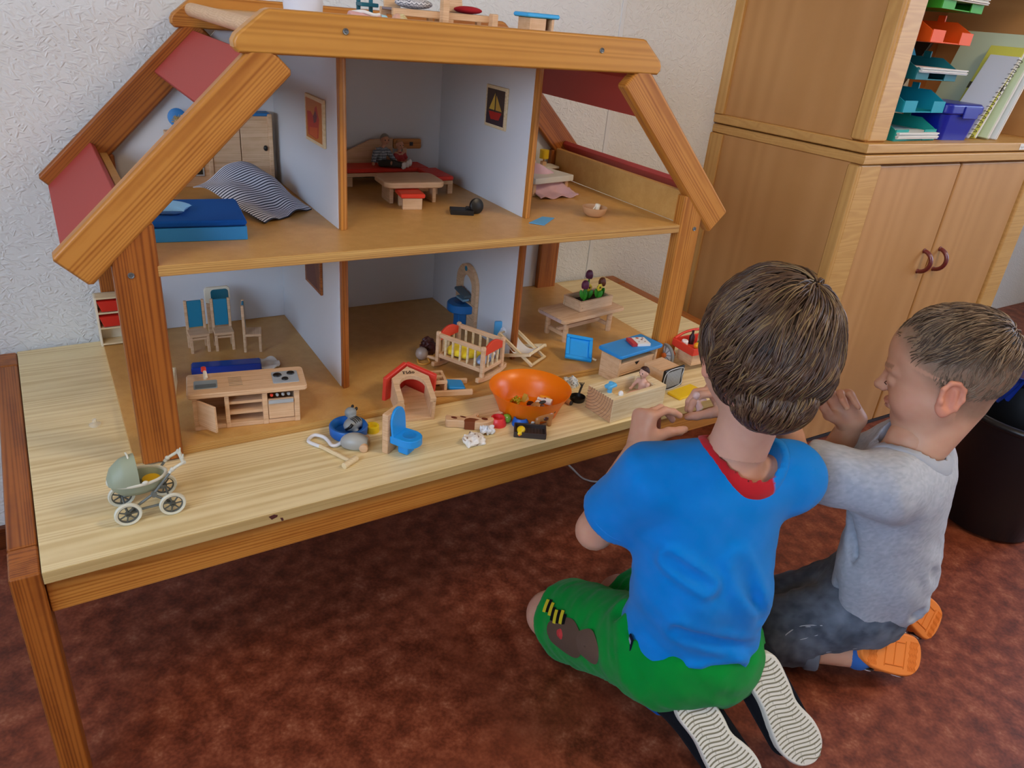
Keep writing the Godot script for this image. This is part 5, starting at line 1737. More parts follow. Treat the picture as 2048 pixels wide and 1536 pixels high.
func build_upper_left() -> void:
	var o := thing("toy_bed", "light-blue toy bed base with a dark blue mattress in the upper left room", "toy bed", V(0.052, U, -0.157), deg_to_rad(-6))
	bx("bed_base", o, plain("2a86c4", 0.45), V(0.148, 0.021, 0.134), V(-0.002, 0.0105, 0), 0.001)
	var mt := Sdf.new(V(-0.08, 0.014, -0.074), V(0.082, 0.04, 0.076), 0.0016)
	mt.d.fill(1.0)
	var mg := G.new().box(V(0.149, 0.011, 0.137), V(-0.002, 0.0268, 0), 0.0042)
	part("mattress", mg, cloth("154f9e"), o)
	bx("bed_end", o, M.cream, V(0.007, 0.032, 0.134), V(-0.0795, 0.016, 0), 0.002)
	var pl := thing("toy_pillow", "pale blue plump pillow on the dark blue toy mattress", "toy bedding", V(0.012, U + 0.0325, -0.147), deg_to_rad(-22))
	var g := G.new()
	for s in [1.0, -1.0]:
		g.sheet(func(u: float, v: float) -> Vector3:
			var a := u * 2.0 - 1.0
			var b := v * 2.0 - 1.0
			var e := pow(maxf(0.0, (1.0 - pow(absf(a), 3.0)) * (1.0 - pow(absf(b), 3.0))), 0.5)
			return V(a * 0.033 * (1.0 - 0.12 * (1.0 - b * b)), 0.0075 + s * (0.0085 * e) + 0.002 * a * b, b * 0.027 * (1.0 - 0.12 * (1.0 - a * a))), 18, 18)
	part("pillow", g, cloth("7fb4e0"), pl)
	# striped blanket over the floor
	var A := V(0.163, 0.0, -0.158)
	var Bq := V(0.266, 0.0, -0.237)
	var Cq := V(0.24, 0.0, -0.385)
	var Dq := V(0.085, 0.0, -0.345)
	var nz := noise(8, 2.5, 1)
	var sh := G.new().sheet(func(u: float, v: float) -> Vector3:
		var p := A.lerp(Bq, u).lerp(Dq.lerp(Cq, u), v)
		var k := smoothstep(0.1, 0.85, v) * sin(PI * clampf(u * 0.8 + 0.12, 0, 1))
		p.y = 0.0035 + 0.052 * k + 0.006 * sin(u * 8.0 + v * 3.0) * (0.4 + v) + 0.004 * nz.get_noise_2d(u, v)
		if v < 0.08: p.y += 0.004 * sin(u * 12.0)
		p.y = maxf(p.y, 0.002)
		return p, 36, 36, 0.0016)
	var bl := part("striped_blanket", sh, stripes("dfe2ea", "2c3448", 34))
	bl.position = V(0, U, 0)
	tag(bl, "dark and white striped blanket heaped on the floor of the upper left room", "blanket")
	# wardrobe
	var w := thing("toy_wardrobe", "toy wardrobe with beech doors, a mirror and a blue top in the upper left room", "toy wardrobe", V(0.155, U, -0.459))
	var dark: Material = M.beech
	bx("body", w, dark, V(0.19, 0.1, 0.034), V(0.004, 0.05, -0.003), 0.001)
	bx("tall_body", w, dark, V(0.122, 0.13, 0.034), V(0.04, 0.068, -0.003), 0.001)
	bx("side_post", w, dark, V(0.009, 0.136, 0.04), V(0.0965, 0.068, 0), 0.002)
	bx("side_post", w, dark, V(0.009, 0.136, 0.04), V(-0.0175, 0.068, 0), 0.002)
	bx("blue_top", w, plain("2477b8", 0.45), V(0.118, 0.006, 0.03), V(0.0395, 0.134, 0.002), 0.001)
	for x in [0.0125, 0.0665]:
		var dr := bx("door", w, dark, V(0.0525, 0.116, 0.004), V(x, 0.066, 0.0155), 0.001)
		part("knob", G.new().ball(V(0.019 if x > 0.03 else -0.019, 0.006, 0.004), V(0.0042, 0.0055, 0.0035), 12), M.black, dr)
	var mi := bx("mirror_frame", w, plain("b9bcb8", 0.4), V(0.05, 0.075, 0.003), V(-0.056, 0.058, 0.0155), 0.0008)
	var mir := plain("6f7472", 0.08)
	mir.metallic = 0.9
	bx("mirror", mi, mir, V(0.043, 0.068, 0.001), V(0, 0, 0.0018), 0.0002)
	var hat := thing("toy_doll_head", "straw-haired little doll with a round blue hat on the toy wardrobe's low end", "doll", V(0.088, U + 0.1, -0.455))
	part("hat", G.new().lathe([Vector2(0, 0.004), Vector2(0.012, 0.004), Vector2(0.0165, 0.002), Vector2(0.0165, -0.002), Vector2(0, -0.002)], 24, X(V(0, 0.0245, -0.004), E(74, 0, 0))), plain("3a86c8", 0.5), hat)
	part("head", G.new().ball(V(0.002, 0.013, 0.002), V(0.01, 0.011, 0.01), 16), plain("d8a888", 0.5), hat)
	var hr := G.new()
	var rng := RandomNumberGenerator.new()
	rng.seed = 6
	for i in 70:
		var d := V(rng.randfn(), rng.randf_range(0.1, 1.4), rng.randfn() * 0.7 + 0.3).normalized()
		hr.tube([V(0.002, 0.017, 0.002) + d * 0.007, V(0.002, 0.0165, 0.003) + d * 0.0145], [0.0009, 0.0003], 4)
	part("hair", hr, plain("cdb67a", 0.7), hat)


func doll(called: String, label: String, at: Vector3, turn: float, skin: StandardMaterial3D, J: Dictionary, k := 1.0) -> Node3D:
	# one continuous body; J holds joints: hip, chest, neck, head, and per side sh, el, ha, hp, kn, ft
	var o := thing(called, label, "doll", at, deg_to_rad(turn))
	var lo := Vector3.ONE * 9.0
	var hi := -lo
	for q in J.values():
		lo = lo.min(q); hi = hi.max(q)
	var s := Sdf.new(lo - Vector3.ONE * 0.014, hi + Vector3.ONE * 0.016, 0.0009)
	s.cap(J.hip, J.chest, 0.0072 * k, 0.0078 * k, 0.004).cap(J.chest, J.neck, 0.0068 * k, 0.0032 * k, 0.004).cap(J.neck, J.head, 0.0032 * k, 0.0034 * k, 0.002)
	s.ell(J.head, V(0.0078, 0.0095, 0.0085) * k, 0.002)
	s.ell(J.head + V(0, -0.001, 0.0086) * k, V(0.0014, 0.0018, 0.0016) * k, 0.0015)
	for e in [-1, 1]:
		s.ell(J.head + V(e * 0.008, -0.0005, -0.0005) * k, V(0.0014, 0.0026, 0.002) * k, 0.0008)
	for e in ["l", "r"]:
		s.cap(J["sh" + e], J["el" + e], 0.0035 * k, 0.0029 * k, 0.002).cap(J["el" + e], J["ha" + e], 0.0028 * k, 0.0022 * k, 0.001).ell(J["ha" + e], V(0.0028, 0.0028, 0.0032) * k, 0.001)
		s.cap(J.chest, J["sh" + e], 0.006 * k, 0.0036 * k, 0.003)
		if J.has("kn" + e):
			s.cap(J["hp" + e], J["kn" + e], 0.005 * k, 0.004 * k, 0.003).cap(J["kn" + e], J["ft" + e], 0.0038 * k, 0.0028 * k, 0.001)
	part("body", s.into(G.new()), skin, o)
	for e in [-1, 1]:
		part("eye", G.new().ball(J.head + V(e * 0.0032, 0.0006, 0.0078) * k, V(0.0011, 0.0012, 0.0007) * k, 8), M.dark, o)
	part("mouth", G.new().ball(J.head + V(0, -0.0048, 0.0069) * k, V(0.0019, 0.0006, 0.0008) * k, 8), plain("9a4a3c", 0.5), o)
	return o


func hair_cap(o: Node, at: Vector3, k: float, m: Material, low := 0.0) -> void:
	var s := Sdf.new(at - Vector3.ONE * 0.016 * k, at + Vector3.ONE * 0.016 * k, 0.0009)
	s.ell(at + V(0, 0.0012, -0.001) * k, V(0.0088, 0.0102, 0.0092) * k, 0.001)
	s.plane(at + V(0, 0.0035 + low, 0) * k, V(0, -0.9, 0.55))
	var n := noise(3, 900.0, 1)
	s.bend(func(p: Vector3) -> float: return 0.0007 * n.get_noise_3d(p.x, p.y * 0.3, p.z))
	part("hair", s.into(G.new()), m, o)


func dress(o: Node, called: String, m: Material, list: Array, cuts := []) -> void:
	var lo := Vector3.ONE * 9.0
	var hi := -lo
	for q in list:
		lo = lo.min(q[0]).min(q[1]); hi = hi.max(q[0]).max(q[1])
	var s := Sdf.new(lo - Vector3.ONE * 0.014, hi + Vector3.ONE * 0.014, 0.0009)
	for q in list:
		s.cone(q[0], q[1], q[2], q[3], 0.003, 0.0012)
	for c in cuts:
		s.plane(c[0], c[1])
	part(called, s.into(G.new()), m, o)


func build_upper_middle() -> void:
	# corner bench
	var o := thing("toy_corner_bench", "beech toy corner bench with red seat cushions in the upper middle room", "toy bench", V(0.485, U, -0.43))
	var red := plain("d8301c", 0.5)
	bx("seat_frame", o, M.beech, V(0.185, 0.008, 0.06), V(-0.003, 0.024, 0.002), 0.001)
	bx("cushion", o, red, V(0.185, 0.009, 0.062), V(-0.003, 0.0325, 0.002), 0.0025)
	bx("seat_frame", o, M.beech, V(0.042, 0.008, 0.085), V(0.082, 0.024, 0.078), 0.001)
	bx("cushion", o, red, V(0.044, 0.009, 0.088), V(0.082, 0.0325, 0.078), 0.0025)
	for q in [[-0.088, 0.026], [-0.088, -0.02], [0.064, 0.114], [0.098, 0.114], [0.085, -0.02], [0.0, -0.02]]:
		bx("leg", o, M.beech, V(0.012, 0.021, 0.008), V(q[0], 0.0105, q[1]), 0.001)
	part("backrest", G.new().prism(poly([-0.09, 0.0, -0.09, 0.022, -0.06, 0.032, -0.02, 0.05, 0.03, 0.052, 0.03, 0.0]), 0.006, X(V(0.002, 0.034, -0.036)), 0.0012), M.beech, o)
	var bp := part("backrest", G.new().prism(round_rect(0.066, 0.021, 0.004), 0.006, X(V(0.066, 0.0745, -0.036)), 0.0012), M.pine, o)
	bx("hole", bp, M.dark, V(0.008, 0.008, 0.001), V(0.075, 0.0745, -0.0326), 0.0003)
	bx("post", o, M.beech, V(0.01, 0.04, 0.006), V(0.06, 0.05, -0.036), 0.001)
	# man
	var skin := plain("c08a6c", 0.5)
	var J := {"hip": V(0, 0.007, 0), "chest": V(0.001, 0.026, -0.001), "neck": V(0.003, 0.037, 0.001), "head": V(0.007, 0.053, 0.004), "shl": V(-0.012, 0.031, 0), "ell": V(-0.02, 0.018, 0.003), "hal": V(-0.023, 0.006, 0.012), "shr": V(0.014, 0.031, 0.001), "elr": V(0.023, 0.02, 0.008), "har": V(0.025, 0.008, 0.018), "hpl": V(-0.004, 0.006, 0.004), "knl": V(0.01, 0.01, 0.03), "ftl": V(0.03, 0.006, 0.035), "hpr": V(0.005, 0.006, 0.004), "knr": V(0.02, 0.009, 0.026), "ftr": V(0.036, 0.006, 0.03)}
	var man := doll("toy_man", "grey-haired man doll in a plaid shirt sitting on the red-cushioned corner bench", V(0.474, U + 0.0375, -0.424), 4, skin, J, 1.12)
	var pl := canvas(64, 64, "8f9aa4")
	for i in 8:
		pl.fill_rect(Rect2i(i * 8, 0, 3, 64), Color("3c4650"))
		for x in 64:
			for y in 3:
				var c := pl.get_pixel(x, i * 8 + y)
				pl.set_pixel(x, i * 8 + y, c.lerp(Color("dfe3e6"), 0.7) if (i % 2) else c.darkened(0.4))
	var pm := printed(pl, 0.9)
	pm.uv1_triplanar = true
	pm.uv1_scale = V(45, 45, 45)
	dress(man, "plaid_shirt", pm, [[J.hip + V(0, -0.002, 0), J.chest, 0.0105, 0.0118], [J.chest, J.neck, 0.011, 0.0055], [J.shl, J.hal + (J.ell - J.hal) * 0.25, 0.0062, 0.0046], [J.shr, J.har + (J.elr - J.har) * 0.25, 0.0062, 0.0046], [J.shl, J.shr, 0.0062, 0.0062]])
	dress(man, "trousers", plain("3c3a36", 0.9), [[J.hip + V(-0.004, -0.001, 0), J.hip + V(0.004, 0.005, 0), 0.0095, 0.0095], [J.hpl, J.knl, 0.0075, 0.0065], [J.knl, J.ftl, 0.0062, 0.005], [J.hpr, J.knr, 0.0075, 0.0065], [J.knr, J.ftr, 0.0062, 0.005]])
	for e in ["l", "r"]:
		part("shoe", G.new().ball(J["ft" + e] + V(0.004, -0.001, 0.001), V(0.0045, 0.007, 0.0042), 12), M.white, man)
	hair_cap(man, J.head, 1.12, plain("8a857c", 0.8))
	# child
	var J2 := {"hip": V(0, 0.006, 0), "chest": V(0, 0.02, -0.001), "neck": V(-0.001, 0.029, 0), "head": V(-0.001, 0.042, 0.002), "shl": V(-0.009, 0.024, 0), "ell": V(-0.012, 0.014, 0.004), "hal": V(-0.011, 0.005, 0.01), "shr": V(0.009, 0.024, 0), "elr": V(0.015, 0.013, 0.002), "har": V(0.018, 0.002, 0.005), "hpl": V(-0.004, 0.005, 0.003), "knl": V(-0.003, 0.008, 0.018), "ftl": V(0.002, 0.006, 0.03), "hpr": V(0.004, 0.005, 0.003), "knr": V(0.006, 0.008, 0.018), "ftr": V(0.007, 0.009, 0.031)}
	var kid := doll("toy_child", "blond child doll in a red dress and white shoes sitting beside the man doll", V(0.516, U + 0.0375, -0.424), 8, plain("cf9a7c", 0.5), J2, 1.0)
	dress(kid, "red_dress", plain("a8383a", 0.9), [[J2.hip + V(0, -0.003, 0.002), J2.chest, 0.0115, 0.0088], [J2.chest, J2.neck, 0.0085, 0.0045], [J2.shl, J2.ell, 0.0052, 0.005], [J2.shr, J2.elr, 0.0052, 0.005], [J2.hip, V(0.001, 0.007, 0.014), 0.0092, 0.0092]])
	for e in ["l", "r"]:
		part("shoe", G.new().ball(J2["ft" + e] + V(0, 0.002, 0.001), V(0.0042, 0.0074, 0.0044), 12), M.white, kid)
	hair_cap(kid, J2.head, 1.0, plain("b98a5a", 0.8), 0.001)
	# table and stool
	var t := thing("toy_dining_table", "beech toy table with rounded corners before the red corner bench", "toy table", V(0.474, U, -0.277), deg_to_rad(-4))
	part("tabletop", G.new().prism(round_rect(0.122, 0.088, 0.018, 6), 0.012, Transform3D(E(-90, 0, 0), V(0, 0.0385, 0)), 0.0022), M.beech, t)
	for s in [-1, 1]:
		bx("leg", t, M.beech, V(0.008, 0.033, 0.05), V(s * 0.044, 0.0165, 0), 0.001)
	bx("stretcher", t, M.beech, V(0.082, 0.014, 0.006), V(0, 0.024, 0), 0.001)
	var s := thing("toy_stool", "small toy stool with a bright red seat in front of the toy table", "toy stool", V(0.4525, U, -0.2225), deg_to_rad(-9))
	for x in [-1, 1]:
		bx("leg_board", s, M.beech, V(0.038, 0.022, 0.007), V(0, 0.011, x * 0.0155), 0.0008)
	bx("seat", s, plain("e23c22", 0.45), V(0.048, 0.009, 0.047), V(0, 0.0265, 0), 0.0025)
	var b := thing("toy_record_player", "flat black wooden toy with an upright round disc on the upper floor", "toy", V(0.5375, U, -0.163), deg_to_rad(-22))
	bx("base", b, M.black, V(0.044, 0.009, 0.03), V(-0.004, 0.0045, 0.004), 0.0008)
	part("disc", G.new().lathe([Vector2(0, 0.0035), Vector2(0.0135, 0.0035), Vector2(0.0145, 0.0025), Vector2(0.0145, -0.0025), Vector2(0.0135, -0.0035), Vector2(0, -0.0035)], 28, X(V(0.0245, 0.0145, -0.001), E(78, 25, 0))), M.black, b)
	bx("arm", b, M.dark, V(0.012, 0.004, 0.008), V(0.01, 0.011, 0.0), 0.001)


func build_upper_right() -> void:
	var o := thing("toy_white_bed", "white toy bed half hidden by the dividing wall in the upper right room", "toy bed", V(0.79, U, -0.345), deg_to_rad(12))
	bx("mattress_board", o, plain("d9d6c6", 0.5), V(0.12, 0.013, 0.18), V(0.0, 0.0345, 0), 0.0015)
	for q in [[-0.05, 0.075], [0.05, 0.075], [-0.05, -0.075], [0.05, -0.075]]:
		bx("leg", o, M.beech, V(0.01, 0.028, 0.01), V(q[0], 0.014, q[1]), 0.001)
	var pw := thing("toy_dotted_pillow", "white pillow with red dots on the head of the white toy bed", "toy bedding", V(0.818, U + 0.0412, -0.385), deg_to_rad(12))
	part("pillow", G.new().ball(V(0, 0.008, 0), V(0.02, 0.0082, 0.016), 16), cloth("ece8e4"), pw)
	for q in [[0.011, 0.0135, 0.008], [0.016, 0.0085, 0.008], [0.012, 0.0095, 0.0115], [0.004, 0.015, 0.007]]:
		part("dot", G.new().ball(V(q[0], q[1], q[2]), V(0.0016, 0.001, 0.0016), 8), plain("c83a3a", 0.6), pw)
	var ns := thing("toy_nightstand", "small pale toy nightstand in the back corner of the upper right room", "toy nightstand", V(0.9105, U, -0.452))
	bx("body", ns, M.beech, V(0.036, 0.02, 0.034), V(0, 0.01, 0), 0.001)
	bx("top_board", ns, plain("e6e0d0", 0.5), V(0.052, 0.005, 0.042), V(0.002, 0.0226, 0.002), 0.001)
	var l := thing("toy_lamp", "little toy lamp with a yellow shade on the toy nightstand", "toy lamp", V(0.904, U + 0.0252, -0.45))
	bx("lamp_base", l, M.beech, V(0.012, 0.009, 0.012), V(0, 0.0045, 0), 0.001)
	part("stem", G.new().tube([V(0, 0.008, 0), V(0, 0.02, 0)], 0.002, 8), M.beech, l)
	part("shade", G.new().lathe([Vector2(0, 0.016), Vector2(0.0112, 0.016), Vector2(0.0112, 0.036), Vector2(0, 0.036)], 24), plain("e8c41a", 0.5), l)
	var nz := noise(12, 3.0, 2)
	var A := V(0.765, 0, -0.262)
	var Bq := V(0.778, 0, -0.205)
	var Cq := V(0.905, 0.0, -0.268)
	var Dq := V(0.845, 0.0, -0.3)
	var g := G.new().sheet(func(u: float, v: float) -> Vector3:
		var p := V(0.755, 0, -0.225).lerp(V(0.858, 0, -0.232), u).lerp(V(0.77, 0, -0.33).lerp(V(0.87, 0, -0.285), u), v)
		p.y = 0.002 + smoothstep(0.35, 0.9, v) * 0.041 * smoothstep(1.0, 0.35, u) + 0.012 * smoothstep(0.25, 0.6, v) * (1.0 - u * 0.6) + 0.003 * sin(u * 14.0 + v * 5.0) + 0.0025
		return p, 26, 26, 0.0022)
	var bl := part("pink_blanket", g, cloth("dcb8c0"))
	bl.position = V(0, U, 0)
	tag(bl, "pale pink blanket sliding off the white toy bed onto the floor", "blanket")
	var b := part("wooden_bowl", G.new().lathe([Vector2(0, 0.0), Vector2(0.014, 0), Vector2(0.0215, 0.006), Vector2(0.0255, 0.0185), Vector2(0.0242, 0.0188), Vector2(0.0198, 0.007), Vector2(0.013, 0.003), Vector2(0, 0.003)], 36, X(), 0.4), plain("c99c70", 0.5))
	b.position = V(0.795, U, -0.0885)
	tag(b, "small turned wooden bowl on the floor of the upper right room", "bowl")
	var t := thing("toy_cork", "tiny pale cylinder piece standing in the turned wooden bowl", "toy piece", V(0.7985, U + 0.0032, -0.0885))
	part("cylinder", G.new().lathe([Vector2(0, 0), Vector2(0.0052, 0), Vector2(0.0052, 0.021), Vector2(0.003, 0.0215), Vector2(0.003, 0.018), Vector2(0, 0.018)], 16, X(V(0, 0, 0), E(0, 0, -10))), M.cream, t)
	part("loop", G.new().tube(curve([V(-0.004, 0.004, 0.002), V(-0.0095, 0.009, 0.002), V(-0.005, 0.016, 0.002)], 10), 0.0012, 6), M.cream, t)
	var pp := part("blue_paper", G.new().prism(poly([0.0, 0.0, 0.021, -0.021, 0.071, 0.02, 0.052, 0.034]), 0.0012, Transform3D(E(-90, 0, 0), Vector3.ZERO), 0.0002), plain("5fa8d8", 0.8))
	pp.position = V(0.627, U + 0.0012, -0.0675)
	tag(pp, "light-blue slip of paper lying at the front edge of the upper floor", "paper")


func build_deck_toys() -> void:
	var y := B + 0.6122
	var c := part("white_tub", G.new().lathe([Vector2(0, 0), Vector2(0.03, 0), Vector2(0.033, 0.05), Vector2(0.031, 0.05), Vector2(0.0285, 0.002), Vector2(0, 0.002)], 32), plain("dfe4ee", 0.45))
	c.position = V(0.262, y, -0.235)
	tag(c, "plain white round tub on the doll's house deck, left of the lying doll", "tub")
	var J := {"hip": V(-0.03, 0.008, 0.004), "chest": V(0.0, 0.009, 0.0), "neck": V(0.014, 0.011, 0.0), "head": V(0.03, 0.012, 0.002), "shl": V(0.005, 0.009, -0.011), "ell": V(-0.012, 0.014, -0.016), "hal": V(-0.025, 0.018, -0.008), "shr": V(0.005, 0.009, 0.011), "elr": V(-0.012, 0.008, 0.017), "har": V(-0.028, 0.006, 0.018)}
	var d := doll("toy_lying_doll", "blond doll in pale pink and light blue lying on the doll's house deck", V(0.358, y, -0.15), -6, plain("d9a890", 0.5), J, 1.1)
	dress(d, "pink_dress", plain("d9a8a4", 0.9), [[J.hip, J.chest, 0.0115, 0.0095], [V(-0.05, 0.009, 0.006), J.hip, 0.012, 0.0112], [J.shr, J.elr, 0.005, 0.005]])
	dress(d, "blue_collar", plain("a8d4e0", 0.9), [[V(0.004, 0.0095, 0), V(0.014, 0.011, 0), 0.0098, 0.0068]])
	part("white_sash", G.new().tube(curve([V(-0.045, 0.018, -0.004), V(-0.028, 0.021, 0.008), V(-0.012, 0.0175, 0.01), V(0.0, 0.0185, 0.002)], 16), 0.0026, 8), M.white, d)
	var hr := G.new()
	var rng := RandomNumberGenerator.new()
	rng.seed = 12
	for i in 120:
		var q := V(rng.randf_range(0.2, 1.0), rng.randf_range(-0.5, 1.0), rng.randfn()).normalized()
		var p0: Vector3 = J.head + q * 0.0085
		hr.tube([p0, p0 + q * 0.0035 + V(0.004, -0.001, 0.002)], [0.0016, 0.0008], 5)
	part("hair", hr, plain("e2cf9a", 0.7), d)
	var cl := thing("teal_toy_chair", "teal toy chair back standing on the deck behind the lying doll", "toy chair", V(0.372, y, -0.25))
	for x in [-0.011, 0.011]:
		bx("post", cl, plain("1d6a7c", 0.45), V(0.006, 0.06, 0.006), V(x, 0.03, 0), 0.001)
	bx("seat", cl, plain("1d6a7c", 0.45), V(0.03, 0.006, 0.028), V(0, 0.03, 0.012), 0.001)
	# two loungers
	for k in 2:
		var L := thing("toy_lounger", ["beech toy lounger on the deck carrying the dark patterned pillow", "beech toy lounger on the deck carrying the red cushion"][k], "toy lounger", V(0.4325 if k == 0 else 0.536, y, -0.185 - 0.012 * k), deg_to_rad(4))
		var W := 0.1 if k == 0 else 0.096
		for z in [-0.022, 0.022]:
			bx("rail", L, M.beech, V(W, 0.011, 0.006), V(0, 0.0245, z), 0.001)
			for x in [-W / 2 + 0.006, W / 2 - 0.006]:
				bx("leg", L, M.beech, V(0.01, 0.02, 0.0065), V(x, 0.01, z), 0.001)
		bx("corner_post", L, M.beech, V(0.013, 0.075 if k == 0 else 0.034, 0.012), V(W / 2 - 0.0068, 0.0375 if k == 0 else 0.017, 0.0292), 0.0015)
		bx("seat", L, plain("8d7f80", 0.7), V(W - 0.004, 0.004, 0.04), V(0, 0.028, 0), 0.0008)
		if k == 1:
			bx("backrest", L, M.beech, V(0.034, 0.05, 0.005), V(-0.012, 0.05, -0.021), 0.0015, E(-14, 0, 0))
		else:
			bx("backrest", L, M.beech, V(0.03, 0.036, 0.005), V(-0.03, 0.044, -0.021), 0.0015, E(-14, 0, 0))
	var pn := canvas(64, 64, "e4e4e6")
	for i in 8:
		for x in 64:
			pn.fill_rect(Rect2i(x, (i * 8 + int(3.0 * sin(x * 0.4))) % 64, 1, 3), Color("555a66"))
	var pm := printed(pn, 0.9)
	pm.uv1_triplanar = true
	pm.uv1_scale = V(30, 30, 30)
	var p1 := part("patterned_pillow", G.new().ball(V(0, 0.0085, 0), V(0.034, 0.0085, 0.017), 20), pm)
	p1.position = V(0.433, y + 0.0302, -0.185)
	tag(p1, "grey and white zigzag patterned pillow on the left toy lounger", "pillow")
	var p2 := part("red_pillow", G.new().ball(V(0, 0.006, 0), V(0.027, 0.0062, 0.016), 20), cloth("a8262e"))
	p2.position = V(0.541, y + 0.0302, -0.196)
	tag(p2, "dark red flat cushion on the right toy lounger", "pillow")
	var s := thing("toy_side_cabinet", "beech toy stool cabinet with a light-blue top on the doll's house deck", "toy cabinet", V(0.69, y, -0.205), deg_to_rad(6))
	bx("left_wall", s, M.beech, V(0.006, 0.034, 0.036), V(-0.026, 0.017, 0), 0.0008)
	bx("right_wall", s, M.beech, V(0.006, 0.034, 0.036), V(0.026, 0.017, 0), 0.0008)
	bx("front_wall", s, M.beech, V(0.034, 0.034, 0.006), V(-0.008, 0.017, 0.0155), 0.0008)
	bx("shelf", s, plain("9a6a48", 0.6), V(0.048, 0.006, 0.034), V(0, 0.006, -0.001), 0.0006)
	bx("back", s, M.beech, V(0.05, 0.034, 0.004), V(0, 0.017, -0.0165), 0.0006)
	bx("blue_top", s, plain("35aef0", 0.42), V(0.078, 0.008, 0.046), V(0, 0.038, 0), 0.003)


func build_tub_doll() -> void:
	var J := {"hip": V(0, 0.006, 0), "chest": V(0, 0.021, -0.001), "neck": V(0, 0.031, 0), "head": V(-0.001, 0.046, 0.002), "shl": V(-0.012, 0.025, 0.001), "ell": V(-0.016, 0.015, 0.008), "hal": V(-0.014, 0.01, 0.018), "shr": V(0.012, 0.025, 0.001), "elr": V(0.016, 0.014, 0.004), "har": V(0.017, 0.008, 0.012), "hpl": V(-0.005, 0.003, 0.004), "knl": V(-0.006, 0.004, 0.028), "ftl": V(-0.006, 0.002, 0.045), "hpr": V(0.005, 0.003, 0.004), "knr": V(0.006, 0.004, 0.028), "ftr": V(0.006, 0.002, 0.045)}
	var d := doll("toy_bather", "brown-haired boy doll sitting in the right end of the wooden bathtub", V(0.797, T + 0.0195, 0.135), -82, plain("dcae98", 0.5), J, 1.12)
	hair_cap(d, J.head, 1.12, plain("3a1f18", 0.6))


# ---------------------------------------------------------------- things on the cupboard shelf
func tray(o: Node, m: Material, w: float, d: float, h: float) -> void:
	part("floor", G.new().box(V(w, 0.003, d), V(0, 0.0015, 0), 0.0008), m, o)
	for s in [-1, 1]:
		part("side_wall", G.new().prism(poly([-d / 2, 0.0, d / 2, 0.0, d / 2, h * 0.5, d * 0.3, h, -d / 2, h]), 0.003, Transform3D(Basis(V(0, 0, 1), V(0, 1, 0), V(-1, 0, 0)), V(s * w / 2, 0, 0)), 0.0006), m, o)
	part("back_wall", G.new().box(V(w, h, 0.003), V(0, h / 2, -d / 2), 0.0006), m, o)
	for s in [-1, 1]:
		part("front_lip", G.new().box(V(w * 0.3, h * 0.55, 0.003), V(s * w * 0.35, h * 0.275, d / 2), 0.0006), m, o)


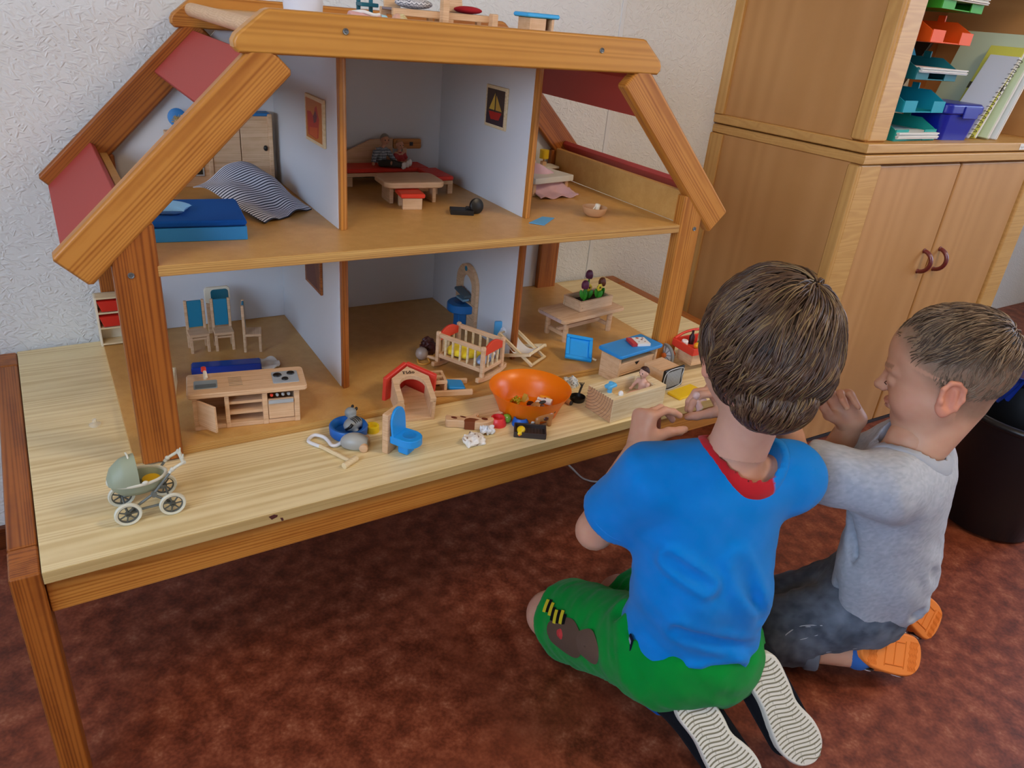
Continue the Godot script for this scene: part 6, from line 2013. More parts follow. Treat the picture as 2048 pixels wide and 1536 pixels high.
func build_shelf_things() -> void:
	var y0 := B + 0.4402
	var trays := [["green-blue letter tray at the bottom of the stack on the cupboard shelf", "1f9a8e", 0.0, 1.745], ["turquoise letter tray second from the bottom on the cupboard shelf", "1598ac", 0.07, 1.745], ["dark teal letter tray in the middle of the stack, under loose papers", "0f6a72", 0.148, 1.755], ["orange letter tray above the teal trays on the cupboard shelf", "ee5a12", 0.234, 1.77], ["bright green letter tray topmost on the cupboard shelf", "43a52c", 0.308, 1.775]]
	for q in trays:
		var m := plain(q[1], 0.5, 0.35)
		var o := thing("letter_tray", q[0], "letter tray", V(q[3] + 0.08, y0 + q[2], -0.225), deg_to_rad(4), "stacked letter trays on the cupboard shelf")
		tray(o, m, 0.2, 0.24, 0.052)
		for s in [[-1, -1], [1, -1], [-1, 1], [1, 1]]:
			part("stacking_foot", G.new().box(V(0.006, 0.016, 0.02), V(s[0] * 0.096, 0.058, s[1] * 0.06 - 0.03), 0.0008), m, o)
	for q in [["white sheets lying in the bottom green-blue letter tray", 0.006, 1.748, 0.016, 0.21, "e8e6de"], ["loose white papers sliding out of the dark teal letter tray", 0.165, 1.775, 0.012, 0.235, "ebe9e4"], ["white papers on top of the green letter tray", 0.328, 1.77, 0.014, 0.23, "e6e2d6"]]:
		var o := thing("paper_stack", q[0], "paper", V(q[2] + 0.08, y0 + q[1], -0.212), deg_to_rad(2))
		for i in 4:
			bx("sheet", o, plain(q[5], 0.85), V(q[4] - 0.02, q[3] / 4.4, 0.215), V(0.003 * sin(i * 4.0), q[3] * (i + 0.5) / 4.0, 0.01 + 0.004 * sin(i * 2.3)), 0.0005, E(0, sin(i * 3.1) * 2.0, 0))
	# blue lidded box
	var b := thing("blue_box", "dark blue plastic box with a rounded lid in front on the cupboard shelf", "box", V(2.025, y0, -0.16), deg_to_rad(-3))
	b.scale = V(1.3, 1.12, 1.2)
	var bm := plain("15249c", 0.3)
	var prof := round_rect(0.118, 0.1, 0.016, 5)
	var g := G.new()
	var k := g.v.size()
	for lv in [[0.0, 0.86], [0.004, 0.9], [0.062, 1.0], [0.0625, 0.0]]:
		pass
	g.sheet(func(u: float, v: float) -> Vector3:
		var f := u * prof.size()
		var i := int(f) % prof.size()
		var p := prof[i].lerp(prof[(i + 1) % prof.size()], f - int(f))
		var sc := lerpf(0.84, 1.0, v)
		return V(p.x * sc, 0.001 + v * 0.06, p.y * sc), prof.size(), 4)
	g.prism(round_rect(0.1, 0.084, 0.013, 5), 0.002, Transform3D(E(-90, 0, 0), V(0, 0.001, 0)), 0.0004)
	part("body", g, bm, b)
	part("lid", G.new().prism(round_rect(0.128, 0.11, 0.018, 6), 0.026, Transform3D(E(-90, 0, 0), V(0, 0.072, 0)), 0.006), bm, b)
	bx("clasp", b, bm, V(0.05, 0.028, 0.004), V(0.012, 0.066, 0.056), 0.0016)
	# leaning books and folders
	var cover := canvas(128, 160, "2f96cc")
	paint_poly(cover, poly([0, 96, 128, 110, 128, 160, 0, 160]), "3aa4da")
	paint_poly(cover, poly([10, 70, 40, 60, 80, 78, 118, 86, 110, 94, 70, 90, 30, 84]), "b87a3c")
	for q in [[34, 40], [66, 48]]:
		paint_poly(cover, poly([q[0], q[1], q[0] + 14, q[1] - 8, q[0] + 20, q[1] + 2, q[0] + 8, q[1] + 16]), "d8dce0")
		paint_poly(cover, poly([q[0] + 8, q[1] - 2, q[0] + 14, q[1] - 5, q[0] + 14, q[1] + 1]), "20242a")
	paint_poly(cover, poly([0, 120, 18, 126, 20, 160, 0, 160]), "e6c62c")
	var pb := thing("picture_book", "light-blue picture book leaning behind the letter trays on the cupboard shelf", "book", V(1.955, y0 + 0.001, -0.362))
	pb.basis = Basis(Vector3.BACK, deg_to_rad(-46))
	part("cover", G.new().box(V(0.2, 0.26, 0.011), V(-0.1, 0.13, 0), 0.002), plain("2f96cc", 0.35), pb)
	var cg := G.new()
	for q in [[-0.196, 0.004, 0, 1], [-0.012, 0.004, 1, 1], [-0.012, 0.256, 1, 0], [-0.196, 0.256, 0, 0]]:
		cg.vert(V(q[0], q[1], 0.0058), Vector3.BACK, Vector2(q[2], q[3]))
	cg.tri(0, 1, 2); cg.tri(0, 2, 3)
	part("cover_picture", cg, printed(cover, 0.3), pb)
	part("spine", G.new().tube([V(-0.006, 0.002, 0.003), V(-0.006, 0.258, 0.003)], 0.0052, 8), plain("2ba4dc", 0.35), pb)
	leaner("black_folder", "black folder leaning between the picture book and the white spiral notebook", "folder", V(2.06, y0 + 0.004, -0.432), 0.1, 0.3, 0.012, -36, null, "1c1a1a")
	var n := leaner("spiral_notebook", "white spiral-bound notebook leaning on the yellow folder", "notebook", V(2.11, y0 + 0.003, -0.16), 0.085, 0.25, 0.008, -30, null, "d5deea")
	for i in 17:
		var c := []
		for q in 10:
			var f := TAU * q / 10.0
			c.append(V(0.0075 * cos(f) + 0.001, 0.012 + i * 0.0142, 0.0445 + 0.0075 * sin(f)))
		part("wire_ring", G.new().tube(c, 0.0009, 5, true), M.dark, n)
	leaner("yellow_folder", "pale yellow folder with a dark band right of the spiral notebook", "folder", V(2.15, y0 + 0.003, -0.17), 0.1, 0.262, 0.012, -24, null, "dcdc62")
	leaner("pale_green_folder", "pale green clear folder rightmost of the leaning folders", "folder", V(2.195, y0 + 0.003, -0.215), 0.215, 0.29, 0.014, -20, null, "cfe0c4")
	leaner("white_folder", "white paper folder beneath the pale green folder", "folder", V(2.225, y0 + 0.002, -0.21), 0.22, 0.27, 0.01, -18, null, "e2e6ea")
	var bg := part("handwritten_sheet", G.new().box(V(0.36, 0.26, 0.004), Vector3.ZERO, 0.0006), printed(scribbled(), 0.85))
	bg.position = V(2.12, y0 + 0.131, -0.47)
	bg.rotation = V(-0.1, 0, 0)
	tag(bg, "large pale sheet with handwriting standing at the back of the cupboard shelf", "paper")


func scribbled() -> Image:
	var im := canvas(256, 192, "cfd2c8")
	var rng := RandomNumberGenerator.new()
	rng.seed = 2
	for r in 3:
		var x := 16
		while x < 236:
			var w := rng.randi_range(3, 9)
			for i in w:
				im.fill_rect(Rect2i(x + i, 24 + r * 26 + rng.randi_range(-3, 3), 1, 3), Color("555850"))
			x += w + rng.randi_range(2, 6)
	return im


func leaner(called: String, label: String, cat: String, at: Vector3, depth: float, height: float, th: float, deg: float, cover, hex: String) -> Node3D:
	var o := thing(called, label, cat, at)
	o.basis = Basis(Vector3.BACK, deg_to_rad(deg))
	var m := plain(hex, 0.35)
	part("cover", G.new().box(V(th, height, depth), V(0, height / 2, 0), 0.002), m, o)
	if cover != null:
		var g := G.new()
		var k := g.v.size()
		for q in [[0.0, -1, 0, 1], [0.0, 1, 1, 1], [1.0, 1, 1, 0], [1.0, -1, 0, 0]]:
			g.vert(V(-th / 2 - 0.0003, 0.004 + q[0] * (height - 0.008), q[1] * (depth / 2 - 0.004)), Vector3.LEFT, Vector2(q[2], q[3]))
		g.tri(k, k + 1, k + 2); g.tri(k, k + 2, k + 3)
		part("cover_picture", g, printed(cover as Image, 0.3), o)
	else:
		part("pages", G.new().box(V(th * 0.7, height - 0.006, depth - 0.004), V(0, height / 2 - 0.001, 0.003), 0.0008), plain("d8d4c6", 0.8) if hex != "1c1a1a" else M.dark, o)
	if called == "yellow_folder":
		bx("dark_band", o, plain("4a4a2e", 0.5), V(th + 0.001, 0.02, depth + 0.001), V(0, height * 0.55, 0), 0.001)
	return o


func build_bin() -> void:
	var o := thing("waste_bin", "tall black plastic waste bin standing beside the cupboard doors", "waste bin", V(1.885, 0, 0.392))
	part("bin", G.new().lathe([Vector2(0, 0.002), Vector2(0.1, 0.002), Vector2(0.112, 0.008), Vector2(0.168, 0.33), Vector2(0.165, 0.33), Vector2(0.109, 0.012), Vector2(0, 0.01)], 56, X(), 0.5), plain("14161a", 0.4), o)
	part("bin_rim", G.new().lathe([Vector2(0.166, 0.322), Vector2(0.176, 0.324), Vector2(0.179, 0.332), Vector2(0.175, 0.34), Vector2(0.166, 0.341), Vector2(0.162, 0.334), Vector2(0.166, 0.322)], 56, X(), 0.2), plain("17191c", 0.3), o)
	var s := G.new().sheet(func(u: float, v: float) -> Vector3:
		return V(0.04 + 0.1 * u + 0.012 * sin(v * 13.0), 0.3 + 0.16 * sin(PI * v) * (0.6 + 0.4 * sin(u * 3.0)) + 0.016 * sin(u * 17.0 + v * 9.0), -0.1 + 0.12 * v + 0.014 * sin(u * 11.0)), 24, 24, 0.001)
	var m := plain("2a50c8", 0.2)
	m.clearcoat_enabled = true
	var b := part("plastic_bag", s, m)
	b.position = o.position + V(0.012, 0.0, -0.015)
	tag(b, "crinkled glossy blue plastic bag sticking out of the black waste bin", "plastic bag")
	var cb := part("white_cable", G.new().tube(curve([V(0.93, 0.2, -0.5), V(0.95, 0.05, -0.36), V(0.973, 0.004, -0.242), V(0.98, 0.003, -0.195), V(1.02, 0.003, -0.175), V(1.12, 0.003, -0.2), V(1.3, 0.003, -0.3)], 60), 0.0026, 8), plain("b8aca0", 0.5))
	tag(cb, "thin white cable on the floor under the play table", "cable")


# ---------------------------------------------------------------- the two children
func into_x(s: Sdf, g: G, x: Transform3D, paint = null) -> void:
	var k := g.v.size()
	s.into(g, paint)
	for i in range(k, g.v.size()):
		g.v[i] = x * g.v[i]
		g.n[i] = (x.basis * g.n[i]).normalized()


func ortho(fwd: Vector3, up: Vector3) -> Basis:      # columns: person's left, up, forward
	var z := fwd.normalized()
	var x := up.cross(z).normalized()
	return Basis(x, z.cross(x), z)


# fingers as short chains; d wrist to knuckles, n out of the palm, t towards the thumb; curls: per finger three bends in degrees
func hand(g: G, wrist: Vector3, arm: Vector3, d: Vector3, n: Vector3, t: Vector3, curls: Array, thumb: Array, k: float, paint: Callable) -> Vector3:
	d = d.normalized()
	n = (n - d * n.dot(d)).normalized()
	var tt := d.cross(n)
	if tt.dot(t) < 0: tt = -tt
	var tip := Vector3.ZERO
	var mid := wrist + d * 0.05 * k
	var s := Sdf.new(mid - Vector3.ONE * 0.098 * k, mid + Vector3.ONE * 0.098 * k, 0.0024)
	s.cap(wrist - (wrist - arm).normalized() * 0.035, wrist, 0.0225 * k, 0.0185 * k, 0.008)
	for q in [0.017, 0.0055, -0.006, -0.0165]:
		s.cap(wrist + tt * q * 0.62 * k, wrist + d * 0.05 * k + tt * q * k - n * 0.002, 0.0135 * k, 0.0098 * k, 0.012)
	var lens := [[0.029, 0.019, 0.015], [0.032, 0.021, 0.016], [0.03, 0.019, 0.015], [0.023, 0.015, 0.013]]
	for i in 4:
		var p: Vector3 = wrist + d * (0.052 - 0.0035 * absf(i - 1.0)) * k + tt * [0.019, 0.006, -0.007, -0.0185][i] * k - n * 0.003 * k
		var ang := 0.0
		var r: float = [0.0076, 0.0078, 0.0074, 0.0066][i] * k
		for j in 3:
			ang += deg_to_rad(curls[i][j])
			var dir: Vector3 = d * cos(ang) + n * sin(ang) + tt * [0.1, 0.02, -0.06, -0.14][i]
			var q: Vector3 = p + dir.normalized() * (lens[i][j] as float) * k
			s.cap(p, q, r, r * 0.9, 0.0035)
			r *= 0.9
			p = q
		if i == 0: tip = p
	var b0 := wrist + d * 0.012 * k + tt * 0.016 * k + n * 0.006 * k
	var b1: Vector3 = b0 + (d * thumb[0] + tt * thumb[1] + n * thumb[2]).normalized() * 0.032 * k
	var b2: Vector3 = b1 + (d * thumb[3] + tt * thumb[4] + n * thumb[5]).normalized() * 0.025 * k
	var b3: Vector3 = b2 + (d * thumb[6] + tt * thumb[7] + n * thumb[8]).normalized() * 0.017 * k
	s.cap(b0, b1, 0.0125 * k, 0.0092 * k, 0.01).cap(b1, b2, 0.0088 * k, 0.0078 * k, 0.004).cap(b2, b3, 0.0078 * k, 0.0064 * k, 0.003)
	s.into(g, paint)
	return tip


func head_sdf(nape: Vector3) -> Sdf:
	var s := Sdf.new(V(-0.098, -0.17, -0.125), V(0.098, 0.118, 0.118), 0.003)
	s.ell(V(0, 0.02, -0.012), V(0.072, 0.08, 0.088), 0.01)                       # skull
	s.ell(V(0, 0.03, 0.038), V(0.058, 0.048, 0.042), 0.03)                       # forehead
	s.ell(V(0, -0.036, 0.03), V(0.054, 0.06, 0.05), 0.03)                        # face
	for e in [-1, 1]:
		s.ell(V(e * 0.035, -0.046, 0.046), V(0.028, 0.03, 0.028), 0.02)         # cheeks
		s.cap(V(e * 0.05, -0.05, 0.0), V(e * 0.02, -0.084, 0.045), 0.018, 0.016, 0.025)   # jaw
		s.ell(V(e * 0.03, -0.012, 0.083), V(0.0155, 0.009, 0.012), 0.012, Basis.IDENTITY, true)   # eye hollows
		s.ell(V(e * 0.029, -0.0138, 0.0722), V(0.0128, 0.0112, 0.0112), 0.004)   # lids
		s.cap(V(e * 0.016, 0.006, 0.081), V(e * 0.042, 0.006, 0.07), 0.006, 0.005, 0.012)  # brows
	s.ell(V(0, -0.087, 0.054), V(0.021, 0.016, 0.02), 0.02)                      # chin
	s.cap(V(0, -0.006, 0.081), V(0, -0.03, 0.0925), 0.0065, 0.0085, 0.01)        # nose
	s.ell(V(0, -0.0325, 0.0955), V(0.0095, 0.0082, 0.0085), 0.006)
	for e in [-1, 1]: s.ell(V(e * 0.0085, -0.0365, 0.088), V(0.0062, 0.0052, 0.0065), 0.004)
	s.ell(V(0, -0.0585, 0.0795), V(0.0165, 0.005, 0.0085), 0.005)               # lips
	s.ell(V(0, -0.0672, 0.077), V(0.0145, 0.0052, 0.0085), 0.005)
	s.cap(V(-0.018, -0.063, 0.083), V(0.018, -0.063, 0.083), 0.0014, 0.0014, 0.003, true)
	s.cap(V(0, -0.05, -0.024), nape, 0.041, 0.044, 0.022)                         # neck
	return s


# one ear on its own finer grid: flat shell, rolled rim, hollow, lobe
func ear_sdf(e: int, flare: float) -> Sdf:
	var c := V(e * 0.0735, -0.022, -0.008)
	var tb := Basis(Vector3.UP, e * flare) * E(-14, 0, 0)
	var s := Sdf.new(c - V(0.024, 0.046, 0.036), c + V(0.024, 0.046, 0.036), 0.0016)
	var at := func(y: float, z: float, x: float) -> Vector3: return c + tb * V(e * x, y, z)
	s.ell(at.call(0.004, -0.003, 0.0), V(0.0042, 0.025, 0.017), 0.003, tb).ell(at.call(-0.012, 0.004, -0.002), V(0.007, 0.016, 0.011), 0.006, tb)
	s.ell(at.call(0.0, 0.001, 0.006), V(0.0058, 0.0165, 0.0095), 0.004, tb, true)
	var rim := [[-0.004, 0.0135, 0.001], [0.014, 0.014, 0.002], [0.0255, 0.006, 0.003], [0.0265, -0.006, 0.004], [0.018, -0.0165, 0.005], [0.002, -0.019, 0.005], [-0.014, -0.0135, 0.004], [-0.0225, -0.004, 0.002]]
	for i in rim.size() - 1:
		s.cap(at.call(rim[i][0], rim[i][1], rim[i][2]), at.call(rim[i + 1][0], rim[i + 1][1], rim[i + 1][2]), 0.0036, 0.0036, 0.0035)
	s.cap(at.call(0.014, -0.006, 0.003), at.call(-0.012, -0.009, 0.003), 0.0026, 0.0028, 0.005)
	s.ell(at.call(-0.024, 0.002, 0.001), V(0.0045, 0.0075, 0.0075), 0.005, tb).ell(at.call(-0.006, 0.0125, 0.003), V(0.0036, 0.0052, 0.0036), 0.004, tb)
	return s


# many fine locks lying on an ellipsoid shell, combed away from the whorl
func locks(g: G, n: int, seed_: int, accept: Callable, whorl: Vector3, c: Vector3, r: Vector3, len_: Callable, thick: float, tones: Array, x: Transform3D, lift := 0.004, comb := Vector3.ZERO) -> void:
	var rng := RandomNumberGenerator.new()
	rng.seed = seed_
	var made := 0
	g.colored = true
	var nz := noise(seed_, 16.0, 2)
	while made < n:
		var d := V(rng.randfn(), rng.randfn(), rng.randfn()).normalized()
		var p := c + d * r
		if not accept.call(p):
			n -= 1 if rng.randf() < 0.15 else 0
			continue
		made += 1
		var L: float = len_.call(p) * rng.randf_range(0.75, 1.2)
		var cl := nz.get_noise_3dv(p)                    # locks of one patch lean together
		var flow := (p - whorl).normalized() + comb + V(nz.get_noise_3dv(p + V(1, 0, 0)), cl, nz.get_noise_3dv(p + V(0, 2, 0))) * 0.75 + V(rng.randfn(), rng.randfn(), rng.randfn()) * 0.1
		var pts := []
		var rads := []
		var col: Color = (tones[rng.randi() % tones.size()] as Color) * (1.0 + cl * 0.35)
		var q := p
		var steps := 6
		for i in steps + 1:
			var nn := ((q - c) / (r * r)).normalized()
			var t := float(i) / steps
			pts.append(x * (q + nn * (lift * (0.25 + sin(PI * minf(t * 0.8 + 0.1, 1.0)) * (0.8 + cl)))))
			rads.append(thick * (1.0 - 0.85 * t * t))
			var dir := (flow - nn * flow.dot(nn)).normalized()
			q += dir * L / steps
			var e := (q - c) / r
			q = c + e.normalized() * r
			flow = flow + V(0, -0.06, 0)
		var k := g.v.size()
		g.tube(pts, rads, 4)
		for i in range(k, g.c.size()): g.c[i] = Color(col.r, col.g, col.b)


func fold(p: Vector3, a: Vector3, b: Vector3, amp: float, wid: float) -> float:    # a crease of the cloth along the line a-b
	var ab := b - a
	var t := clampf((p - a).dot(ab) / ab.length_squared(), 0.0, 1.0)
	var q := p.distance_to(a + ab * t) / wid
	amp *= 1.7
	return -amp * exp(-q * q) * sin(PI * clampf(t * 0.8 + 0.2, 0.0, 1.0)) + amp * 0.8 * exp(-(q - 1.9) * (q - 1.9))


func skin_material() -> StandardMaterial3D:
	var m := plain("ffffff", 0.5, 0.4)
	m.vertex_color_use_as_albedo = true
	m.subsurf_scatter_enabled = true
	m.subsurf_scatter_strength = 0.12
	return m


func colored_cloth(scale := 320.0, bump := 0.015) -> StandardMaterial3D:
	var m := cloth("ffffff", bump, scale)
	m.vertex_color_use_as_albedo = true
	return m


func shoe_sole_outline(L: float, w: float) -> PackedVector2Array:
	var out := PackedVector2Array()
	for p in curve([V(-0.29 * w, 0.02 * L, 0), V(-0.42 * w, 0.12 * L, 0), V(-0.40 * w, 0.34 * L, 0), V(-0.36 * w, 0.5 * L, 0), V(-0.5 * w, 0.72 * L, 0), V(-0.44 * w, 0.9 * L, 0), V(-0.12 * w, 1.0 * L, 0), V(0.26 * w, 0.95 * L, 0), V(0.48 * w, 0.78 * L, 0), V(0.46 * w, 0.58 * L, 0), V(0.38 * w, 0.36 * L, 0), V(0.4 * w, 0.12 * L, 0), V(0.25 * w, 0.015 * L, 0), V(0.0, 0.0, 0)], 84, true):
		out.append(Vector2(p.x, p.y))
	return out


func width_at(out: PackedVector2Array, y: float) -> Vector2:
	var lo := 9.0
	var hi := -9.0
	for i in out.size():
		var a := out[i]
		var b := out[(i + 1) % out.size()]
		if (a.y - y) * (b.y - y) <= 0.0 and absf(a.y - b.y) > 1e-7:
			var xx := lerpf(a.x, b.x, (y - a.y) / (b.y - a.y))
			lo = minf(lo, xx); hi = maxf(hi, xx)
	return Vector2(lo, hi)


func sneaker(o: Node, heel: Vector3, toe: Vector3, face: Vector3, ankle: Vector3) -> void:
	var L := heel.distance_to(toe)
	var a := (toe - heel).normalized()
	var s := (face - a * face.dot(a)).normalized()
	var w := a.cross(s)
	var fr := Transform3D(Basis(w, a, s), heel)
	var out := shoe_sole_outline(L, 0.078)
	var sole := part("shoe_sole", G.new().prism(out, 0.022, X(V(0, 0, -0.004)), 0.004), plain("dedbcb", 0.75, 0.2), o)
	sole.transform = fr
	for i in 25:
		var y := L * (0.05 + 0.9 * i / 24.0)
		var wd := width_at(out, y)
		var pts := []
		for k in 15:
			var u := k / 14.0
			pts.append(V(lerpf(wd.x + 0.006, wd.y - 0.004, u), y + 0.0045 * sin(u * 5.2 + 0.6) - 0.003 * u, 0.0069))
		part("tread_groove", G.new().tube(pts, 0.0011 + 0.0003 * (i % 2), 5), plain("84806a", 0.9, 0.1), sole)
		if i < 24:
			for k in 2:
				var u := 0.28 + 0.4 * k + 0.05 * sin(i * 2.0)
				var xx := lerpf(wd.x, wd.y, u)
				part("tread_line", G.new().tube([V(xx, y + 0.002, 0.007), V(xx + 0.002, y + L * 0.036, 0.007)], 0.0004, 4), plain("a29e8a", 0.9, 0.1), sole)
	var u := Sdf.new(heel.min(toe).min(ankle) - Vector3.ONE * 0.07, heel.max(toe).max(ankle) + Vector3.ONE * 0.07, 0.005)
	for q in [-0.018, 0.018]:
		u.cap(heel + a * 0.034 - s * 0.03 + w * q * 0.6, toe - a * 0.045 - s * 0.022 + w * q, 0.032, 0.024, 0.02)
	u.cap(heel + a * 0.03 - s * 0.04, ankle, 0.036, 0.036, 0.02)
	u.plane(heel - s * 0.008, s)
	part("shoe_upper", u.into(G.new()), cloth("15171c", 0.05, 90.0), o)


# ------------------------------------------------ the boy in the blue shirt
func build_boy_blue() -> void:
	var up := V(0, B, 0)
	var o := thing("person", "kneeling child in a blue t-shirt with red collar and green shorts, seen from behind", "person", V(0.66, 0, 0.48))
	var off := -o.position
	var P := V(0.652, -0.235, 0.495) + up + off
	var C := V(0.668, 0.005, 0.452) + up + off
	var N := V(0.688, 0.088, 0.465) + up + off
	var Hc := V(0.6945, 0.262, 0.464) + up + off
	var shL := V(0.575, 0.042, 0.42) + up + off
	var shR := V(0.778, 0.044, 0.506) + up + off
	var elL := V(0.545, -0.1, 0.345) + up + off
	var elR := V(0.865, -0.06, 0.40) + up + off
	var wrL := V(0.670, 0.004, 0.286) + up + off
	var wrR := V(0.868, 0.034, 0.292) + up + off
	var hipL := V(0.6, -0.25, 0.468) + up + off
	var hipR := V(0.712, -0.25, 0.515) + up + off
	var knL := V(0.582, -0.413, 0.217) + up + off
	var knR := V(0.742, -0.413, 0.24) + up + off
	var anL := V(0.618, -0.352, 0.505) + up + off
	var anR := V(0.735, -0.32, 0.525) + up + off
	var F := V(0.39, 0, -0.92)
	var Tb := ortho(F, C - P)
	var Lf := Tb.x
	var hb := ortho(V(0.44, -0.28, -0.87), V(0.05, 1, 0.0))
	var nz := noise(21, 30.0, 3)
	var tone := func(p: Vector3, n: Vector3) -> Color:
		var c := lin("d9ab90").lerp(lin("cf9478"), 0.5 + 0.5 * nz.get_noise_3dv(p))
		return c
	var head_tone := func(p: Vector3, n: Vector3) -> Color:
		var c := lin("dbae94")
		c = c.lerp(lin("d68f78"), clampf(1.0 - (p - V(signf(p.x) * 0.037, -0.045, 0.058)).length() / 0.035, 0, 1) * 0.6)
		if absf(p.x) > 0.073: c = c.lerp(lin("d98a70"), 0.55)
		return c.lerp(lin("c98e74"), 0.25 + 0.25 * nz.get_noise_3dv(p))
	# skin
	var g := G.new()
	var s := Sdf.new(V(-0.22, -0.01, -0.34), V(0.3, 0.62, 0.17), 0.0075)
	s.cap(P, C, 0.065, 0.07, 0.03).cap(C, N, 0.055, 0.044, 0.03)
	for e in [[shL, elL, wrL, hipL, knL, anL], [shR, elR, wrR, hipR, knR, anR]]:
		s.cap(C, e[0], 0.05, 0.04, 0.03)
		s.cap(e[0], e[1], 0.036, 0.031, 0.012).cap(e[1], e[1] + (e[2] - e[1]) * 0.4, 0.030, 0.031, 0.01).cap(e[1] + (e[2] - e[1]) * 0.4, e[2], 0.031, 0.0205, 0.006)
		s.cap(e[3], e[4], 0.062, 0.046, 0.02).cap(e[4], e[5], 0.044, 0.032, 0.012)
	s.into(g, tone)
	var hs := head_sdf(hb.inverse() * (N - Hc) + V(0, -0.01, 0))
	into_x(hs, g, Transform3D(hb, Hc), head_tone)
	for e in [-1, 1]: into_x(ear_sdf(e, 0.5), g, Transform3D(hb, Hc), head_tone)
	hand(g, wrL, elL, V(0.34, 0.86, -0.36), V(0.88, -0.42, 0.1), V(0.2, 0.1, 0.97), [[58, 30, 16], [62, 42, 24], [66, 62, 30], [66, 66, 30]], [0.55, 0.55, 0.75, 0.25, 0.05, 1.0, 0.3, -0.25, 1.0], 1.02, tone)
	hand(g, wrR, elR, V(-0.5, 0.6, -0.45), V(-0.55, -0.75, -0.2), V(-0.2, 0.0, 0.97), [[50, 45, 25], [55, 50, 25], [58, 55, 30], [60, 60, 30]], [0.6, 0.5, 0.7, 0.5, 0.0, 0.9, 0.5, -0.2, 0.8], 0.98, tone)
	part("body", g, skin_material(), o)
	# eyes (mostly turned away)
	for e in [-1, 1]:
		part("eye", G.new().ball(Hc + hb * V(e * 0.029, -0.0145, 0.0735), Vector3.ONE * 0.0098, 14), plain("efe9e2", 0.2), o)
	# shirt
	var blue := lin("1180d2")
	var sh := Sdf.new(V(-0.2, 0.1, -0.23), V(0.26, 0.62, 0.2), 0.005)
	for u in [-0.04, 0.0, 0.04]:
		sh.cap(P - Tb.y * 0.05 + Lf * u * 1.08, P + Tb.y * 0.11 + Lf * u * 0.92, 0.078, 0.068, 0.03)
		sh.cap(P + Tb.y * 0.11 + Lf * u * 0.92, C + Lf * u * 1.1 - Tb.z * 0.006, 0.068, 0.074, 0.03)
	sh.cap(N - Tb.y * 0.035 + Lf * 0.03, shL, 0.05, 0.05, 0.035).cap(N - Tb.y * 0.035 - Lf * 0.03, shR, 0.05, 0.05, 0.035)
	var slL := shL + (elL - shL) * 0.72
	var slR := shR + (elR - shR) * 0.78
	sh.cone(shL - (elL - shL) * 0.12, slL, 0.051, 0.055, 0.03, 0.008).cone(shR - (elR - shR) * 0.1, slR, 0.051, 0.055, 0.03, 0.008)
	var nk := (Hc - N).normalized()
	var n1 := noise(31, 11.0, 2)
	var dg := (Lf * -0.75 - Tb.y * 0.65).normalized()      # folds run from the left armpit down to the right hip
	var ax := dg.cross(Tb.z).normalized()
	var arm := shL + (slL - shL) * 0.75 + Lf * -0.03
	var bk := -Tb.z * 0.075
	sh.bend(func(p: Vector3) -> float:
		var q := p - P
		var low := clampf(1.0 - q.dot(Tb.y) / 0.26, 0.0, 1.0)
		var w := 0.005 * low * n1.get_noise_3d(q.dot(ax) * 3.0, q.dot(dg) * 0.7, q.dot(Tb.z) * 0.6)
		w += 0.0012 * n1.get_noise_3dv(q * 1.5)
		w -= fold(p, P + Tb.y * 0.19 + Lf * 0.085 + bk * 0.6, P + Tb.y * 0.165 + Lf * 0.03 + bk, 0.006, 0.008)
		w -= fold(p, P + Tb.y * 0.2 - Lf * 0.02 + bk, P + Tb.y * 0.09 - Lf * 0.07 + bk * 0.8, 0.005, 0.011)
		w -= fold(p, P + Tb.y * 0.08 + Lf * 0.06 + bk, P + Tb.y * 0.03 - Lf * 0.08 + bk, 0.0045, 0.01)
		w -= fold(p, P - Tb.y * 0.005 + Lf * 0.03 + bk * 1.1, P + Tb.y * 0.004 - Lf * 0.05 + bk * 1.1, 0.0045, 0.008)
		return w, 8.0)
	sh.plane(P - Tb.y * 0.075, -Tb.y + Tb.z * 0.06)
	var cn := (nk + V(0.0, 0.5, 0.0) + Tb.z * -0.1).normalized()
	var cc := N + V(0.012, -0.008, 0.006)
	var col := sh.copy()
	sh.cone(cc - cn * 0.04, cc + cn * 0.13, 0.057, 0.062, 0.004, 0.0, true)
	var shirt := part("t_shirt", sh.into(G.new(), func(p: Vector3, n: Vector3) -> Color:
		var k := 0.06 * n1.get_noise_3dv(p * 2.0)
		return Color(blue.r + k * 0.1, blue.g * (1.0 + k), blue.b * (1.0 + k))), colored_cloth(), o)
	# collar: red from his left round to the middle of the back, blue beyond
	col.inside(cc - cn * 0.06, cc + cn * 0.11, 0.0695, 0.0695, 0.0032).cone(cc - cn * 0.06, cc + cn * 0.13, 0.0555, 0.0565, 0.002, 0.0, true)
	part("collar", col.into(G.new(), func(p: Vector3, n: Vector3) -> Color: return lin("b5222b") if (p - cc).dot(Lf) > -0.03 else lin("1180d2")), colored_cloth(), shirt)
	for e in [[slL, elL - shL, 0.0535], [slR, elR - shR, 0.0535]]:      # stitched sleeve hems
		var d: Vector3 = (e[1] as Vector3).normalized()
		var sx := d.cross(Vector3.FORWARD).normalized()
		var pts := []
		for i in 36:
			var f := TAU * i / 36.0
			pts.append((e[0] as Vector3) - d * 0.018 + (sx * cos(f) + d.cross(sx) * sin(f)) * (e[2] + 0.0005))
		part("sleeve_hem", G.new().tube(pts, 0.0011, 5, true), cloth("2a86d2", 0.01), shirt)
	# side tag: dark cloth label with a white and red block
	var tb0 := Transform3D(Basis(Tb.z, Tb.y, -Lf) * E(0, 180, 0), P + Lf * 0.1135 + Tb.y * 0.012 - Tb.z * 0.035)
	tb0.basis = Basis(-Tb.z, Tb.y, Lf).orthonormalized()
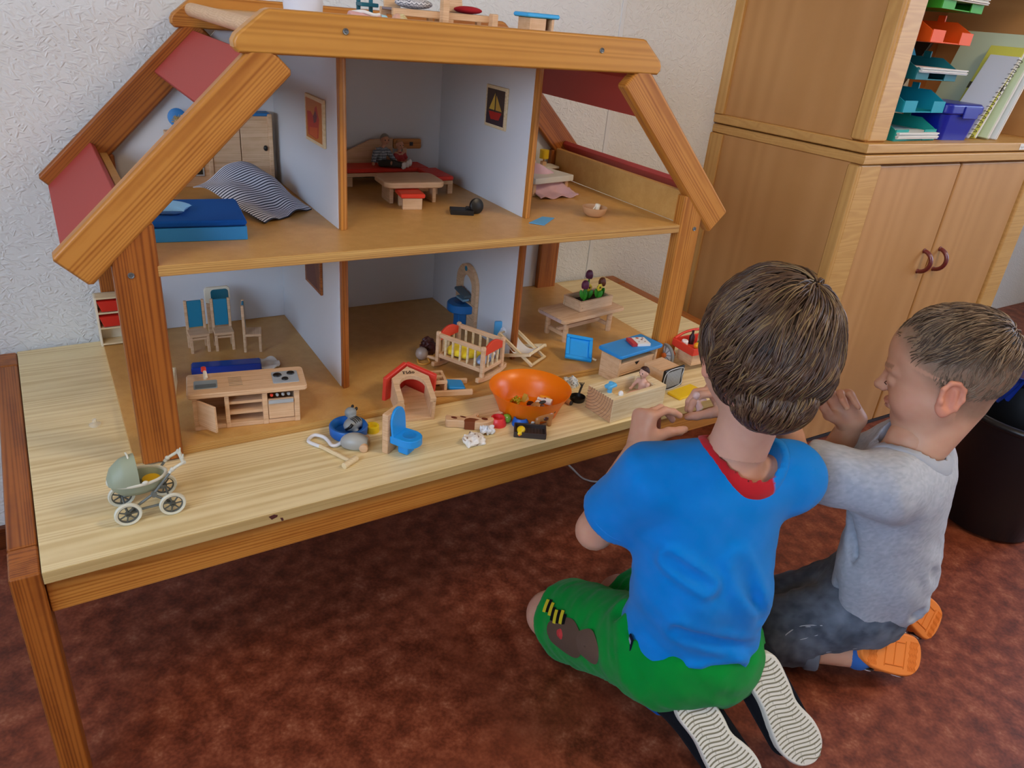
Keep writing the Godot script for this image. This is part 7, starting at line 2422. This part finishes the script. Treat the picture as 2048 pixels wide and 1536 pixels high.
	var tg := part("side_label", G.new().box(V(0.0135, 0.036, 0.003), Vector3.ZERO, 0.0008), cloth("10182e", 0.0), shirt)
	tg.transform = tb0
	bx("white_block", tg, M.white, V(0.0052, 0.0072, 0.0006), V(-0.003, -0.009, 0.0016), 0.0002)
	bx("red_block", tg, plain("b82a30", 0.8), V(0.0052, 0.0072, 0.0006), V(0.0025, -0.009, 0.0016), 0.0002)
	bx("light_block", tg, plain("9aa8c8", 0.8), V(0.0095, 0.007, 0.0006), V(0, 0.009, 0.0016), 0.0002)
	# shorts
	var st := Sdf.new(V(-0.19, 0.005, -0.29), V(0.2, 0.36, 0.19), 0.0055)
	st.ell(P - V(0, 0.03, 0), V(0.11, 0.085, 0.088), 0.02, Tb)
	st.cap(P + Lf * 0.04 + V(0, -0.045, 0.014), P - Lf * 0.045 + V(0, -0.045, 0.014), 0.078, 0.078, 0.04)
	var lgL := hipL + (knL - hipL) * 0.83
	var lgR := hipR + (knR - hipR) * 0.83
	st.cone(hipL + V(0, -0.01, 0.02), lgL, 0.076, 0.078, 0.04, 0.01).cone(hipR + V(0, -0.01, 0.02), lgR, 0.076, 0.076, 0.04, 0.01)
	st.cone(lgL, lgL + (knL - lgL) * 1.2, 0.065, 0.068, 0.003, 0.0, true)
	var n2 := noise(52, 9.0, 2)
	var thd := (knL - hipL).normalized()
	st.bend(func(p: Vector3) -> float:
		var q := p - hipL
		return 0.004 * n2.get_noise_3d(q.dot(thd) * 5.0, q.y * 1.5, q.x * 1.5) - fold(p, hipL + V(-0.05, 0.06, -0.05), hipL + V(-0.02, -0.05, 0.02), 0.005, 0.012) - fold(p, hipL + V(-0.06, 0.05, 0.0), hipL + V(0.02, -0.05, 0.06), 0.005, 0.01) + 0.0012 * n2.get_noise_3dv(q * 3.0), 6.0)
	var green := lin("0b8a33")
	var sd := part("shorts", st.into(G.new(), func(p: Vector3, n: Vector3) -> Color:
		var c := green * (1.0 + 0.12 * n2.get_noise_3dv(p * 2.0))
		c.a = 1.0
		return c), colored_cloth(), o)
	# a plain brown patch and a black and yellow striped one printed on the outer thigh
	var pu := V(-0.72, 0.4, 0.56)
	pu = (pu - thd * pu.dot(thd)).normalized()
	var pv := thd.cross(pu)
	var onleg := func(al: float, an2: float, out: float) -> Vector3:
		var r := 0.0775 + out
		return hipL + V(0, -0.01, 0.02) * (1.0 - al / 0.25) + thd * al + (pu * cos(an2) + pv * sin(an2)) * r
	var patch := func(called: String, a0: float, b0: float, ra: float, rb: float, out: float, m: Material) -> void:
		part(called, G.new().sheet(func(u: float, v: float) -> Vector3:
			var f := TAU * v
			return onleg.call(a0 + ra * u * cos(f), b0 + rb * u * sin(f) * (1.0 + 0.12 * cos(f * 3.0)), out + 0.0012 - 0.003 * u * u), 8, 30), m, sd)
	patch.call("brown_patch", 0.15, 0.12, 0.05, 0.42, 0.0035, cloth("5f4a3c", 0.02, 200))
	patch.call("brown_patch", 0.09, 0.1, 0.032, 0.36, 0.0035, cloth("665042", 0.02, 200))
	patch.call("red_dot", 0.158, 0.16, 0.011, 0.13, 0.0052, cloth("c23f3e", 0.02, 200))
	for k in 8:
		var band := func(u: float, v: float) -> Vector3:
			return onleg.call(0.215 - (k + u) * 0.0085, 0.5 + 0.3 * v - k * 0.03 + 0.05 * sin(k * 1.3), 0.0035)
		part("striped_patch", G.new().sheet(band, 2, 6), cloth("101010" if k % 2 else "cdbb2a", 0.02, 200), sd)
	# lower legs end in blue socks and black sneakers with pale soles
	for e in [[anL, V(0.606, -0.3, 0.553), V(0.672, -0.432, 0.676), knL], [anR, V(0.727, -0.253, 0.576), V(0.792, -0.417, 0.69), knR]]:
		var an: Vector3 = e[0]
		var d: Vector3 = (an - (e[3] as Vector3)).normalized()
		var sk := Sdf.new(an - Vector3.ONE * 0.09, an + Vector3.ONE * 0.07, 0.005)
		sk.cone(an - d * 0.05, an + d * 0.012, 0.0375, 0.038, 0.005, 0.004)
		part("sock", sk.into(G.new()), cloth("1456a8", 0.04, 120), o)
		sneaker(o, (e[1] as Vector3) + up + off, (e[2] as Vector3) + up + off, V(-0.3, 0.42, 0.86), an)
	# hair
	var hg := G.new()
	var hx := Transform3D(hb, Hc)
	var hc := V(0, 0.006, -0.018)
	var hr := V(0.0865, 0.106, 0.1035)
	var face := func(p: Vector3) -> float: return p.z * 0.86 - (p.y - 0.03) * 0.5 - 0.062      # > 0 on the bare face side
	var hd := Sdf.new(V(-0.105, -0.13, -0.135), V(0.105, 0.13, 0.11), 0.0035)
	hd.ell(hc, hr - Vector3.ONE * 0.0045, 0.01)
	hd.ell(V(0, -0.07, -0.055), V(0.052, 0.045, 0.045), 0.02)
	hd.plane(V(0, 0.03, 0.062 / 0.86), V(0, -0.5, 0.86))
	for e in [-1, 1]:
		hd.ell(V(e * 0.087, -0.03, 0.006), V(0.022, 0.036, 0.02), 0.006, E(-12, 0, 0), true)
		hd.cap(V(e * 0.06, -0.085, 0.03), V(e * 0.085, -0.105, -0.05), 0.042, 0.036, 0.01, true)
	hd.plane(V(0, -0.098, -0.08), V(0, -1, -0.1))
	hd.plane(V(0, -0.06, 0.004), V(0, -0.75, 0.66))
	var hn := noise(61, 20.0, 2)
	var brown := [lin("4f3928"), lin("614935"), lin("3f2c20"), lin("77603f"), lin("4b3526")]
	into_x(hd, hg, hx, func(p: Vector3, n: Vector3) -> Color: return (brown[0] as Color).lerp(brown[2], 0.5 + 0.5 * hn.get_noise_3dv(p * 3.0)))
	var whorl := V(-0.022, 0.088, -0.06)
	locks(hg, 3400, 8, func(p: Vector3) -> bool:
		if face.call(p) > -0.004: return false
		if p.y < -0.062: return false
		if p.y < -0.02 and p.z > 0.0: return false
		return not (absf(p.x) > 0.058 and p.y < 0.01 and p.y > -0.07 and p.z > -0.022 and p.z < 0.026), whorl, hc, hr, func(p: Vector3) -> float: return 0.055 if p.y > 0.0 else 0.036, 0.00125, brown, hx, 0.0065, V(0.25, -0.1, 0.15))
	locks(hg, 900, 9, func(p: Vector3) -> bool: return p.z < -0.045 and p.y > -0.105 and p.y < -0.045 and absf(p.x) < 0.055, V(-0.01, 0.08, -0.06), V(0, -0.062, -0.055), V(0.058, 0.048, 0.0515), func(p: Vector3) -> float: return 0.026, 0.0012, brown, hx, 0.003, V(0.25, -0.3, 0.0))
	var hm := plain("ffffff", 0.42, 0.5)
	hm.vertex_color_use_as_albedo = true
	part("hair", hg, hm, o)
	# the small pale doll in his fingers
	var dg2 := thing("toy_figure", "tiny pale pink doll held between the fingers of the boy in blue", "doll", V(0.806, 0.055 + B, 0.272))
	var ds := Sdf.new(V(-0.03, -0.04, -0.025), V(0.03, 0.035, 0.025), 0.0011)
	ds.cap(V(-0.004, 0.002, 0), V(0.004, -0.012, 0.002), 0.006, 0.0065, 0.003).ell(V(-0.008, 0.0135, 0), V(0.0065, 0.0075, 0.0065), 0.003)
	ds.cap(V(0.004, -0.012, 0.002), V(0.0, -0.03, 0.004), 0.0038, 0.003, 0.002).cap(V(0.006, -0.012, 0.002), V(0.012, -0.027, 0.002), 0.0038, 0.003, 0.002)
	ds.cap(V(-0.003, 0.003, 0.001), V(0.012, 0.004, 0.006), 0.0028, 0.0022, 0.002)
	part("body", ds.into(G.new()), plain("e6c2b6", 0.5), dg2)
	part("nappy", G.new().ball(V(0.005, -0.0125, 0.002), V(0.0078, 0.0058, 0.007), 12), M.cream, dg2)


# ------------------------------------------------ the smaller boy in grey
func build_boy_grey() -> void:
	var up := V(0, B, 0)
	var o := thing("person", "kneeling small child in a light grey t-shirt, grey jeans and orange clogs, seen in profile", "person", V(1.06, 0, 0.54))
	var off := -o.position
	var P := V(1.115, -0.278, 0.54) + up + off
	var C := V(1.045, 0.0, 0.55) + up + off
	var N := V(1.034, 0.072, 0.545) + up + off
	var Hc := V(1.0605, 0.197, 0.541) + up + off
	var shL := V(0.948, 0.022, 0.582) + up + off
	var shR := V(1.122, 0.03, 0.51) + up + off
	var elL := V(0.882, 0.002, 0.45) + up + off
	var elR := V(1.045, -0.09, 0.405) + up + off
	var wrL := V(0.838, 0.125, 0.39) + up + off
	var wrR := V(1.036, 0.05, 0.432) + up + off
	var hipL := V(1.06, -0.3, 0.56) + up + off
	var hipR := V(1.165, -0.3, 0.52) + up + off
	var knL := V(0.905, -0.412, 0.435) + up + off
	var knR := V(1.02, -0.412, 0.4) + up + off
	var anL := V(1.045, -0.385, 0.585) + up + off
	var anR := V(1.2, -0.375, 0.545) + up + off
	var F := V(-0.4, 0, -0.915)
	var Tb := ortho(F, C - P)
	var Lf := Tb.x
	var hb := ortho(V(-0.47, -0.22, -0.86), V(0.03, 1, 0.0))
	var nz := noise(121, 30.0, 3)
	var tone := func(p: Vector3, n: Vector3) -> Color:
		return lin("d6a88a").lerp(lin("c88e70"), 0.5 + 0.5 * nz.get_noise_3dv(p))
	var hl := func(p: Vector3) -> float:       # how much short hair covers the scalp at p (0 skin, 1 hair)
		var q := p - V(0, 0.02, -0.012)
		var line := q.z * 0.8 - q.y * 0.62      # forward edge
		var f := smoothstep(0.055, 0.02, line)
		f *= smoothstep(-0.088, -0.058, p.y + maxf(0.0, p.z) * 0.6)
		if p.z > -0.02: f *= smoothstep(-0.046, -0.02, p.y - maxf(0, p.z - 0.01) * 1.3)
		return f
	var head_tone := func(p: Vector3, n: Vector3) -> Color:
		var c := lin("d8aa8d").lerp(lin("cb9376"), 0.35 + 0.35 * nz.get_noise_3dv(p))
		c = c.lerp(lin("d48c74"), clampf(1.0 - (p - V(signf(p.x) * 0.04, -0.047, 0.05)).length() / 0.04, 0, 1) * 0.55)
		if absf(p.x) > 0.0745: c = c.lerp(lin("dc8f74"), 0.6)
		if p.z > 0.078 and p.y < -0.054 and p.y > -0.075: c = c.lerp(lin("b9665a"), 0.5)
		var hcol := lin("6e5a48").lerp(lin("8c7862"), 0.5 + 0.5 * nz.get_noise_3dv(p * 4.0))
		var h: float = hl.call(p)
		if absf(p.x) < 0.0745 or p.y > 0.01:
			var shaved := absf((p.y - 0.012) - (p.z - 0.02) * 0.45) < 0.0035 and p.z > -0.005 and p.z < 0.06
			c = c.lerp(hcol, h * (0.25 if shaved else (0.62 + 0.25 * smoothstep(-0.05, 0.04, p.y))))
		if absf(p.y - 0.0085 - 0.1 * absf(p.x)) < 0.0035 and absf(p.x) > 0.014 and absf(p.x) < 0.044 and p.z > 0.05: c = c.lerp(lin("8a6a50"), 0.55)
		return c
	var g := G.new()
	var s := Sdf.new(V(-0.26, -0.01, -0.2), V(0.2, 0.62, 0.13), 0.0075)
	s.cap(P, C, 0.06, 0.062, 0.03).cap(C, N, 0.05, 0.042, 0.03)
	for e in [[shL, elL, wrL, hipL, knL, anL], [shR, elR, wrR, hipR, knR, anR]]:
		s.cap(C, e[0], 0.045, 0.036, 0.03)
		s.cap(e[0], e[1], 0.033, 0.029, 0.012).cap(e[1], e[1] + (e[2] - e[1]) * 0.4, 0.029, 0.0285, 0.01).cap(e[1] + (e[2] - e[1]) * 0.4, e[2], 0.0285, 0.02, 0.006)
		s.cap(e[3], e[4], 0.055, 0.042, 0.02).cap(e[4], e[5], 0.038, 0.027, 0.012)
	s.into(g, tone)
	into_x(head_sdf(hb.inverse() * (N - Hc) + V(0, -0.012, -0.004)), g, Transform3D(hb, Hc), head_tone)
	for e in [-1, 1]: into_x(ear_sdf(e, 0.55), g, Transform3D(hb, Hc), func(p: Vector3, n: Vector3) -> Color: return lin("dd9c80").lerp(lin("cf846a"), 0.5 + 0.5 * nz.get_noise_3dv(p)))
	hand(g, wrR, elR, V(-0.42, 0.75, -0.5), V(-0.62, -0.2, 0.72), V(-0.75, -0.6, -0.2), [[22, 18, 10], [26, 24, 14], [50, 60, 30], [60, 66, 30]], [0.75, 0.35, 0.45, 0.85, -0.1, 0.45, 0.9, -0.3, 0.3], 0.98, tone)
	hand(g, wrL, elL, V(-0.35, 0.55, -0.75), V(0.6, -0.6, -0.5), V(0.3, 0.6, 0.2), [[30, 35, 20], [34, 38, 20], [40, 45, 20], [45, 50, 20]], [0.6, 0.5, 0.6, 0.6, 0.0, 0.8, 0.6, -0.1, 0.7], 0.95, tone)
	part("body", g, skin_material(), o)
	for e in [-1, 1]:
		var c := Hc + hb * V(e * 0.0292, -0.0152, 0.0735)
		var ey := part("eye", G.new().ball(c, Vector3.ONE * 0.0092, 16), plain("efe8e0", 0.2), o)
		part("iris", G.new().ball(c + hb * V(0, -0.001, 0.0066), V(0.0042, 0.0042, 0.0032), 12, hb), plain("4a3626", 0.2), ey)
		part("eyelash", G.new().tube([c + hb * V(-0.0105, -0.0035, 0.0092), c + hb * V(0, -0.004, 0.0122), c + hb * V(0.0105, -0.0035, 0.0086)], 0.0009, 5), plain("3a2a20", 0.6), ey)
	# shirt
	var n1 := noise(131, 11.0, 2)
	var sh := Sdf.new(V(-0.21, 0.1, -0.18), V(0.17, 0.62, 0.16), 0.005)
	for u in [-0.036, 0.0, 0.036]:
		sh.cap(P - Tb.y * 0.05 + Lf * u * 1.1, P + Tb.y * 0.1 + Lf * u, 0.078, 0.07, 0.03)
		sh.cap(P + Tb.y * 0.1 + Lf * u, C + Lf * u, 0.07, 0.068, 0.03)
	sh.cap(N - Tb.y * 0.03 + Lf * 0.03, shL, 0.045, 0.048, 0.035).cap(N - Tb.y * 0.03 - Lf * 0.03, shR, 0.045, 0.048, 0.035)
	var slL := shL + (elL - shL) * 0.9
	var slR := shR + (elR - shR) * 0.78
	sh.cone(shL - (elL - shL) * 0.1, slL, 0.049, 0.054, 0.03, 0.008).cone(shR - (elR - shR) * 0.1, slR, 0.049, 0.052, 0.03, 0.008)
	var nk := (Hc - N).normalized()
	var sd := Lf * 0.075
	var pit := C + sd * 1.05 - Tb.y * 0.035 + Tb.z * 0.03
	sh.bend(func(p: Vector3) -> float:
		var q := p - P
		var w := 0.0022 * n1.get_noise_3dv(q * 2.2)
		w -= fold(p, pit, P + Tb.y * 0.05 + sd * 0.9 - Tb.z * 0.07, 0.0075, 0.012)
		w -= fold(p, pit + Tb.z * 0.02, P + Tb.y * 0.015 + sd * 1.25 + Tb.z * 0.005, 0.0065, 0.013)
		w -= fold(p, pit - Tb.z * 0.01 + Tb.y * 0.01, P + Tb.y * 0.12 + sd * 0.6 - Tb.z * 0.09, 0.0045, 0.01)
		w -= fold(p, P + Tb.y * 0.1 + sd * 1.1 + Tb.z * 0.05, P - Tb.y * 0.03 + sd * 1.2 + Tb.z * 0.04, 0.005, 0.012)
		w -= fold(p, P + Tb.y * 0.06 - Tb.z * 0.085, P + Tb.y * 0.045 + sd * 0.6 - Tb.z * 0.09, 0.005, 0.008)
		return w, 8.0)
	sh.plane(P - Tb.y * 0.012, -Tb.y - Tb.z * 0.16)
	var cn := (nk + V(-0.12, 0.35, -0.1)).normalized()
	var cc := N - V(0, 0.004, 0)
	var col := sh.copy()
	sh.cone(cc - cn * 0.04, cc + cn * 0.13, 0.0535, 0.058, 0.004, 0.0, true)
	var gm := colored_cloth(260.0, 0.012)
	var shirt := part("t_shirt", sh.into(G.new(), func(p: Vector3, n: Vector3) -> Color:
		var k := n1.get_noise_3d(p.x * 22.0, p.y * 70.0, p.z * 22.0)
		return lin("b6bac0").lerp(lin("8f969f"), clampf(0.28 + k * 0.55, 0.0, 1.0))), gm, o)
	col.inside(cc - cn * 0.06, cc + cn * 0.11, 0.0675, 0.0675, 0.0024).cone(cc - cn * 0.06, cc + cn * 0.13, 0.052, 0.053, 0.002, 0.0, true)
	part("collar", col.into(G.new()), cloth("a6abb3", 0.02, 300), shirt)
	for e in [[slL, elL - shL, 0.0525], [slR, elR - shR, 0.0505]]:
		var d: Vector3 = (e[1] as Vector3).normalized()
		var sx := d.cross(Vector3.UP).normalized()
		var hp := []
		for i in 36:
			var f := TAU * i / 36.0
			hp.append((e[0] as Vector3) - d * 0.02 + (sx * cos(f) + d.cross(sx) * sin(f)) * (e[2] + 0.0004))
		part("sleeve_hem", G.new().tube(hp, 0.0011, 5, true), cloth("9aa0a8", 0.01), shirt)
	var seam := []
	var ad := (elL - shL).normalized()
	var s1 := ad.cross(Vector3.UP).normalized()
	for i in 30:
		var f := TAU * i / 30.0
		seam.append(shL + ad * 0.012 + (s1 * cos(f) + ad.cross(s1) * sin(f)) * 0.0515)
	part("sleeve_seam", G.new().tube(seam, 0.0009, 5, true), cloth("8d99a8", 0.01), shirt)
	# jeans
	var n2 := noise(152, 10.0, 3)
	var st := Sdf.new(V(-0.22, 0.005, -0.2), V(0.18, 0.33, 0.14), 0.0055)
	st.ell(P - V(0, 0.02, 0) + Tb.z * 0.01, V(0.104, 0.095, 0.084), 0.02, Tb)
	for e in [[hipL, knL, anL], [hipR, knR, anR]]:
		st.cap(e[0], e[1], 0.07, 0.054, 0.03)
		st.cone(e[1], e[1] + (e[2] - e[1]) * 0.62, 0.052, 0.042, 0.02, 0.006)
	var thd := (knL - hipL).normalized()
	st.bend(func(p: Vector3) -> float:
		var q := p - hipL
		return 0.0045 * n2.get_noise_3d(q.dot(thd) * 4.0, q.y * 2.0, q.z) + 0.0012 * n2.get_noise_3dv(q * 3.0), 6.0)
	var jm := colored_cloth(420.0, 0.02)
	var jeans := part("jeans", st.into(G.new(), func(p: Vector3, n: Vector3) -> Color:
		var k := n2.get_noise_3dv(p * 1.2) + 0.5 * n2.get_noise_3dv(p * 5.0)
		return lin("454c56").lerp(lin("7b8592"), clampf(0.35 + 0.7 * k, 0, 1))), jm, o)
	var stitch := plain("b9bec6", 0.8)
	for q in [[hipL + Lf * 0.07 + V(0, 0.03, 0), hipL.lerp(knL, 0.5) + Lf * 0.0655 + V(0, 0.012, 0), knL + Lf * 0.056 + V(0, 0.01, 0)], [hipL + Lf * 0.071 + V(0.03, -0.02, 0.02), hipL.lerp(knL, 0.45) + Lf * 0.062 + V(0, -0.03, 0), knL + Lf * 0.053 + V(0, -0.02, 0)], [hipL.lerp(knL, 0.3) + Lf * 0.062 + V(0, 0.035, 0), hipL.lerp(knL, 0.5) + Lf * 0.056 + V(0, 0.04, 0), hipL.lerp(knL, 0.62) + Lf * 0.062 + V(0, 0.02, 0), hipL.lerp(knL, 0.62) + Lf * 0.063 + V(0, -0.012, 0)]]:
		for w in [0.0, 0.0035]:
			var c := []
			for p in curve(q, 24): c.append(p + V(0, w, 0))
			part("stitching", G.new().tube(c, 0.0009, 5), stitch, jeans)
	for e in [[knL, anL], [knR, anR]]:
		var d: Vector3 = ((e[1] as Vector3) - (e[0] as Vector3)).normalized()
		var c: Vector3 = (e[0] as Vector3) + ((e[1] as Vector3) - (e[0] as Vector3)) * 0.6
		var cf := Sdf.new(c - Vector3.ONE * 0.065, c + Vector3.ONE * 0.065, 0.004)
		cf.cone(c - d * 0.014, c + d * 0.012, 0.0465, 0.0455, 0.002, 0.004)
		part("rolled_cuff", cf.into(G.new()), cloth("6d7682", 0.03, 200), jeans)
	# orange clogs
	clog(o, V(1.032, -0.352, 0.592) + up + off, V(1.178, -0.412, 0.634) + up + off, V(-0.5, 0.62, 0.6), anL, true)
	clog(o, V(1.225, -0.345, 0.56) + up + off, V(1.315, -0.428, 0.592) + up + off, V(-0.35, 0.6, 0.72), anR, false)
	# hair: short sides, longer top
	var hg := G.new()
	var hx := Transform3D(hb, Hc)
	var hc := V(0, 0.022, -0.013)
	var tones := [lin("5c4836"), lin("75604a"), lin("4a382a"), lin("8a745a")]
	var hd := Sdf.new(V(-0.09, 0.0, -0.115), V(0.09, 0.12, 0.085), 0.0035)
	hd.ell(V(0, 0.03, -0.013), V(0.069, 0.0785, 0.085), 0.01)
	hd.plane(V(0, 0.05, 0.05), V(0, -0.62, 0.78))
	hd.plane(V(0, 0.052, 0), V(0, -1, 0.0))
	into_x(hd, hg, hx, func(p: Vector3, n: Vector3) -> Color: return (tones[0] as Color).lerp(tones[2], 0.5 + 0.5 * nz.get_noise_3dv(p * 3.0)))
	locks(hg, 2300, 18, func(p: Vector3) -> bool: return hl.call(p) > 0.5 and p.y > 0.042, V(0.0, 0.075, -0.085), hc, V(0.0735, 0.0835, 0.0895), func(p: Vector3) -> float: return 0.034, 0.001, tones, hx, 0.0055)
	locks(hg, 2600, 19, func(p: Vector3) -> bool: return hl.call(p) > 0.4 and p.y <= 0.055 and p.y > -0.066, V(0.0, 0.085, -0.06), hc, V(0.0724, 0.0805, 0.0888), func(p: Vector3) -> float: return 0.011, 0.00055, [lin("7c6a56"), lin("6a5846"), lin("94826c")], hx, 0.001)
	var hm := plain("ffffff", 0.45, 0.45)
	hm.vertex_color_use_as_albedo = true
	part("hair", hg, hm, o)


func clog(o: Node, heel: Vector3, toe: Vector3, face: Vector3, ankle: Vector3, strap: bool) -> void:
	var a := (toe - heel).normalized()
	var L := heel.distance_to(toe)
	var s := (face - a * face.dot(a)).normalized()
	var w := a.cross(s)
	var fr := Transform3D(Basis(w, a, s), heel)
	var om := plain("ef8a3c", 0.6, 0.3)
	var out := PackedVector2Array()
	for p in curve([V(-0.03, 0.004, 0), V(-0.036, L * 0.3, 0), V(-0.041, L * 0.65, 0), V(-0.036, L * 0.92, 0), V(-0.012, L * 1.02, 0), V(0.02, L * 1.0, 0), V(0.038, L * 0.84, 0), V(0.04, L * 0.5, 0), V(0.034, L * 0.15, 0), V(0.018, -0.003, 0), V(-0.01, -0.006, 0)], 66, true):
		out.append(Vector2(p.x, p.y))
	var sole := part("clog_sole", G.new().prism(out, 0.016, X(V(0, 0, 0)), 0.005), om, o)
	sole.transform = fr
	var dk := plain("d8762e", 0.7, 0.2)
	for i in 7:
		for band in [0.08, 0.78]:
			var y: float = L * (band + 0.022 * i)
			var pts := []
			for k in 21:
				var u := k / 20.0
				pts.append(V(lerpf(-0.028, 0.028, u), y + 0.0018 * sin(u * 28.0), 0.0079))
			part("tread_ridge", G.new().tube(pts, 0.0009, 5), dk, sole)
	for q in [[-0.022, 0.36, -0.022, 0.68], [0.022, 0.36, 0.022, 0.68], [-0.022, 0.52, 0.022, 0.52], [-0.026, 0.36, 0.026, 0.36], [-0.026, 0.7, 0.026, 0.7]]:
		part("tread_bar", G.new().tube([V(q[0], L * q[1], 0.008), V(q[2], L * q[3], 0.008)], 0.0013, 6), dk, sole)
	var u := Sdf.new(heel.min(toe).min(ankle) - Vector3.ONE * 0.07, heel.max(toe).max(ankle) + Vector3.ONE * 0.07, 0.0045)
	for q in [-0.016, 0.016]:
		u.cap(heel + a * 0.05 - s * 0.022 + w * q, toe - a * 0.034 - s * 0.018 + w * q, 0.027, 0.023, 0.02)
	u.cap(heel + a * 0.028 - s * 0.02 + w * 0.012, heel + a * 0.028 - s * 0.02 - w * 0.012, 0.025, 0.025, 0.02)
	u.cap(heel + a * 0.03 - s * 0.04, ankle, 0.03, 0.03, 0.015, true)
	u.plane(heel - s * 0.002, s)
	part("clog_upper", u.into(G.new()), om, o)
	for e in [-1, 1]:
		for q in [0.22, 0.76]:
			var wh := part("wheel_badge", G.new().lathe([Vector2(0, 0.004), Vector2(0.0095, 0.004), Vector2(0.0135, 0.003), Vector2(0.0145, 0), Vector2(0, 0)], 20), M.black, o)
			wh.transform = fr * Transform3D(E(0, 0, -90 * e), V(e * 0.038, L * q, -0.012))
			var rimm := part("wheel_rim", G.new().lathe([Vector2(0, 0.0052), Vector2(0.0084, 0.005), Vector2(0.0092, 0.004)], 20), M.white, wh)
			for k in 5:
				var f := TAU * k / 5.0
				part("rim_hole", G.new().ball(V(0.0052 * cos(f), 0.0052, 0.0052 * sin(f)), V(0.0019, 0.0006, 0.0019), 8), plain("c0503a", 0.5), wh)
	part("headlight", G.new().ball(heel + a * (L - 0.003) - s * 0.014 - w * 0.018, Vector3.ONE * 0.0095, 12), plain("e8d8c4", 0.4), o)
	if strap:
		var c := []
		for i in 13:
			var f := PI * i / 12.0
			c.append(heel + a * (0.022 - 0.004 * sin(f)) - s * (0.012 + 0.046 * sin(f)) + w * (0.036 * cos(f)))
		part("heel_strap", G.new().tube(c, 0.0055, 8), plain("d9602a", 0.6), o)
		var c2 := []
		for i in 9: c2.append((c[i + 2] as Vector3) + a * -0.0052)
		part("strap_stripe", G.new().tube(c2, 0.0016, 6), plain("7fb4d0", 0.5), o)
	var sk := Sdf.new(ankle - Vector3.ONE * 0.06, ankle + Vector3.ONE * 0.06, 0.0045)
	var d := (ankle - heel).normalized()
	sk.cap(ankle, heel + a * 0.03 - s * 0.03, 0.0305, 0.029, 0.005)
	part("sock", sk.into(G.new()), cloth("3a6ab0", 0.04, 120), o)


func _ready() -> void:
	make_materials()
	set_camera_and_light()
	build_room()
	build_table()
	build_house()
	build_pictures()
	build_cupboard()
	build_kitchen()
	build_lower_left()
	build_lower_middle()
	build_lower_right()
	build_table_toys()
	build_upper_left()
	build_upper_middle()
	build_upper_right()
	build_deck_toys()
	build_tub_doll()
	build_shelf_things()
	build_bin()
	build_boy_blue()
	build_boy_grey()
